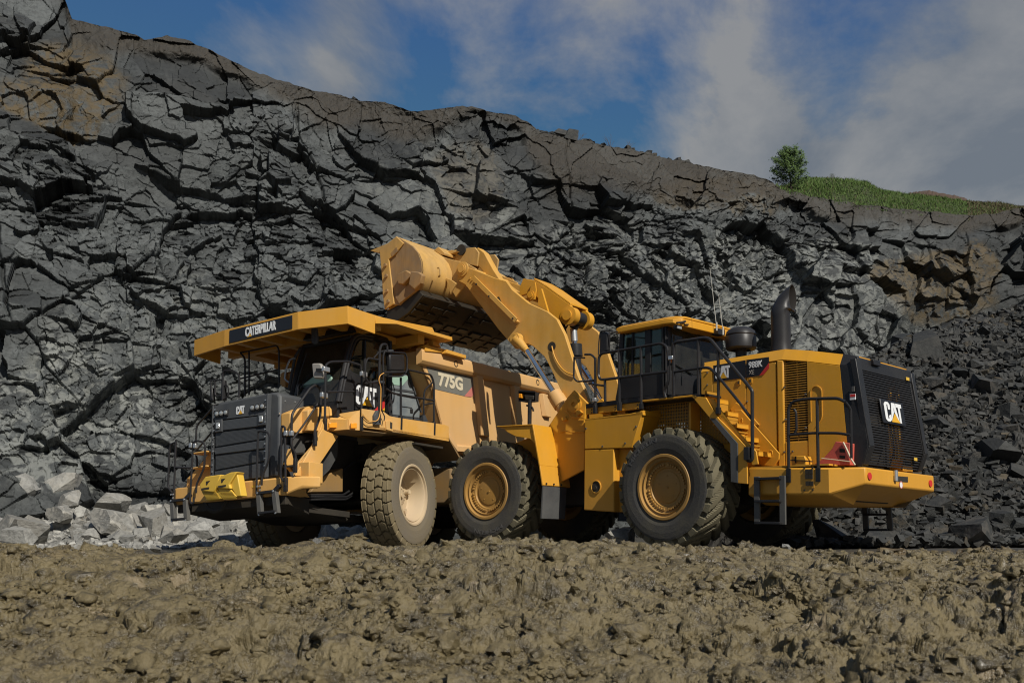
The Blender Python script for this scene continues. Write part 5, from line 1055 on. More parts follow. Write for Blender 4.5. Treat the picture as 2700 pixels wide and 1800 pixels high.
    m.lathe((p.x,ya+.001,p.z),(0,1,0),[(0,.10),(.004,.10),(.004,0)],24); m.build('arm_hole',M_dk,ld); m=MB(A); m.tube([Aq(5,*q,ya+.03) for q in((1940,1225),(1965,1330),(2020,1430),(2090,1500),(2180,1525))],.016,6,.2); m.build('grease_line',M_yel,ld)
    # bucket pins
    m=MB(A); p=Aq(5,1020,430)
    for s in(1,-1): m.lathe((p.x,s*ya,p.z),(0,s,0),[(0,.17),(.03,.17),(.035,.12),(.05,.12),(.05,.04),(.03,.04),(.03,0)],24)
    m.cyl((p.x,-.9,p.z),(p.x,.9,p.z),.09); m.build('bucket_pin',M_arm,ld); pB=V((p.x,0,p.z))
    # ---- lift cylinders
    for s in(1,-1):
        yy=ya+.12; c0=F(5,1570,1150,'y',yy); c1=F('e',560,880,'y',yy-.0); d=(c1-c0)
        rodend=F(3,1920,570,'y',yy); barrel=F(3,2200,1010,'y',yy)
        f=lambda p:V((p.x,s*p.y,p.z)); m=MB(A); m.lathe(f(c0)-V((0,s*.09,0)),(0,s,0),[(0,0),(0,.13),(.16,.13),(.165,.09),(.18,.09),(.18,.03),(.17,0)],24)
        m.cone(f(c0),f(c0.lerp(rodend,.85)),.12,.075,16); m.cyl(f(c0.lerp(rodend,.7)),f(rodend),.07,16); m.build('cylinder_eye',M_arm,ld)
        m=MB(A); m.cyl(f(rodend),f(barrel+ (barrel-rodend)*.1),.062,20); m.build('lift_cylinder_rod',M_chr,ld)
        m=MB(A); e=barrel+(barrel-rodend).normalized()*1.0; dd=(barrel-rodend).normalized(); m.cyl(f(barrel),f(barrel+dd*.14),.155,24); m.cyl(f(barrel+dd*.1),f(barrel+dd*.32),.165,24); m.cyl(f(barrel+dd*.3),f(e),.145,24); m.build('lift_cylinder_barrel',M_armT,ld)
    # ---- tilt lever (Z bar) between the arms, bucket link, tilt cylinder
    Cq=lambda n,x,y,v=.0:F(n,x,y,'y',v)
    top_=[(5,1740,560),(5,1850,575),(5,1960,640),(5,2100,740),(5,2225,830),(5,2240,860),(5,2190,1000),(5,2090,990),(5,1990,910),(5,1900,770),(5,1830,700),(5,1700,740),(5,1705,640)]
    for s in(1,-1): pr([Cq(*q) for q in top_],s*.34,s*.26,'tilt_lever',M_yel,.01)
    lev=[Cq(*q) for q in((5,1850,575),(5,1960,640),(5,2100,740),(5,2225,830))]
    m=MB(A)
    for a_,b_ in zip(lev[:-1],lev[1:]): m.prism([V((a_.x,-.34,a_.z+.002)),V((b_.x,-.34,b_.z+.002)),V((b_.x,.34,b_.z+.002)),V((a_.x,.34,a_.z+.002))],[V((a_.x,-.34,a_.z+.05)),V((b_.x,-.34,b_.z+.05)),V((b_.x,.34,b_.z+.05)),V((a_.x,.34,a_.z+.05))])
    m.build('tilt_lever_top',M_yel,ld,.008)
    p=Cq(5,1735,705,.36); m=MB(A); m.lathe((p.x,-.42,p.z),(0,1,0),[(0,0),(0,.10),(.84,.10),(.84,.06),(.86,.06),(.86,0)],20); m.exty([Cq(5,*q,.40) for q in((1735,560),(1765,565),(1775,640),(1760,740),(1700,760),(1705,680))],.36); m.build('lever_pin',M_yel,ld)
    pj=Cq(5,2100,905,.38); m=MB(A)
    for s in(1,-1): m.lathe((pj.x,s*.18,pj.z),(0,s,0),[(0,.0),(0,.20),(.18,.20),(.19,.11),(.23,.11),(.23,0)],24)
    m.build('lever_eye',M_yel,ld)
    m=MB(A); m.lathe((pj.x,-.16,pj.z),(0,1,0),[(0,0),(0,.15),(.32,.15),(.32,0)],24); rodb=Cq(5,2165,1045); m.cone((pj.x,0,pj.z),(rodb.x,0,rodb.z),.13,.09,16); m.build('tilt_cylinder_eye',M_blk,ld)
    t1=Cq(5,2175,1210); dv=(t1-rodb).normalized(); m=MB(A); m.cyl(rodb,t1+dv*.1,.055,20); m.build('tilt_cylinder_rod',M_chr,ld)
    m=MB(A); m.cyl(rodb,rodb+dv*.28,.075,16); m.build('rod_sleeve',M_silv,ld)
    m=MB(A); m.cyl(t1,t1+dv*.26,.16,24); m.cyl(t1+dv*.26,t1+dv*1.65,.125,24); m.build('tilt_cylinder_barrel',M_blk,ld)
    m=MB(A); m.exty([Cq(5,*q,.62) for q in((1800,640),(1830,630),(1900,870),(1800,800))],.56); m.build('stop_plate',M_yel,ld)
    m=MB(A); m.tube([Cq(5,*q,.3) for q in((1990,915),(2040,990),(2060,1060),(2090,1035),(2110,990))],.02,6,.1); m.tube([Cq(5,*q,.1) for q in((1860,720),(1960,850),(2050,960),(2075,1100),(2120,1300),(2140,1500))],.025,6,.1); m.tube([Cq(5,*q,-.05) for q in((1870,700),(1980,860),(2065,980),(2090,1120),(2130,1320),(2150,1520))],.025,6,.1); m.build('hydraulic_hose',M_blk,ld)
    m=MB(A)
    for q in((1290,710),(1537,940),(1160,585)): pp=Aq(5,*q,ya+.165); m.cyl(pp,pp+V((0,.015,0)),.022,8)
    m.build('bolt_row',M_dk,ld)
    m=MB(A); pp=Aq(5,1395,740,ya+.002); m.prism([Aq(5,*q,ya+.003) for q in((1365,722),(1395,712),(1420,770),(1400,765))],[Aq(5,*q,ya+.0) for q in((1365,722),(1395,712),(1420,770),(1400,765))]); m.build('arm_slot',M_dk,ld)
    # bucket link
    t_=Cq(5,1120,272); m=MB(A); m.exty([Cq(5,*q,.10) for q in((1095,330),(1110,240),(1175,205),(1240,255),(1335,430),(1400,530),(1560,650),(1745,680),(1740,745),(1560,730),(1340,610),(1250,480),(1165,385))],-.10); m.build('bucket_link',M_arm,ld,.02)
    m=MB(A); m.cyl((t_.x,-.40,t_.z),(t_.x,.42,t_.z),.13,24); m.build('link_pin',M_dk,ld)
    # ---- bucket
    yb=1.78; Bq=lambda x,y,v=yb:F(5,x,y,'y',v)
    # side profile (left end plate outline)
    sp=[(340,95),(395,130),(500,190),(560,265),(593,350),(600,440),(560,560),(500,640),(370,790),(230,820),(170,230)]
    P=[Bq(*q) for q in sp]
    # shell outline (back curve + floor), closed section swept across the width
    back=[Bq(*q) for q in((395,128),(480,175),(545,245),(582,330),(594,430),(590,500),(560,560),(480,640),(350,770),(235,850))]
    wid=lambda p,s:V((p.x,s*yb,p.z))
    # build the real bucket section with more depth at the bottom: floor runs back under the arms
    P0=P[0]
    heel=F(5,700,800,'y',1.45); 
    sec=[Bq(345,100),Bq(420,140),Bq(500,195),Bq(560,265),Bq(593,350),Bq(600,440),Bq(585,520),Bq(530,620),Bq(440,720),Bq(330,800),Bq(235,850)]
    c=V((sum(p.x for p in sec)/len(sec),0,sum(p.z for p in sec)/len(sec)))
    m=MB(A); n=len(sec)
    outer_=[p.copy() for p in sec]; inner=[p+(c-V((p.x,0,p.z))).normalized()*.05 for p in sec]
    for s0,s1,ring in((-yb,yb,outer_),(-yb,yb,inner)):
        m.add([V((p.x,s0,p.z)) for p in ring]+[V((p.x,s1,p.z)) for p in ring],[[i,i+1,n+i+1,n+i] for i in range(n-1)],True)
    bs=m.build('bucket',M_bucket,ld)
    for s in(1,-1):
        m=MB(A); q=[(340,95),(400,130),(500,190),(560,265),(593,350),(600,440),(585,520),(530,620),(440,720),(370,800),(240,800),(195,600),(170,240),(270,150)]
        m.prism([V((Bq(*p).x,s*(yb+.001),Bq(*p).z)) for p in q],[V((Bq(*p).x,s*(yb-.05),Bq(*p).z)) for p in q]); sd=m.build('bucket_side_plate',M_bucket2,bs,.01)
        m=MB(A); q=[(170,230),(240,180),(345,95),(420,165),(330,280),(265,330),(305,660),(320,790),(225,850),(205,700),(195,500)]
        m.prism([V((Bq(*p).x,s*(yb+.04),Bq(*p).z)) for p in q],[V((Bq(*p).x,s*(yb-.0),Bq(*p).z)) for p in q]); sd2=m.build('side_cutter',M_bucket,bs,.012)
        m=MB(A)
        for p in((225,390),(235,500),(240,655),(255,765)): 
            a_=Bq(*p,yb+.04); m.cyl(V((a_.x,s*(yb+.04),a_.z)),V((a_.x,s*(yb+.085),a_.z)),.04,10)
        m.build('cutter_bolt',M_bucket2,sd2)
        for q in(((385,490),(470,450),(530,490),(440,600),(385,590)),((520,462),(600,470),(640,500),(618,582),(560,652),(497,600))):
            m=MB(A); m.prism([V((Bq(*p).x,s*(yb+.12),Bq(*p).z)) for p in q],[V((Bq(*p).x,s*yb,Bq(*p).z)) for p in q]); m.build('wear_block',M_bucket2,bs,.02)
        m=MB(A); q=((330,720),(500,560),(600,570),(560,640),(370,790)); 
        m.prism([V((Bq(*p).x,s*(yb+.03),Bq(*p).z)) for p in q],[V((Bq(*p).x,s*(yb-.1),Bq(*p).z)) for p in q]); m.build('heel_shroud',M_bucket2,bs,.01)
        # raised casting mark
        m=MB(A); o=[Bq(*p,yb+.045) for p in((275,265),(335,200),(352,240),(290,300))]; m.prism([V((p.x,s*(yb+.045),p.z)) for p in o],[V((p.x,s*(yb+.04),p.z)) for p in o]); m.build('maker_plate',M_bucket2,sd2)
    # lip / cutting edge at the top left, spill guard
    m=MB(A); e0,e1,e2=Bq(60,240),Bq(270,150),Bq(170,270)
    lipq=[Bq(62,238),Bq(270,152),Bq(345,95),Bq(355,130),Bq(175,268)]
    m.prism([V((p.x,-yb,p.z)) for p in lipq],[V((p.x,yb,p.z)) for p in lipq]); m.build('cutting_edge',M_bucket,bs,.006)
    # floor of the bucket hanging below (dark underside with wear plates)
    ulx=[F(5,240,870,'y',yb),F(5,870,690,'y',yb)]
    # bottom shell running from the cutter foot back to the arms
    q0=F(5,225,850,'y',yb); q1=F(5,480,740,'y',yb-.05); q2=F(5,680,810,'y',yb-.15); q3=F(5,860,680,'y',.95)
    m=MB(A)
    fa=[Bq(225,852),Bq(330,800),Bq(440,715),Bq(530,620)]
    drop=V((0,0,-.16))
    A_=F(5,200,900,'y',yb); 
    f0=F(5,215,880,'y',yb); f1=F(5,530,640,'y',yb)
    fb=F(5,1440,1180,'y',-yb); fb2=F(5,1250,1330,'y',-yb)
    fsec=[Bq(*q) for q in ((225,850),(335,800),(440,715),(530,625),(600,690),(445,885),(205,1050))]
    m.prism([V((p.x,yb-.03,p.z)) for p in fsec],[V((p.x,-yb,p.z)) for p in fsec])
    fl3=m.build('bucket_floor',M_belly,bs,.02)
    m=MB(A)
    for (a_,b_),nx in(((fsec[4],fsec[5]),3),((fsec[5],fsec[6]),3)):
        dn=V((b_.z-a_.z,0,-(b_.x-a_.x))).normalized(); dn=dn if dn.z<0 else -dn; ny=8
        for i in range(nx):
            for j in range(ny):
                u0,u1=(i+.10+.12*random.random())/nx,(i+.70+.2*random.random())/nx; v0,v1=(j+.06+.1*random.random())/ny,(j+.7+.25*random.random())/ny; jz=.015+.03*random.random()
                if random.random()<.2: continue
                pp=lambda u,v:V((a_.x+(b_.x-a_.x)*u,yb-.03-2*(yb-.03)*v,a_.z+(b_.z-a_.z)*u))
                qq=[pp(u0,v0),pp(u1,v0),pp(u1,v1),pp(u0,v1)]; m.prism(qq,[p+dn*jz for p in qq])
    wp=m.build('wear_plates',M_belly,fl3,.006)
    # hinge plates and rear box of the bucket
    for yy in(.78,.38,-.38,-.78,1.0,-1.0):
        m=MB(A); q=[(545,245),(800,290),(900,240),(1060,215),(1150,205),(1190,260),(1170,400),(1080,380),(1060,500),(960,580),(880,690),(820,600),(600,440)] if abs(yy)<.5 else [(545,245),(780,290),(1000,350),(1090,400),(1070,500),(960,590),(880,700),(820,600),(600,440)]
        m.exty([F(5,*p,'y',.9) if False else F(5,*p,'y',ya if abs(yy)>.5 else .35) for p in q],0) if False else None
        qq=[F(5,*p,'y',1.0 if abs(yy)>.5 else .36) for p in q]
        if abs(yy)>.9: qq=[F(5,*p,'y',1.0) for p in ((835,515),(900,540),(950,575),(885,690),(878,620))]
        m.prism([V((p.x,yy,p.z)) for p in qq],[V((p.x,yy-.05 if yy>0 else yy+.05,p.z)) for p in qq]); m.build('bucket_hinge_plate',M_bucket,bs,.01)
    # back shell of bucket as drum from end plate towards the centre
    m=MB(A)
    for s in(1,):
        pass
    p=F(5,755,465,'y',1.5); m=MB(A); m.tube([p+V((-.05,.0,-.1)),p+V((-.12,.04,-.1)),p+V((-.12,.04,.08)),p+V((-.02,0,.10))],.02,8,.05); m.build('lifting_loop',M_bucket,bs)
    m=MB(A); q=[F(5,*p_,'y',.75) for p_ in((720,235),(765,198),(835,262),(830,285),(790,280))]; m.exty(q,.2); m.build('spill_guard',M_bucket,bs,.01)
    m=MB(A); q=[F(5,*p_,'y',.5) for p_ in((835,262),(900,230),(965,245),(860,290))]; m.exty(q,-.4); m.build('spill_guard',M_bucket,bs,.01)
    # rocks / mud cake on bucket heel edge
    # ---- front fenders
    yf=1.78; Gq=lambda n,x,y,v=yf:F(n,x,y,'y',v)
    for s in(1,-1):
        m=MB(A); t0=Gq('d',335,322);t1_=Gq('d',1010,290);t2=Gq('d',1145,1060);t3=Gq('d',1200,1430); yi=.85
        ln=[t0,t1_,t2,t3]
        for a_,b_ in zip(ln[:-1],ln[1:]):
            m.prism([V((a_.x,s*yf,a_.z)),V((b_.x,s*yf,b_.z)),V((b_.x,s*yi,b_.z)),V((a_.x,s*yi,a_.z))],[V((a_.x-.03,s*yf,a_.z+.02)),V((b_.x-.03,s*yf,b_.z+.02)),V((b_.x-.03,s*yi,b_.z+.02)),V((a_.x-.03,s*yi,a_.z+.02))])
        m.exty([V((p.x,s*(yf-.03),p.z)) for p in(t0,t1_,Gq('d',1060,640),Gq('d',960,540),Gq('d',840,520),Gq('d',700,500),Gq('d',540,420),Gq('d',470,350))],s*(yf-.05))
        fo=m.build('front_fender',M_yel,ld,.008)
        m=MB(A); t4=Gq('d',1180,1600) ; m.prism([V((t3.x-.01,s*yf,t3.z)),V((t3.x-.01,s*1.0,t3.z)),V((t3.x+.02,s*1.0,t3.z-.62)),V((t3.x+.02,s*yf,t3.z-.62))],[V((t3.x-.04,s*yf,t3.z)),V((t3.x-.04,s*1.0,t3.z)),V((t3.x-.01,s*1.0,t3.z-.62)),V((t3.x-.01,s*yf,t3.z-.62))]); m.build('mud_flap',M_flare,fo)
        m=MB(A)
        for k in(.1,.35,.6): m.cyl((t3.x-.03,s*(yf-k),t3.z+.05),(t3.x-.05,s*(yf-k),t3.z+.05),.018,8)
        m.build('flap_bolt',M_blk,fo)
    m=MB(A); m.prism([V((-1.05,1.05,2.2)),V((-1.05,.86,2.2)),V((-1.32,.86,1.35)),V((-1.32,1.2,1.35))],[V((-1.10,1.05,2.2)),V((-1.10,.86,2.2)),V((-1.37,.86,1.35)),V((-1.37,1.2,1.35))]); m.build('fender_bracket',M_yel,ld,.008)
    m=MB(A); a_=Gq('d',1160,345); m.box(t1_.x-.045,t1_.x-.032,1.52,1.62,t1_.z-.12,t1_.z-.04); m.build('warning_sticker',M_chockY,ld)
    # headlamp post on the fender
    yl_=1.45; m=MB(A); bse=F(3,1945,1330,'y',yl_); tp=F(3,1915,1100,'y',yl_); m.cyl(V((bse.x,yl_,bse.z-.05)),V((bse.x,yl_,tp.z+.05)),.042,14); m.tube([F(3,1915,1130,'y',yl_),F(3,1975,1150,'y',yl_),F(3,1985,1190,'y',yl_)],.02); po=m.build('lamp_post',M_blk,ld)
    m=MB(A); Zq=lambda x,y,v=yl_:F(3,x,y,'y',v)
    m.add([p_ for p_ in [Zq(1830,978),Zq(2005,990),Zq(2003,1088),Zq(1905,1100),Zq(1832,1088)]]+[V((p_.x,p_.y-.12,p_.z)) for p_ in [Zq(1830,978),Zq(2005,990),Zq(2003,1088),Zq(1905,1100),Zq(1832,1088)]],[[5,6,7,8,9],[0,1,6,5],[1,2,7,6],[2,3,8,7],[3,4,9,8],[4,0,5,9]])
    m.bar(Zq(1835,980),Zq(2003,990),.02,.03); m.bar(Zq(1835,1085),Zq(2000,1088),.02,.03); lg=m.build('lamp_guard',M_blk,ld)
    m=MB(A); m.exty([Zq(*p_,yl_+.01) for p_ in((1832,1008),(1862,1010),(1862,1055),(1832,1052))],yl_-.08); m.build('turn_signal',M_amb,lg,.008)
    m=MB(A); m.exty([Zq(*p_,yl_) for p_ in((1885,1020),(1990,1028),(1985,1075),(1900,1080))],yl_-.09); m.build('headlight',M_dk,lg,.02)
    return ld
M_tylet=plain('raised_rubber_lettering',(.085,.082,.078),.6)
M_soot=plain('sooty_pipe_inside',(.012,.010,.008),.95)
M_yelD=paint('dark_yellow_screen_paint',(.50,.24,.02),.4,.3,(.3,.2,.08)); M_exh=paint('satin_black_exhaust_paint',(.018,.018,.02),.38,.25,(.06,.055,.05),grime=0,bump=.05)  # side screens use a darker yellow than the hood
M_wht2=plain('antenna_fibre',(.5,.48,.42),.5); M_flare=paint('grey_rubber_flare',(.05,.05,.052),.55,.5,(.14,.14,.13),grime=0)
M_armT=paint('dusty_cylinder_paint',(.60,.33,.10),.5,.6,(.50,.33,.17)); M_bucket2=paint('scraped_bucket_steel',(.36,.21,.08),.5,.75,(.20,.16,.12),grime=.7,scale=2.2)
def perfmat():
    m,nt,out=newmat('perforated_yellow_sheet'); tc=N(nt,'ShaderNodeTexCoord').outputs['Object']; b=N(nt,'ShaderNodeBsdfPrincipled'); b.inputs['Base Color'].default_value=rgba((.40,.2,.02)); b.inputs['Roughness'].default_value=.5
    tr=N(nt,'ShaderNodeBsdfTransparent'); mx=N(nt,'ShaderNodeMixShader'); mp=N(nt,'ShaderNodeMapping'); mp.inputs['Scale'].default_value=(1,0,1); nt.links.new(tc,mp.inputs[0])
    v=N(nt,'ShaderNodeTexVoronoi',voronoi_dimensions='3D'); v.inputs['Scale'].default_value=17; v.inputs['Randomness'].default_value=0; nt.links.new(mp.outputs[0],v.inputs['Vector'])
    nt.links.new(math_(nt,'GREATER_THAN',v.outputs['Distance'],.33),mx.inputs[0]); nt.links.new(tr.outputs[0],mx.inputs[1]); nt.links.new(b.outputs[0],mx.inputs[2]); nt.links.new(mx.outputs[0],out.inputs[0]); return m
M_perf=perfmat()
build_loader()
def red_chock():
    t=thing('wheel_chock','faded red plastic wheel chock strapped on the loader rear deck','wheel chock',ML@Matrix.Translation(LF.at(9,1180,570,'y',1.12)))
    o=LF.at(9,1180,570,'y',1.12); I=lambda x,y,v=1.12:LF.at(9,x,y,'y',v)-o
    m=MB(); m.exty([I(*q) for q in((950,575),(1060,500),(1150,400),(1188,325),(1338,345),(1335,570))],-.28); m.build('block',M_chockR,t,.01)
    m=MB()
    for q in(((1228,400),(1285,405),(1285,442),(1228,438)),((1228,470),(1285,475),(1285,505),(1228,500))): m.exty([I(*p,1.124) for p in q],-.001)
    m.build('hand_slot',M_dk,t); m=MB(); m.tube([I(*p,1.14) for p in((1268,335),(1300,400),(1345,500),(1390,570))],.014,6,.03); m.tube([I(*p,1.15) for p in((1040,500),(1180,515),(1340,535))],.008,6,.03); m.build('strap',M_crm,t)
red_chock()
# ================================================================== TERRAIN
def h2(i,j,s=0):
    n=(i.astype(np.int64)*374761393+j.astype(np.int64)*668265263+s*1442695041)&0xffffffff
    n=((n^(n>>13))*1274126177)&0xffffffff; n=((n^(n>>16))*2246822519)&0xffffffff
    return ((n^(n>>15))&0xffffff)/float(0xffffff)
def vnoise(x,y,s=0):
    i=np.floor(x);j=np.floor(y);fx=x-i;fy=y-j;i=i.astype(np.int64);j=j.astype(np.int64)
    fx=fx*fx*fx*(fx*(fx*6-15)+10);fy=fy*fy*fy*(fy*(fy*6-15)+10)
    a=h2(i,j,s);b=h2(i+1,j,s);c=h2(i,j+1,s);d=h2(i+1,j+1,s)
    return (a+(b-a)*fx)*(1-fy)+(c+(d-c)*fx)*fy
def fbm(x,y,o=5,s=0,g=.5):
    t=0;a=1;n=0
    for k in range(o): t=t+a*vnoise(x*2**k+17.3*k,y*2**k-9.1*k,s+k);n+=a;a*=g
    return t/n
def worley(x,y,s=0,jit=.95,sq=False):
    """returns F1, F2 distances, nearest cell hash values r1,r2,r3, and vector to the seed"""
    i=np.floor(x).astype(np.int64);j=np.floor(y).astype(np.int64)
    f1=np.full(x.shape,9.);f2=np.full(x.shape,9.);ci=np.zeros(x.shape,np.int64);cj=ci.copy();vx=np.zeros(x.shape);vy=vx.copy()
    for di in(-1,0,1):
        for dj in(-1,0,1):
            a=i+di;b=j+dj;sx=a+.5+(h2(a,b,s)-.5)*jit;sy=b+.5+(h2(a,b,s+1)-.5)*jit
            dx=x-sx;dy=y-sy;d=(np.maximum(np.abs(dx),np.abs(dy))*.8+(np.abs(dx)+np.abs(dy))*.2) if sq else np.sqrt(dx*dx+dy*dy);m=d<f1
            f2=np.where(m,f1,np.minimum(f2,d));f1=np.where(m,d,f1);ci=np.where(m,a,ci);cj=np.where(m,b,cj);vx=np.where(m,dx,vx);vy=np.where(m,dy,vy)
    return f1,f2,h2(ci,cj,s+2),h2(ci,cj,s+3),h2(ci,cj,s+4),vx,vy
def smooth(a,b,x): t=np.clip((x-a)/(b-a),0,1); return t*t*(3-2*t)
def gridmesh(name,P,mat,attrs={},smoothsh=False):
    nr,nc=P.shape[:2]; me=bpy.data.meshes.new(name); me.vertices.add(nr*nc); me.vertices.foreach_set('co',P.reshape(-1).astype(np.float32))
    i=np.arange(nr-1)[:,None];k=np.arange(nc-1)[None,:]; F=np.stack([i*nc+k,i*nc+k+1,(i+1)*nc+k+1,(i+1)*nc+k],-1).reshape(-1,4)
    me.loops.add(F.size); me.loops.foreach_set('vertex_index',F.reshape(-1).astype(np.int32)); me.polygons.add(len(F)); me.polygons.foreach_set('loop_start',np.arange(0,F.size,4,dtype=np.int32))
    me.update(calc_edges=True); me.polygons.foreach_set('use_smooth',np.full(len(F),smoothsh))
    for k_,v in attrs.items(): a=me.attributes.new(k_,'FLOAT','POINT'); a.data.foreach_set('value',v.reshape(-1).astype(np.float32))
    me.materials.append(mat); return link(name,me)
def rowz(y,Y): return HC+(1434.7-y)/2603.*Y
# ---- materials
def attr(nt,n): return N(nt,'ShaderNodeAttribute',attribute_name=n).outputs['Fac']
def mudmat():
    m,nt,out=newmat('wet_khaki_mud'); tc=N(nt,'ShaderNodeTexCoord').outputs['Object']; b=N(nt,'ShaderNodeBsdfPrincipled'); nt.links.new(b.outputs[0],out.inputs[0])
    n1=noise(nt,tc,1.1,7,.6);n2=noise(nt,tc,9,8,.7);n3=noise(nt,tc,45,5,.7)
    c=ramp(nt,n1,[(.3,(.120,.093,.043)),(.6,(.148,.115,.053)),(.75,(.105,.083,.040))])
    c=mixc(nt,math_(nt,'MULTIPLY',ramp(nt,noise(nt,tc,.45,4,.5,.6),[(.60,0),(.72,1)]),.35),c,(.19,.10,.045))
    c=mixc(nt,ramp(nt,n2,[(.38,.85),(.53,0)]),c,(.045,.036,.022)); c=mixc(nt,ramp(nt,n3,[(.33,.7),(.42,0)]),c,(.03,.025,.015)); c=mixc(nt,ramp(nt,n3,[(.62,0),(.72,.5)]),c,(.24,.20,.12)); c=mixc(nt,attr(nt,'grey'),c,(.052,.049,.042))
    c=mixc(nt,math_(nt,'MULTIPLY',attr(nt,'stone'),.7),c,(.23,.18,.11)); nt.links.new(c,b.inputs['Base Color'])
    r=ramp(nt,n2,[(.42,.22),(.60,.62)]); nt.links.new(r,b.inputs['Roughness']); b.inputs['Specular IOR Level'].default_value=.55
    bp=N(nt,'ShaderNodeBump'); bp.inputs['Strength'].default_value=.8; bp.inputs['Distance'].default_value=.025
    nt.links.new(math_(nt,'ADD',math_(nt,'MULTIPLY',n2,1.0),math_(nt,'MULTIPLY',n3,.35)),bp.inputs['Height']); nt.links.new(bp.outputs[0],b.inputs['Normal']); return m
def rockmat(name,dark,light,pale,ochre=(.080,.058,.028),dirt=(.036,.029,.020)):
    m,nt,out=newmat(name); tc=N(nt,'ShaderNodeTexCoord').outputs['Object']; b=N(nt,'ShaderNodeBsdfPrincipled'); nt.links.new(b.outputs[0],out.inputs[0])
    n1=noise(nt,tc,.8,8,.62);n2=noise(nt,tc,7,9,.68);n3=noise(nt,tc,2.2,6,.6,.8)
    t=math_(nt,'ADD',math_(nt,'MULTIPLY',attr(nt,'tone'),.55),math_(nt,'MULTIPLY',n1,.55))
    c=ramp(nt,t,[(.18,dark),(.62,light),(.9,tuple(x*1.7 for x in light))])
    c=mixc(nt,ramp(nt,n2,[(.35,.5),(.55,0)]),c,tuple(x*.6 for x in dark))
    c=mixc(nt,math_(nt,'MULTIPLY',attr(nt,'pale'),ramp(nt,n3,[(.47,0),(.56,1)])),c,pale)
    c=mixc(nt,math_(nt,'MULTIPLY',attr(nt,'ochre'),ramp(nt,n3,[(.38,0),(.56,1)])),c,ochre)
    c=mixc(nt,math_(nt,'MULTIPLY',attr(nt,'dirt'),ramp(nt,n2,[(.3,.4),(.6,1)])),c,dirt)
    nt.links.new(c,b.inputs['Base Color']); b.inputs['Roughness'].default_value=.72; b.inputs['Specular IOR Level'].default_value=.35
    bp=N(nt,'ShaderNodeBump'); bp.inputs['Strength'].default_value=.6; bp.inputs['Distance'].default_value=.04; nt.links.new(n2,bp.inputs['Height']); nt.links.new(bp.outputs[0],b.inputs['Normal']); return m
M_mud=mudmat(); M_rock=rockmat('fractured_dark_basalt',(.015,.0165,.0168),(.055,.060,.060),(.17,.177,.165))
M_bould=rockmat('pale_grey_limestone',(.10,.10,.094),(.25,.245,.225),(.45,.435,.39)); M_rub2=rockmat('dark_rubble_stone',(.012,.013,.0125),(.034,.035,.033),(.065,.06,.052))
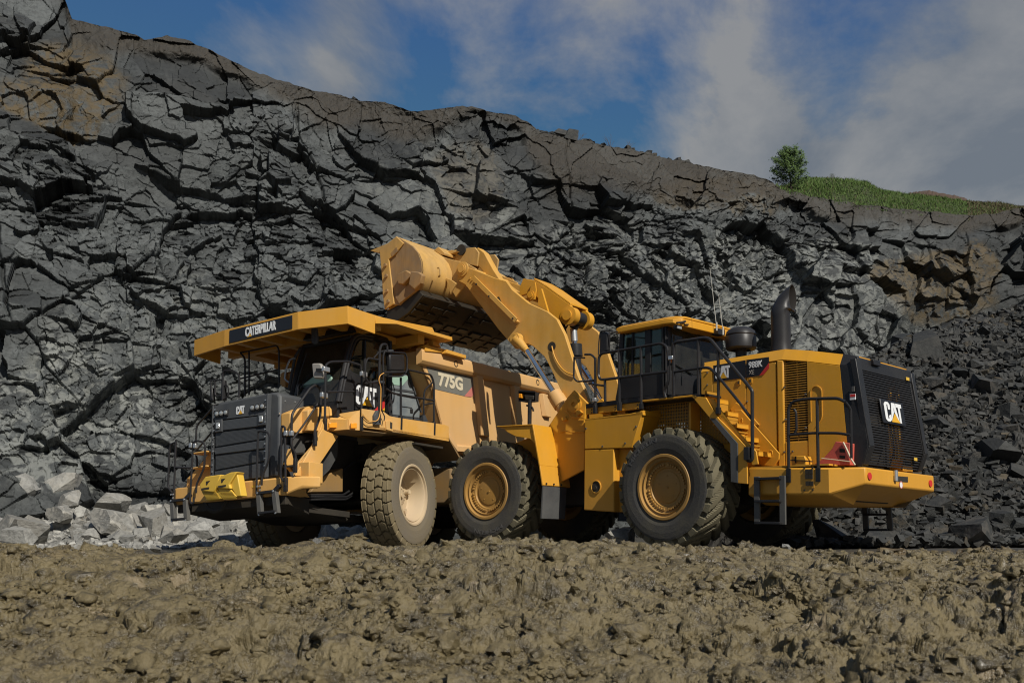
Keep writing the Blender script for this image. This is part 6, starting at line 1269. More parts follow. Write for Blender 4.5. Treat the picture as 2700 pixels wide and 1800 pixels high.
# ---- mud bank and quarry floor (one sheet)
def ground():
    ny=800;nx=950
    a=np.linspace(0,1,ny); Y=2.9*np.exp(a*math.log(7.4/2.9)); Y=np.concatenate([[-400,-150,-60,-25,-10,-4,-1,0.5],np.linspace(1.2,2.88,32),Y,np.linspace(7.44,75,170)]); u=np.linspace(-1,1,nx)
    U,YY=np.meshgrid(u,Y); X=U*(YY*.56+.7); X=np.where(YY<2.9,U*(2.9*.56+.7+(2.9-YY)*1.6),X); X=np.where(YY>7.4,U*(7.4*.56+.7+(YY-7.4)*1.0),X)
    yc=np.interp(X/np.maximum(YY,1)*2603+1350,[-200,0,300,600,1500,1750,2000,2300,2700,2900],[1456,1455,1446,1441,1441,1449,1458,1469,1477,1479])
    zc=rowz(yc,6.3); zf=np.interp(YY,[-8,1.2,3.4,4.4,5.6,6.4,7.2,8.5,13,19,24,30,45,75],[-1.3,-.95,-.48,-.27,-.07,.0,-.07,-.10,-.09,-.07,-.03,.15,.5,1]) 
    base=zf+zc*smooth(3.6,6.2,YY)*(1-smooth(6.6,7.6,YY))
    w1=(fbm(X*1.4,YY*1.4,4,3)-.5)*.35;w2=(fbm(X*1.4+40,YY*1.4,4,9)-.5)*.35
    bank=smooth(.5,2,YY)*(1-smooth(7,8,YY))*(1-.5*smooth(5.4,6.2,YY))
    z=base+(fbm(X*1.1,YY*1.1,4,5)-.5)*.12*bank
    # clods of several sizes
    rg=smooth(.35,.62,fbm(X*1.3,YY*1.3,3,55))      # smeared smooth places versus crumbly places
    for sc,am,s,th in((2.3,.085,21,.6),(4.6,.055,31,.5),(9.5,.028,41,.35),(19,.014,51,.25),(38,.007,53,.15),(75,.0035,57,.1)):
        f1,f2,r1,r2,r3,vx,vy=worley((X+w1*.6)*sc,(YY+w2*.6)*sc,s); bump=np.clip(1-(f1/.58)**2,0,1)**.8*np.where(r1>th,.35+.65*(r1-th)/(1-th),0)
        z=z+bump*am*(bank+.12)*(1 if sc<6 else .35+.9*rg)
    rid=1-np.abs(fbm(X*8+w1*3,YY*8,4,61)*2-1); z=z-smooth(.86,1.0,rid)*.012*bank*(.3+rg)
    pit=smooth(.62,.70,fbm(X*3.2,YY*3.2,4,71)); z=z-pit*.075*bank; pit2=smooth(.62,.68,fbm(X*11,YY*11,3,73)); z=z-pit2*.022*bank
    # wheel ruts dragged across the bank
    z=z+(fbm(X*22,YY*22,4,81)-.5)*.013*(bank+.3)*(.4+rg)+(fbm(X*65,YY*65,3,91)-.5)*.005*bank
    # named lumps seen in the foreground: (px, row, width m, height m)
    for px_,Yd,wd,hg in((310,3.3,.22,.10),(760,3.25,.24,.11),(1530,3.1,.19,.10),(1010,4.1,.33,.12),(2330,4.3,.36,.12),(1290,3.2,.14,.05),(2640,4.2,.3,.13),(1750,3.6,.2,.06),(1960,3.5,.2,.06),(230,4.9,.2,.06),(690,5.2,.2,.06),(1830,5.4,.2,.05),(2150,5.0,.25,.06)):
        xx=(px_-1350)/2603.*Yd; d=np.sqrt((X-xx)**2+((YY-Yd)*1.0)**2)/wd; z=z+hg*np.clip(1-d*d,0,1)**.6*(.8+.5*(fbm(X*9,YY*9,3,101)-.5))
    zz=z*22; X=X+(fbm(YY*14+9,zz+X*5,4,121)-.5)*.035*bank; YY=YY+(fbm(X*14,zz+3,4,131)-.5)*.045*bank
    grey=smooth(7.4,8.4,YY+(fbm(X*.6,YY*.6,3,7)-.5)*.8)*.9
    f1,f2,r1,*_=worley(X*6,YY*6,111); stone=np.where((r1>.93)&(f1<.3),1.,0.)*bank
    return gridmesh('ground',np.stack([X,YY,z],-1),M_mud,{'grey':grey,'stone':stone}),np.stack([X,YY,z,rg],-1)[40:ny+40]
g,GP=ground(); g['kind']='structure'
def clods():
    q=np.random.default_rng(3); V_=[];F_=[];b=0; pr=[]
    for k in range(12):
        bm=bmesh.new(); bmesh.ops.create_icosphere(bm,subdivisions=2,radius=1)
        for v in bm.verts:
            c=v.co.copy(); v.co=c*(1+.28*math.sin(c.x*3.1+k*1.7)*math.cos(c.y*3.7+k)+.22*math.sin(c.z*5.3+c.x*4+k*2.3)+q.uniform(-.28,.28))
        pr.append((np.array([v.co[:] for v in bm.verts]),np.array([[w.index for w in f.verts] for f in bm.faces]))); bm.free()
    flat=GP.reshape(-1,4); ok=flat[(flat[:,1]<7.2)&(np.abs(flat[:,0])<flat[:,1]*.55+.3)]
    dens=smooth(.42,.60,fbm(ok[:,0]*1.7,ok[:,1]*1.7,4,955))*.9+.10; pick=ok[q.random(len(ok))<dens*.16]
    for p in pick[q.permutation(len(pick))[:20000]]:
        s=(.004+.0013*p[1])*math.exp(q.normal(0,.65)); s=min(s,.05); c,f=pr[q.integers(12)]; a=q.uniform(0,6.28); ca,sa=math.cos(a),math.sin(a)
        v=c*np.array([s*q.uniform(.8,1.6),s,s*q.uniform(.5,1.1)]); v=np.stack([v[:,0]*ca-v[:,1]*sa,v[:,0]*sa+v[:,1]*ca,v[:,2]],-1)+p[:3]-np.array([0,0,s*.15]); V_.append(v);F_.append(f+b);b+=len(c)
    V_=np.concatenate(V_);F_=np.concatenate(F_); me=bpy.data.meshes.new('mud_clods'); me.vertices.add(len(V_)); me.vertices.foreach_set('co',V_.reshape(-1).astype(np.float32)); me.loops.add(F_.size); me.loops.foreach_set('vertex_index',F_.reshape(-1).astype(np.int32)); me.polygons.add(len(F_)); me.polygons.foreach_set('loop_start',np.arange(0,F_.size,3,dtype=np.int32)); me.update(calc_edges=True); me.polygons.foreach_set('use_smooth',np.repeat(q.random(len(F_)//80)<.5,80)); me.materials.append(M_mud)
    props(link('mud_clods',me),'crumbly clods of wet khaki mud strewn over the bank','mud',None,'stuff')
clods()
# ---- quarry face
RIMX=[-500,-300,0,150,172,190,240,290,355,380,440,500,560,640,700,780,820,900,950,1015,1084,1114,1149,1221,1283,1317,1359,1397,1417,1474,1528,1608,1704,1799,1870,1950,1988,2027,2055,2084,2141,2237,2333,2428,2556,2620,2700,2900,3300]
RIMY=[-260,-200,-80,-30,0,52,62,75,90,105,95,110,135,175,200,225,240,250,265,269,292,292,286,278,292,298,303,326,345,357,368,384,403,426,440,458,460,477,493,503,519,535,545,557,567,564,545,500,430]
FX=[-600,0,560,1350,2000,2400,2700,3300]; FY=[25,28.5,31,36,42,46,49,52]
def cliff():
    nx=1560;ny=690; px_=np.linspace(-480,3150,nx); Yf=np.interp(px_,FX,FY); yr=np.interp(px_,RIMX,RIMY)+ (fbm(px_/26.,px_*0+3,4,15)-.5)*9
    k=.30
    dirs=np.array([ray(a,b) for a,b in zip(px_,yr)]); t=(Yf+k*HC)/(dirs[:,1]-k*dirs[:,2]); Xt=t*dirs[:,0];Yt=t*dirs[:,1];Zt=HC+t*dirs[:,2]
    d0=np.array([ray(a,1434.7) for a in px_]); Xf=d0[:,0]/d0[:,1]*Yf
    v=np.linspace(0,1,ny)[:,None]; X=Xf+(Xt-Xf)*v;Y=Yf+(Yt-Yf)*v;Z=-.6+(Zt+.6)*v
    X=np.broadcast_to(X,(ny,nx)).copy()
    S=np.broadcast_to(np.cumsum(np.r_[0,np.hypot(np.diff(Xf),np.diff(Yf))])[None,:],(ny,nx)); H=Z
    wx=(fbm(S*.22,H*.22,4,201)-.5)*1.1;wy=(fbm(S*.22+50,H*.22,4,211)-.5)*1.1
    wx2=(fbm(S*1.1,H*1.1,3,221)-.5)*.16;wy2=(fbm(S*1.1+50,H*1.1,3,231)-.5)*.16
    topd=(1-v)*(Zt+.6)   # metres below the rim
    bx=(smooth(1380,1500,px_)*(1-smooth(1880,2000,px_)))[None,:]; band=1-smooth(.3,1.0+.8*bx,topd-1.1*bx+(fbm(S*.35,H*.5,4,241)-.5)*1.9)
    D=np.zeros_like(H); tone=np.zeros_like(H); crack=np.zeros_like(H)
    D+=(fbm(S*.09,H*.12,3,251)-.5)*3.0
    sizeN=fbm(S*.10,H*.13,3,261)
    def layer(sx,sy,ang,amp,tilt,cr,cw,seed,w=1,msk=None):
        nonlocal D,tone,crack
        c_,s_=math.cos(ang),math.sin(ang); x=S+(wx+wx2*.4)*w;y=H+(wy+wy2*.4)*w; u=(x*c_+y*s_)/sx;q=(-x*s_+y*c_)/sy
        f1,f2,r1,r2,r3,vx,vy=worley(u,q,seed,.9,True); mk=1 if msk is None else msk
        e=np.clip((f2-f1)/cw,0,1)
        D+=mk*((r1-.5)*amp+(vx*(r2-.5)+vy*(r3-.55))*tilt*2)-(1-e)*cr*mk*np.clip((r2-.25)*2.2,0,1.2)
        tone+=mk*(r3-.5)*.75; crack=np.maximum(crack,(1-e)*mk*(cr>.1)); return r1,r2,r3,f1
    big=smooth(.33,.46,sizeN); D0=D.copy()
    layer(3.1,2.9,.05,1.05,.48,.10,.018,301,.0)
    layer(1.7,1.5,-.16,.60,.46,.09,.022,311,.08)
    layer(.92,.82,.28,.28,.32,.07,.03,321,.15,1-.5*big)
    layer(.48,.42,-.1,.12,.15,.035,.045,331,.2,1-.7*big)
    layer(.24,.20,.3,.05,.07,.015,.08,341,.3,1-.85*big)
    jx=(S+wx*.9+wx2*.8+H*.10)/4.9; jf=np.abs((jx+h2(np.floor(jx).astype(np.int64),np.zeros(jx.shape,np.int64),9)*.5)%1-.5)*4.3; D-=.22*np.exp(-(jf/.04)**2)*smooth(.5,.6,fbm(S*.2,H*.12,2,381))
    # small ledges (bedding) and roughness
    bed=(H*1.0+S*.10+wy*.5); st=(bed*.9)%1; D+=(st-.5)*.10*smooth(.3,.6,fbm(S*.15,H*.3,2,351))
    D+=(fbm(S*2.2,H*2.2,5,361)-.5)*.05
    D=D0+(D-D0)*(1-.6*band)-1.1*(1-smooth(0,1.8,topd))+band*((fbm(S*1.3,H*1.3,6,371)-.5)*.5+(fbm(S*9,H*9,3,375)-.5)*.10+.2+.25*(fbm(S*.3,H*.3,2,373)-.5))
    D=D*smooth(-.02,.05,v)
    n=np.array([.30,-.90,.28]); n=n/np.linalg.norm(n)
    P=np.stack([X+D*n[0],Y+D*n[1],Z+D*n[2]*smooth(0,2.2,topd)],-1)
    tb=(1-smooth(0,2.2,topd)); dy_=P[...,1]-Y; P[...,2]+=dy_*tb*(dirs[:,2]/dirs[:,1])[None,:]; P[...,0]+=(dy_*(dirs[:,0]/dirs[:,1])[None,:]-(P[...,0]-X))*tb
    # pale chipped zones: low left, centre right and right; ochre faces upper left and centre
    PX=np.broadcast_to(px_[None,:],H.shape); PYr=1434.7+(yr-1434.7)*v
    def zone(cx,cy,rx,ry,seed,th=.0): 
        d=((PX-cx)/rx)**2+((PYr-cy)/ry)**2+(fbm(S*.5,H*.5,4,seed)-.5)*1.6; return 1-smooth(.6,1.1,d)
    pale=np.clip(zone(150,1180,350,170,401)*.8+zone(1500,850,650,260,402)*.55+zone(2180,830,420,230,403)*.75+zone(450,1000,300,260,404)*.45+zone(1150,480,240,130,405)*.35,0,1)
    ochre=np.clip(zone(150,235,190,150,411)+zone(1240,470,90,120,412)*.35+zone(1890,520,200,60,413)*.6+zone(2480,760,170,110,414)*.9+zone(1480,1000,300,120,415)*.15,0,1)
    tone=np.clip(tone+.5+(fbm(S*.13,H*.16,3,391)-.5)*1.1+.35*smooth(900,2000,PX)*.5-.35*smooth(2250,2600,PX)-.25*smooth(900,500,PYr)*.5,0,1)
    attrs={'tone':tone,'pale':pale,'ochre':ochre,'dirt':np.clip(band*.9+smooth(.8,1,crack)*.5,0,1)}
    # plateau behind the rim
    nb=14; back=[]
    for i in range(nb):
        q=P[-1].copy(); q[:,1]+=1.2*(i+1)**1.35; q[:,2]-=.04*(i+1)**1.6; q[:,0]+=(q[:,0])*.02*(i+1); back.append(q)
    P=np.concatenate([P,np.stack(back)]); attrs={k_:np.concatenate([a,np.repeat(a[-1:],nb,0)]) for k_,a in attrs.items()}
    attrs['dirt'][-nb:]=1
    gridmesh('quarry_face',P,M_rock,attrs)['kind']='structure'
    return P[ny-1],px_
RIM,RPX=cliff()
# ---- stones
def stone_mesh(name,mat,seed,flat=.8,cuts=7,sub=2):
    r=random.Random(seed); bm=bmesh.new(); bmesh.ops.create_cube(bm,size=1.1)
    for v in bm.verts: v.co+=Vector((r.uniform(-.12,.12),)*1+(r.uniform(-.12,.12),r.uniform(-.12,.12)))
    for k in range(cuts):
        n=Vector((r.gauss(0,1),r.gauss(0,1),r.gauss(0,.8))).normalized(); d=r.uniform(.30,.50)
        bmesh.ops.bisect_plane(bm,geom=bm.verts[:]+bm.edges[:]+bm.faces[:],plane_co=n*d,plane_no=n,clear_outer=True)
        e=[x for x in bm.edges if x.is_boundary]
        if e: bmesh.ops.contextual_create(bm,geom=e)
    bmesh.ops.triangulate(bm,faces=bm.faces)
    for k in range(sub):
        bmesh.ops.subdivide_edges(bm,edges=bm.edges,cuts=1,use_grid_fill=True)
    for v in bm.verts: 
        c=v.co; q=math.sin(c.x*9+seed)*math.sin(c.y*11+seed*2)*math.sin(c.z*10+1)*.018+r.uniform(-.008,.008)*(1 if sub>1 else 2); v.co=c*(1+q*1.4); v.co.z*=flat
    me=bpy.data.meshes.new(name); bm.to_mesh(me); bm.free(); me.materials.append(mat)
    for a_,v_ in(('tone',r.uniform(.25,.9)),('pale',r.choice((0,.3,.9))),('ochre',r.choice((0,0,0,.25))),('dirt',.0)):
        a=me.attributes.new(a_,'FLOAT','POINT'); a.data.foreach_set('value',np.full(len(me.vertices),v_,np.float32))
    return me
BM=[stone_mesh('boulder',M_bould,k+1,.8,8,3) for k in range(10)]; DM=[stone_mesh('rubble_stone',M_rub2,k+40,.8,7,2) for k in range(10)]
def put(name,me,loc,s,label,cat,group,r):
    o=link(name,me); o.location=loc; o.rotation_euler=(r.uniform(-.5,.5),r.uniform(-.5,.5),r.uniform(0,6.28)); o.scale=(s*r.uniform(.85,1.25),s*r.uniform(.85,1.15),s*r.uniform(.7,1.0))
    return props(o,label,cat,group)
def pxpos(px_,row,Y): d=ray(px_,row); t=Y/d.y; return Vector((d.x*t,Y,HC+d.z*t))
r=random.Random(5)
# prominent boulders of the pale left pile : (px,row of centre, distance, size, label)
for px_,row,Y,s,lab in((295,1385,26.6,1.12,'large pale cream-streaked boulder at the front foot of the left rock pile'),(408,1388,26.8,.98,'round pale boulder at the foot of the left rock pile, beside the truck ladder'),
    (160,1282,29.0,1.15,'dark angular boulder on top of the left rock pile under the cliff'),(300,1325,28.2,1.1,'grey slab boulder standing behind the large pale one in the left pile'),
    (55,1300,28.3,1.15,'broad flat grey boulder on the upper left end of the rock pile'),(40,1382,26.6,1.0,'wide blue-grey boulder low in the left rock pile at the frame edge'),
    (185,1320,27.8,.9,'grey wedge-shaped boulder in the middle of the left rock pile'),(165,1358,27.0,.85,'brownish grey boulder in the lower middle of the left rock pile'),
    (515,1400,26.8,.85,'smooth dark brown boulder under the truck bumper ladder'),(570,1380,27.4,.8,'pale split boulder between the truck bumper and far front tyre'),
    (60,1425,25.2,.9,'low pale boulder half sunk in gravel at the front left corner'),(95,1405,25.8,.9,'upright buff boulder at the front left of the rock pile'),
    (865,1402,27.0,.75,'pale grey slab lying on gravel between the truck front tyres')):
    put('boulder',BM[r.randrange(10)],pxpos(px_,row,Y),s*.82,lab,'boulder','boulders in the pale rock pile',r)
LAB='one of the grey broken boulders heaped at the foot of the cliff on the left'
n=0
for k in range(235):
    px_=r.uniform(-60,720); Y=26+4.2*r.random()
    hgt=np.interp(px_,[-40,0,200,420,520,720],[1.0,1.0,.95,.8,.55,.3])*(Y-25.5)/4.0*1.45
    s=r.choice((.2,.26,.34,.42,.52,.7)); p=Vector(((px_-1350)/2603*Y,Y,.08+hgt*.75)); put('boulder',BM[r.randrange(10)],p,s,LAB,'boulder','boulders in the pale rock pile',r)
for k in range(16):
    px_=r.uniform(720,1010); Y=27+3*r.random(); p=Vector(((px_-1350)/2603*Y,Y,.1+(Y-26.5)*.12)); put('boulder',BM[r.randrange(10)],p,r.uniform(.3,.6),LAB,'boulder','boulders in the pale rock pile',r)
def scatter(name,proto,pts,mat,kind='stuff'):
    """many small stones joined into ONE mesh"""
    V_=[];F_=[];T=[];b=0; pv=[]
    for me in proto:
        c=np.empty(len(me.vertices)*3);me.vertices.foreach_get('co',c);pv.append((c.reshape(-1,3),np.array([list(p.vertices) for p in me.polygons])))
    for (p,s) in pts:
        c,f=pv[r.randrange(len(pv))]; e=Matrix.Rotation(r.uniform(0,6.28),3,'Z')@Matrix.Rotation(r.uniform(-.9,.9),3,'X'); q=(c*np.array([s*r.uniform(.8,1.3),s,s*r.uniform(.6,1)]))@np.array(e).T+np.array(p)
        V_.append(q);F_.append(f+b);b+=len(c);T.append(np.full(len(c),r.random()))
    V_=np.concatenate(V_);F_=np.concatenate(F_);T=np.concatenate(T)
    me=bpy.data.meshes.new(name); me.from_pydata(V_.tolist(),[],F_.tolist()); me.materials.append(mat)
    for a_,v_ in(('tone',T),('pale',(T*7)%1*.6),('ochre',np.where((T*13)%1>.9,.6,0)),('dirt',T*0)): a=me.attributes.new(a_,'FLOAT','POINT'); a.data.foreach_set('value',v_.astype(np.float32))
    return props(link(name,me),kind=kind)
SP=[stone_mesh('s',M_bould,k+80,.8,6,0) for k in range(8)]
pts=[]
for k in range(5000):
    px_=r.uniform(-80,1080); Y=24.8+6*r.random()**1.2; hg=np.interp(px_,[-40,200,420,560,1080],[1.0,.95,.8,.5,.12])*max(0,(Y-25.5))/4.0*1.1
    pts.append((((px_-1350)/2603*Y,Y,.03+hg),r.choice((.06,.08,.11,.15,.2))))
props(scatter('loose_gravel',SP,pts,M_bould),'pale loose gravel and chips around the left boulders','gravel')
# pale mound carrying them
def moundmesh(name,fn,x0,x1,y0,y1,nx,ny,mat,attrs):
    X,Y=np.meshgrid(np.linspace(x0,x1,nx),np.linspace(y0,y1,ny)); Z=fn(X,Y); at={k:np.full(X.shape,v) if np.isscalar(v) else v(X,Y) for k,v in attrs.items()}
    o=gridmesh(name,np.stack([X,Y,Z],-1),mat,at); o['kind']='structure'; return o
def hl(X,Y):
    px_=X/Y*2603+1350; h=np.interp(px_,[-200,-40,0,200,420,520,720,1080],[1.0,1.0,1.0,.95,.8,.5,.3,.1])*np.maximum(0,(Y-25.4))/4.0
    f1,f2,r1,r2,r3,vx,vy=worley(X*2.2,Y*2.2,501); return h*1.0-.02+(r1-.5)*.16+(fbm(X*4,Y*4,4,511)-.5)*.15-np.where(Y<25.6,.3,0)
moundmesh('rubble_slope',hl,-17,-2.2,25,31.5,420,200,M_bould,{'tone':lambda X,Y:worley(X*2.2,Y*2.2,501)[2],'pale':.1,'ochre':0,'dirt':.35})
# ---- dark rubble pile on the right
def hr(X,Y,raw=False):
    a=.74*(Y-18.9+.5*(fbm(X*.5,Y*.5,3,601)-.5));b=.92*(X-4.3+1.2*(fbm(Y*.4,X*.4,3,605)-.5))
    z=np.minimum(a,b); cap=np.interp(X/Y,[.2,.36,.42,.47,.55,.7],[4.4,4.6,5.6,6.2,6.9,7.6]); z=np.minimum(z,cap+(z-cap)*.06)
    if raw: return z
    f1,f2,r1,r2,r3,vx,vy=worley(X*1.5,Y*1.5,611);g1,g2,s1,s2,s3,wx,wy=worley(X*4,Y*4,621);k1,k2,q1,*_=worley(X*9,Y*9,631)
    return np.maximum(z,-.3)+(r1-.5)*.16+(vx*(r2-.5)+vy*(r3-.5))*.3+(s1-.5)*.15+(wx*(s2-.5)+wy*(s3-.5))*.22+(q1-.5)*.07
moundmesh('rubble_pile',hr,4,26,18.2,42,760,640,M_rub2,{'tone':lambda X,Y:worley(X*4,Y*4,621)[2]*.7,'pale':.05,'ochre':lambda X,Y:smooth(.6,.75,fbm(X*.3,Y*.3,3,641))*.3,'dirt':lambda X,Y:smooth(.45,.65,fbm(X*.7,Y*.7,3,651))*.6})
def hz(x,y): return float(hr(np.array([[x]]),np.array([[y]]),True)[0,0])
for px_,Y,s,lab in((2545,18.2,.62,'brown pyramid-shaped stone at the foot of the dark rubble pile'),(2290,18.9,.50,'flat brownish stone under the loader tail ladder'),(2190,18.4,.55,'pale pointed stone at the edge of the mud beside the far rear tyre'),
    (2630,21.2,.85,'tall grey slab stuck upright in the lower right rubble pile'),(2450,25.5,.8,'pale-topped grey block high on the rubble pile beside the hood'),(2610,24.,.6,'light triangular stone on the middle of the rubble pile'),(2480,22.4,.5,'small pale slab in the rubble level with the counterweight'),
    (2440,29.5,.95,'big tilted slate-blue slab on the crest of the rubble pile')):
    x=(px_-1350)/2603*Y; put('rubble_stone',DM[r.randrange(10)],(x,Y,max(0,hz(x,Y))+s*.22),s,lab,'stone','stones on the dark rubble pile',r)
LAB2='one of the dark broken stones covering the rubble pile on the right'
for k in range(210):
    px_=r.uniform(2150,2760); Y=18.3+11*r.random()**1.5; x=(px_-1350)/2603*Y; s=r.choice((.14,.18,.24,.3,.42)); put('rubble_stone',DM[r.randrange(10)],(x,Y,max(0,hz(x,Y))+s*.16),s,LAB2,'stone','stones on the dark rubble pile',r)
SD=[stone_mesh('s',M_rub2,k+120,.8,6,0) for k in range(8)]; pts=[]
for k in range(15000):
    px_=r.uniform(2080,2800); Y=17.9+13*r.random()**1.3; x=(px_-1350)/2603*Y; s=r.choice((.05,.06,.08,.1,.13,.18)); pts.append(((x,Y,max(-.02,hz(x,Y))+s*.2+r.uniform(0,.06)),s))
props(scatter('small_rubble',SD,pts,M_rub2),'dark small rubble covering the heap on the right','rubble')
# stone pair wedged by the loader rear tyre
put('stone',BM[3],pxpos(1628,1408,18.2),.42,'muddy grey stone wedged in front of the loader rear tyre','stone','stones by the loader tyre',r); put('stone',BM[5],pxpos(1655,1402,18.6),.36,'small tilted stone leaning behind the one at the loader rear tyre','stone','stones by the loader tyre',r)
for px_,row,Y,s,lab in((2070,1440,6.2,.045,'small light stone chip on the mud crest right of the loader rear tyre'),(840,1424,6.2,.06,'wet pale cobble on the mud crest between the truck front tyres'),(415,1446,5.9,.05,'small tan stone standing on the mud at the left'),(875,1490,5.3,.045,'smooth tan cobble pressed in the mud below the truck bumper')):
    put('mud_stone',BM[r.randrange(10)],pxpos(px_,row,Y),s,lab,'stone',None,r)
# ---- stones along the rim
LAB3='one of the brown and grey stones lying along the cliff rim against the sky'
def rimpt(px_): 
    i=int(np.argmin(np.abs(RPX-px_))); return Vector(RIM[i].tolist())
for px_,s,lab in((928,.22,'small upright brown stone alone on the left part of the cliff rim'),(1473,.42,'dark red-brown block on the cliff rim left of the pale stone'),(1500,.5,'large pale grey stone on the cliff rim above the loader bucket')):
    p=rimpt(px_); put('rim_stone',BM[4] if s>.5 else DM[2],p+Vector((0,.3,s*.4)),s*1.3,lab,'stone','stones along the cliff rim',r)
for k in range(60):
    px_=r.uniform(1400,1830); p=rimpt(px_); s=r.choice((.12,.16,.22,.32)); put('rim_stone',DM[r.randrange(10)],p+Vector((0,.25,s*.25)),s,LAB3,'stone','stones along the cliff rim',r)
# ---- grassy rise behind the rim, tree, bushes
M_grass=plain('green_grass_blades',(.07,.125,.018),.8); M_grass2=plain('dry_tan_grass',(.09,.07,.03),.8); M_leaf=plain('dark_green_leaves',(.085,.14,.035),.6); M_bark=plain('grey_brown_bark',(.09,.07,.05),.9)
M_soil=plain('red_brown_soil',(.07,.042,.026),.95); M_turf=plain('turf_soil',(.03,.04,.012),.95)
GX=[2040,2080,2109,2141,2180,2237,2285,2317,2396,2540,2600,2700,2800]; GY=[500,486,470,465,466,473,478,497,510,525,530,542,560]
def turf():
    nx=260;ny=26; px_=np.linspace(2045,2860,nx); top=np.interp(px_,GX,GY); P=np.zeros((ny,nx,3)); rim=np.array([rimpt(a) for a in px_])
    for i in range(ny):
        a=i/(ny-1); Y=rim[:,1]+.02+a*4.5; row=1434.7-(rim[:,2]-HC)/rim[:,1]*2603; rw=row+30+(top-row-30+6)*np.sin(a*PI/2)
        d=np.array([ray(q,w) for q,w in zip(px_,rw)]); t=Y/d[:,1]; P[i,:,0]=t*d[:,0];P[i,:,1]=Y;P[i,:,2]=HC+t*d[:,2]+(fbm(px_/9,px_*0+i*.3,3,701)-.5)*.12
    b=P[-1:].copy();b[:,:,1]+=8;b[:,:,2]-=2; gridmesh('grass_bank',np.concatenate([P,b]),M_turf,{},True)['kind']='structure'; return P
TP=turf()
def blades(name,pts,mat,hh,label,cat):
    V_=[];F_=[]
    for p in pts:
        h=hh*r.uniform(.4,1.2)*(.5+1.3*float(vnoise(np.array([p.x*.9]),np.array([p.y*.9]),5)[0])); a=r.uniform(0,6.28); w=.012+.01*r.random(); d=Vector((math.cos(a),math.sin(a),0)); l=Vector((r.uniform(-.4,.4)*h,r.uniform(-.3,.3)*h,h)); b=len(V_)
        V_+=[p-d*w,p+d*w,p+d*w*.7+l*.55,p-d*w*.7+l*.55,p+l+Vector((l.x*.5,l.y*.5,-.08*h))]; F_+=[[b,b+1,b+2,b+3],[b+3,b+2,b+4]]
    me=bpy.data.meshes.new(name); me.from_pydata([tuple(v) for v in V_],[],F_); return props(link(name,me,None,mat),label,cat,None,'stuff')
ny_,nx_=TP.shape[:2]; g1=[];g2=[]
for k in range(30000):
    i=r.random()**.8*(ny_-1.01);j=r.random()*(nx_-1.01); p=Vector(TP[int(i),int(j)].tolist())+Vector((r.uniform(-.05,.05),r.uniform(-.1,.1),0)); px_=1350+p.x/p.y*2603
    (g2 if (px_>2600 and r.random()<.7) or r.random()<.06 else g1).append(p)
blades('grass',g1,M_grass,.16,'tall green grass on the bank behind the cliff rim','grass'); blades('dry_grass',g2,M_grass2,.18,'dry tan grass at the right end of the bank','grass')
# soil heap
def heap():
    px_=np.linspace(2385,2550,90); top=np.interp(px_,[2385,2400,2420,2445,2480,2520,2550],[520,508,505,502,509,515,524])+(fbm(px_/5,px_*0,3,711)-.5)*5; P=[]
    for i,(Y0,f) in enumerate(((57,-1),(58,.3),(59,.7),(60,1),(62,.2),(63,-1))):
        P.append([pxpos(a,530+(b-530)*f,Y0) for a,b in zip(px_,top)])
    gridmesh('soil_heap',np.array(P),M_soil)['kind']='structure'
heap()
def tree(name,base,H,W,nleaf,label,cat,seed,lean=.1):
    q=random.Random(seed); t=thing(name,label,cat,Matrix.Translation(base)); m=MB(); m.cone((0,0,-.3),(0,0,H*.55),.05*H/2,.022*H/2,8); m.cone((0,0,H*.5),(.02,0,H*.95),.022*H/2,.006,6); tips=[]
    for k in range(34):
        z=H*(.03+.86*k/34); a=k*2.4; L_=W*.5*(1.0-.85*(z/H)**1.8)*q.uniform(.75,1.1); e=Vector((math.cos(a)*L_,math.sin(a)*L_,z+L_*.75)); s0=Vector((0,0,z)); m.cone(s0,e,.012*H/2,.004,5); 
        for f in(.35,.55,.72,.85,1): tips.append((s0.lerp(e,f),.10+.11*(1-f)))
    tips+=[(Vector((0,0,H*.97)),.1),(Vector((.02,0,H*.88)),.12)]
    m.build('trunk',M_bark,t); V_=[];F_=[]
    for k in range(nleaf):
        c,s=tips[q.randrange(len(tips))]; p=c+Vector((q.gauss(0,s),q.gauss(0,s),q.gauss(0,s*.9)))*H/1.9*.62; a=Vector((q.gauss(0,1),q.gauss(0,1),q.gauss(0,.7))).normalized(); b=a.orthogonal().normalized(); s_=.042*q.uniform(.7,1.3)*H/1.9; i=len(V_)
        V_+=[p-a*s_,p+b*s_*.6,p+a*s_,p-b*s_*.6]; F_.append([i,i+1,i+2,i+3])
    me=bpy.data.meshes.new('crown'); me.from_pydata([tuple(v) for v in V_],[],F_); link('crown',me,t,M_leaf); return t
b=rimpt(2085); 
tp=pxpos(2085,500,b.y+1.0); Ht=(500-383)/2603*tp.y
tree('young_tree',tp,Ht,(2138-2030)/2603*tp.y,9000,'small bushy green tree standing on the rim at the left end of the grass bank','tree',3)
p=pxpos(2194,473,b.y+3); tree('shrub',p,.32,.42,500,'tiny green shrub sticking up from the grass right of the tree','shrub',8)
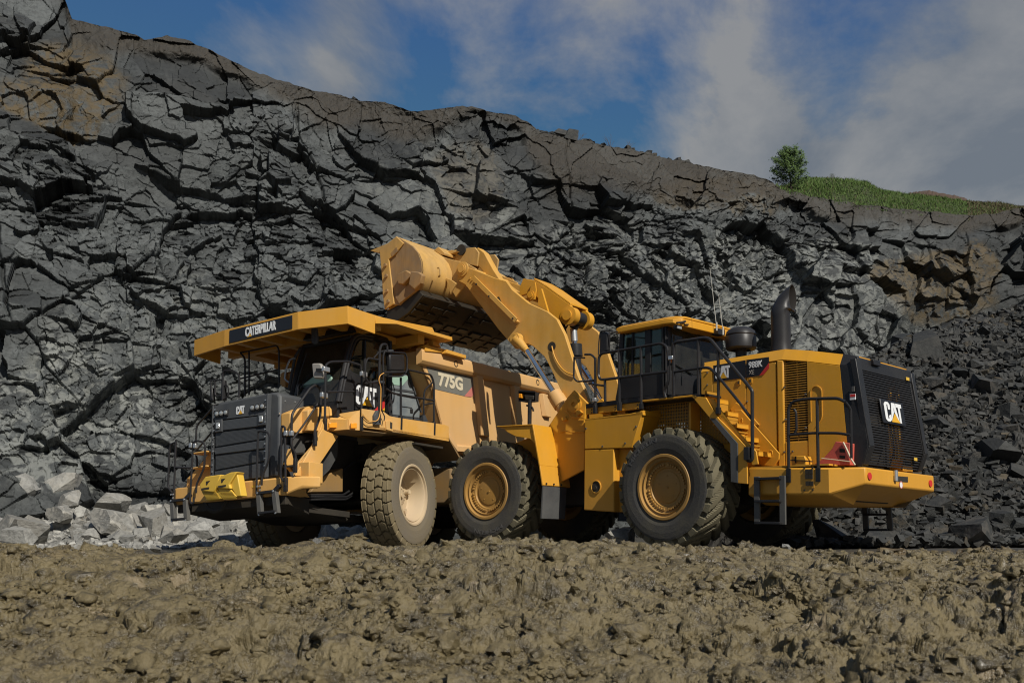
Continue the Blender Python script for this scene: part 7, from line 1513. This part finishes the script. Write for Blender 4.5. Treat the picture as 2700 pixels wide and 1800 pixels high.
for k,(px_,lab) in enumerate(((1525,'bare twiggy bush on the cliff rim nearer the pale stone'),(1612,'taller bare twiggy bush on the cliff rim farther right'),(1655,'thin bare twig bending right on the cliff rim'))):
    bp=rimpt(px_); t=thing('bare_bush',lab,'bush',Matrix.Translation(bp)); m=MB(); q=random.Random(k)
    for j in range(9 if k<2 else 4):
        a=q.uniform(-1.2,1.2); L_=q.uniform(.3,.75)*(1.2 if k==1 else .8); e=Vector((math.sin(a)*L_*.7,q.uniform(-.1,.1),math.cos(a)*L_)); m.cone((0,0,-.05),e*.6,.008,.005,4); m.cone(e*.6,e+Vector((.05,0,0)),.005,.003,4); m.cone(e*.5,e*.5+Vector((q.uniform(-.15,.15),0,.18)),.004,.003,4)
    m.build('twigs',M_bark,t)
CLOUDSEED=3.7; CLO=.535; CHI=.73
# ================================================================== light, sky
SC.render.engine='CYCLES'; SC.cycles.filter_width=1.15
SC.view_settings.view_transform='Standard'; SC.view_settings.look='None'; SC.view_settings.exposure=-.05; SC.view_settings.gamma=1
SUN=Vector((.53*math.cos(R_(41)),-.848*math.cos(R_(41)),math.sin(R_(41))))
sl=bpy.data.lights.new('sun','SUN'); sl.energy=5.0; sl.angle=R_(.55); sl.color=(1,.95,.86)
so=bpy.data.objects.new('sun',sl); COL.objects.link(so); so.rotation_euler=SUN.to_track_quat('Z','Y').to_euler(); so.location=(30,-40,40)
w=bpy.data.worlds.new('World'); SC.world=w; w.use_nodes=True; nt=w.node_tree; nt.nodes.clear()
out=nt.nodes.new('ShaderNodeOutputWorld'); bg=nt.nodes.new('ShaderNodeBackground'); nt.links.new(bg.outputs[0],out.inputs[0])
sky=nt.nodes.new('ShaderNodeTexSky'); sky.sky_type='NISHITA'; sky.sun_disc=False; sky.sun_elevation=R_(41); sky.sun_rotation=math.atan2(SUN.x,SUN.y); sky.air_density=1.0; sky.dust_density=.3; sky.ozone_density=2.0
tc=nt.nodes.new('ShaderNodeTexCoord').outputs['Generated']
sep=N(nt,'ShaderNodeSeparateXYZ'); nt.links.new(tc,sep.inputs[0])
# project the direction onto a cloud layer overhead so the clouds flatten towards the horizon
zz=math_(nt,'ADD',math_(nt,'MAXIMUM',sep.outputs[2],0.0),.22)
cx=math_(nt,'DIVIDE',sep.outputs[0],zz); cy_=math_(nt,'DIVIDE',sep.outputs[1],zz)
cb=N(nt,'ShaderNodeCombineXYZ'); nt.links.new(cx,cb.inputs[0]); nt.links.new(math_(nt,'MULTIPLY',cy_,.55),cb.inputs[1]); cb.inputs[2].default_value=CLOUDSEED
n1=noise(nt,cb.outputs[0],2.6,10,.60,.35); n2=noise(nt,cb.outputs[0],1.4,3,.5)
s_=math_(nt,'ADD',math_(nt,'MULTIPLY',n1,.95),math_(nt,'MULTIPLY',n2,.25))
for bx,by,rad,wt in((2050,260,15,.20),(2450,420,10,.10),(1050,170,11,.16),(650,200,8,.10),(2650,180,6,.12),(1500,130,9,-.30),(520,60,7,-.22),(2350,50,6,-.28),(1330,420,8,-.12),(620,90,4,-.10),(1400,60,5,.06)):
    d=ray(bx,by).normalized(); dp=N(nt,'ShaderNodeVectorMath',operation='DOT_PRODUCT'); nt.links.new(tc,dp.inputs[0]); dp.inputs[1].default_value=d
    mr=N(nt,'ShaderNodeMapRange',interpolation_type='SMOOTHSTEP'); nt.links.new(dp.outputs['Value'],mr.inputs[0]); mr.inputs[1].default_value=math.cos(R_(rad*1.5)); mr.inputs[2].default_value=math.cos(R_(rad*.2)); mr.inputs[3].default_value=0; mr.inputs[4].default_value=wt
    s_=math_(nt,'ADD',s_,mr.outputs[0])
cov=ramp(nt,s_,[(CLO,0),(CHI,1)])
cf=math_(nt,'MULTIPLY',cov,.92)
cshade=ramp(nt,n1,[(.42,(1.9,2.15,2.5)),(.62,(3.3,3.35,3.4))])
skyc=mixc(nt,1.0,mixc(nt,1.0,sky.outputs[0],(.44,.70,.96),'MULTIPLY'),(1.3,1.9,3.0),'DARKEN')
col=mixc(nt,cf,skyc,cshade)
mr=N(nt,'ShaderNodeMapRange'); nt.links.new(sep.outputs[2],mr.inputs[0]); mr.inputs[1].default_value=-.02; mr.inputs[2].default_value=.01
col=mixc(nt,mr.outputs[0],(.45,.40,.32),col)   # ground-coloured below the horizon
nt.links.new(col,bg.inputs[0]); bg.inputs[1].default_value=.09
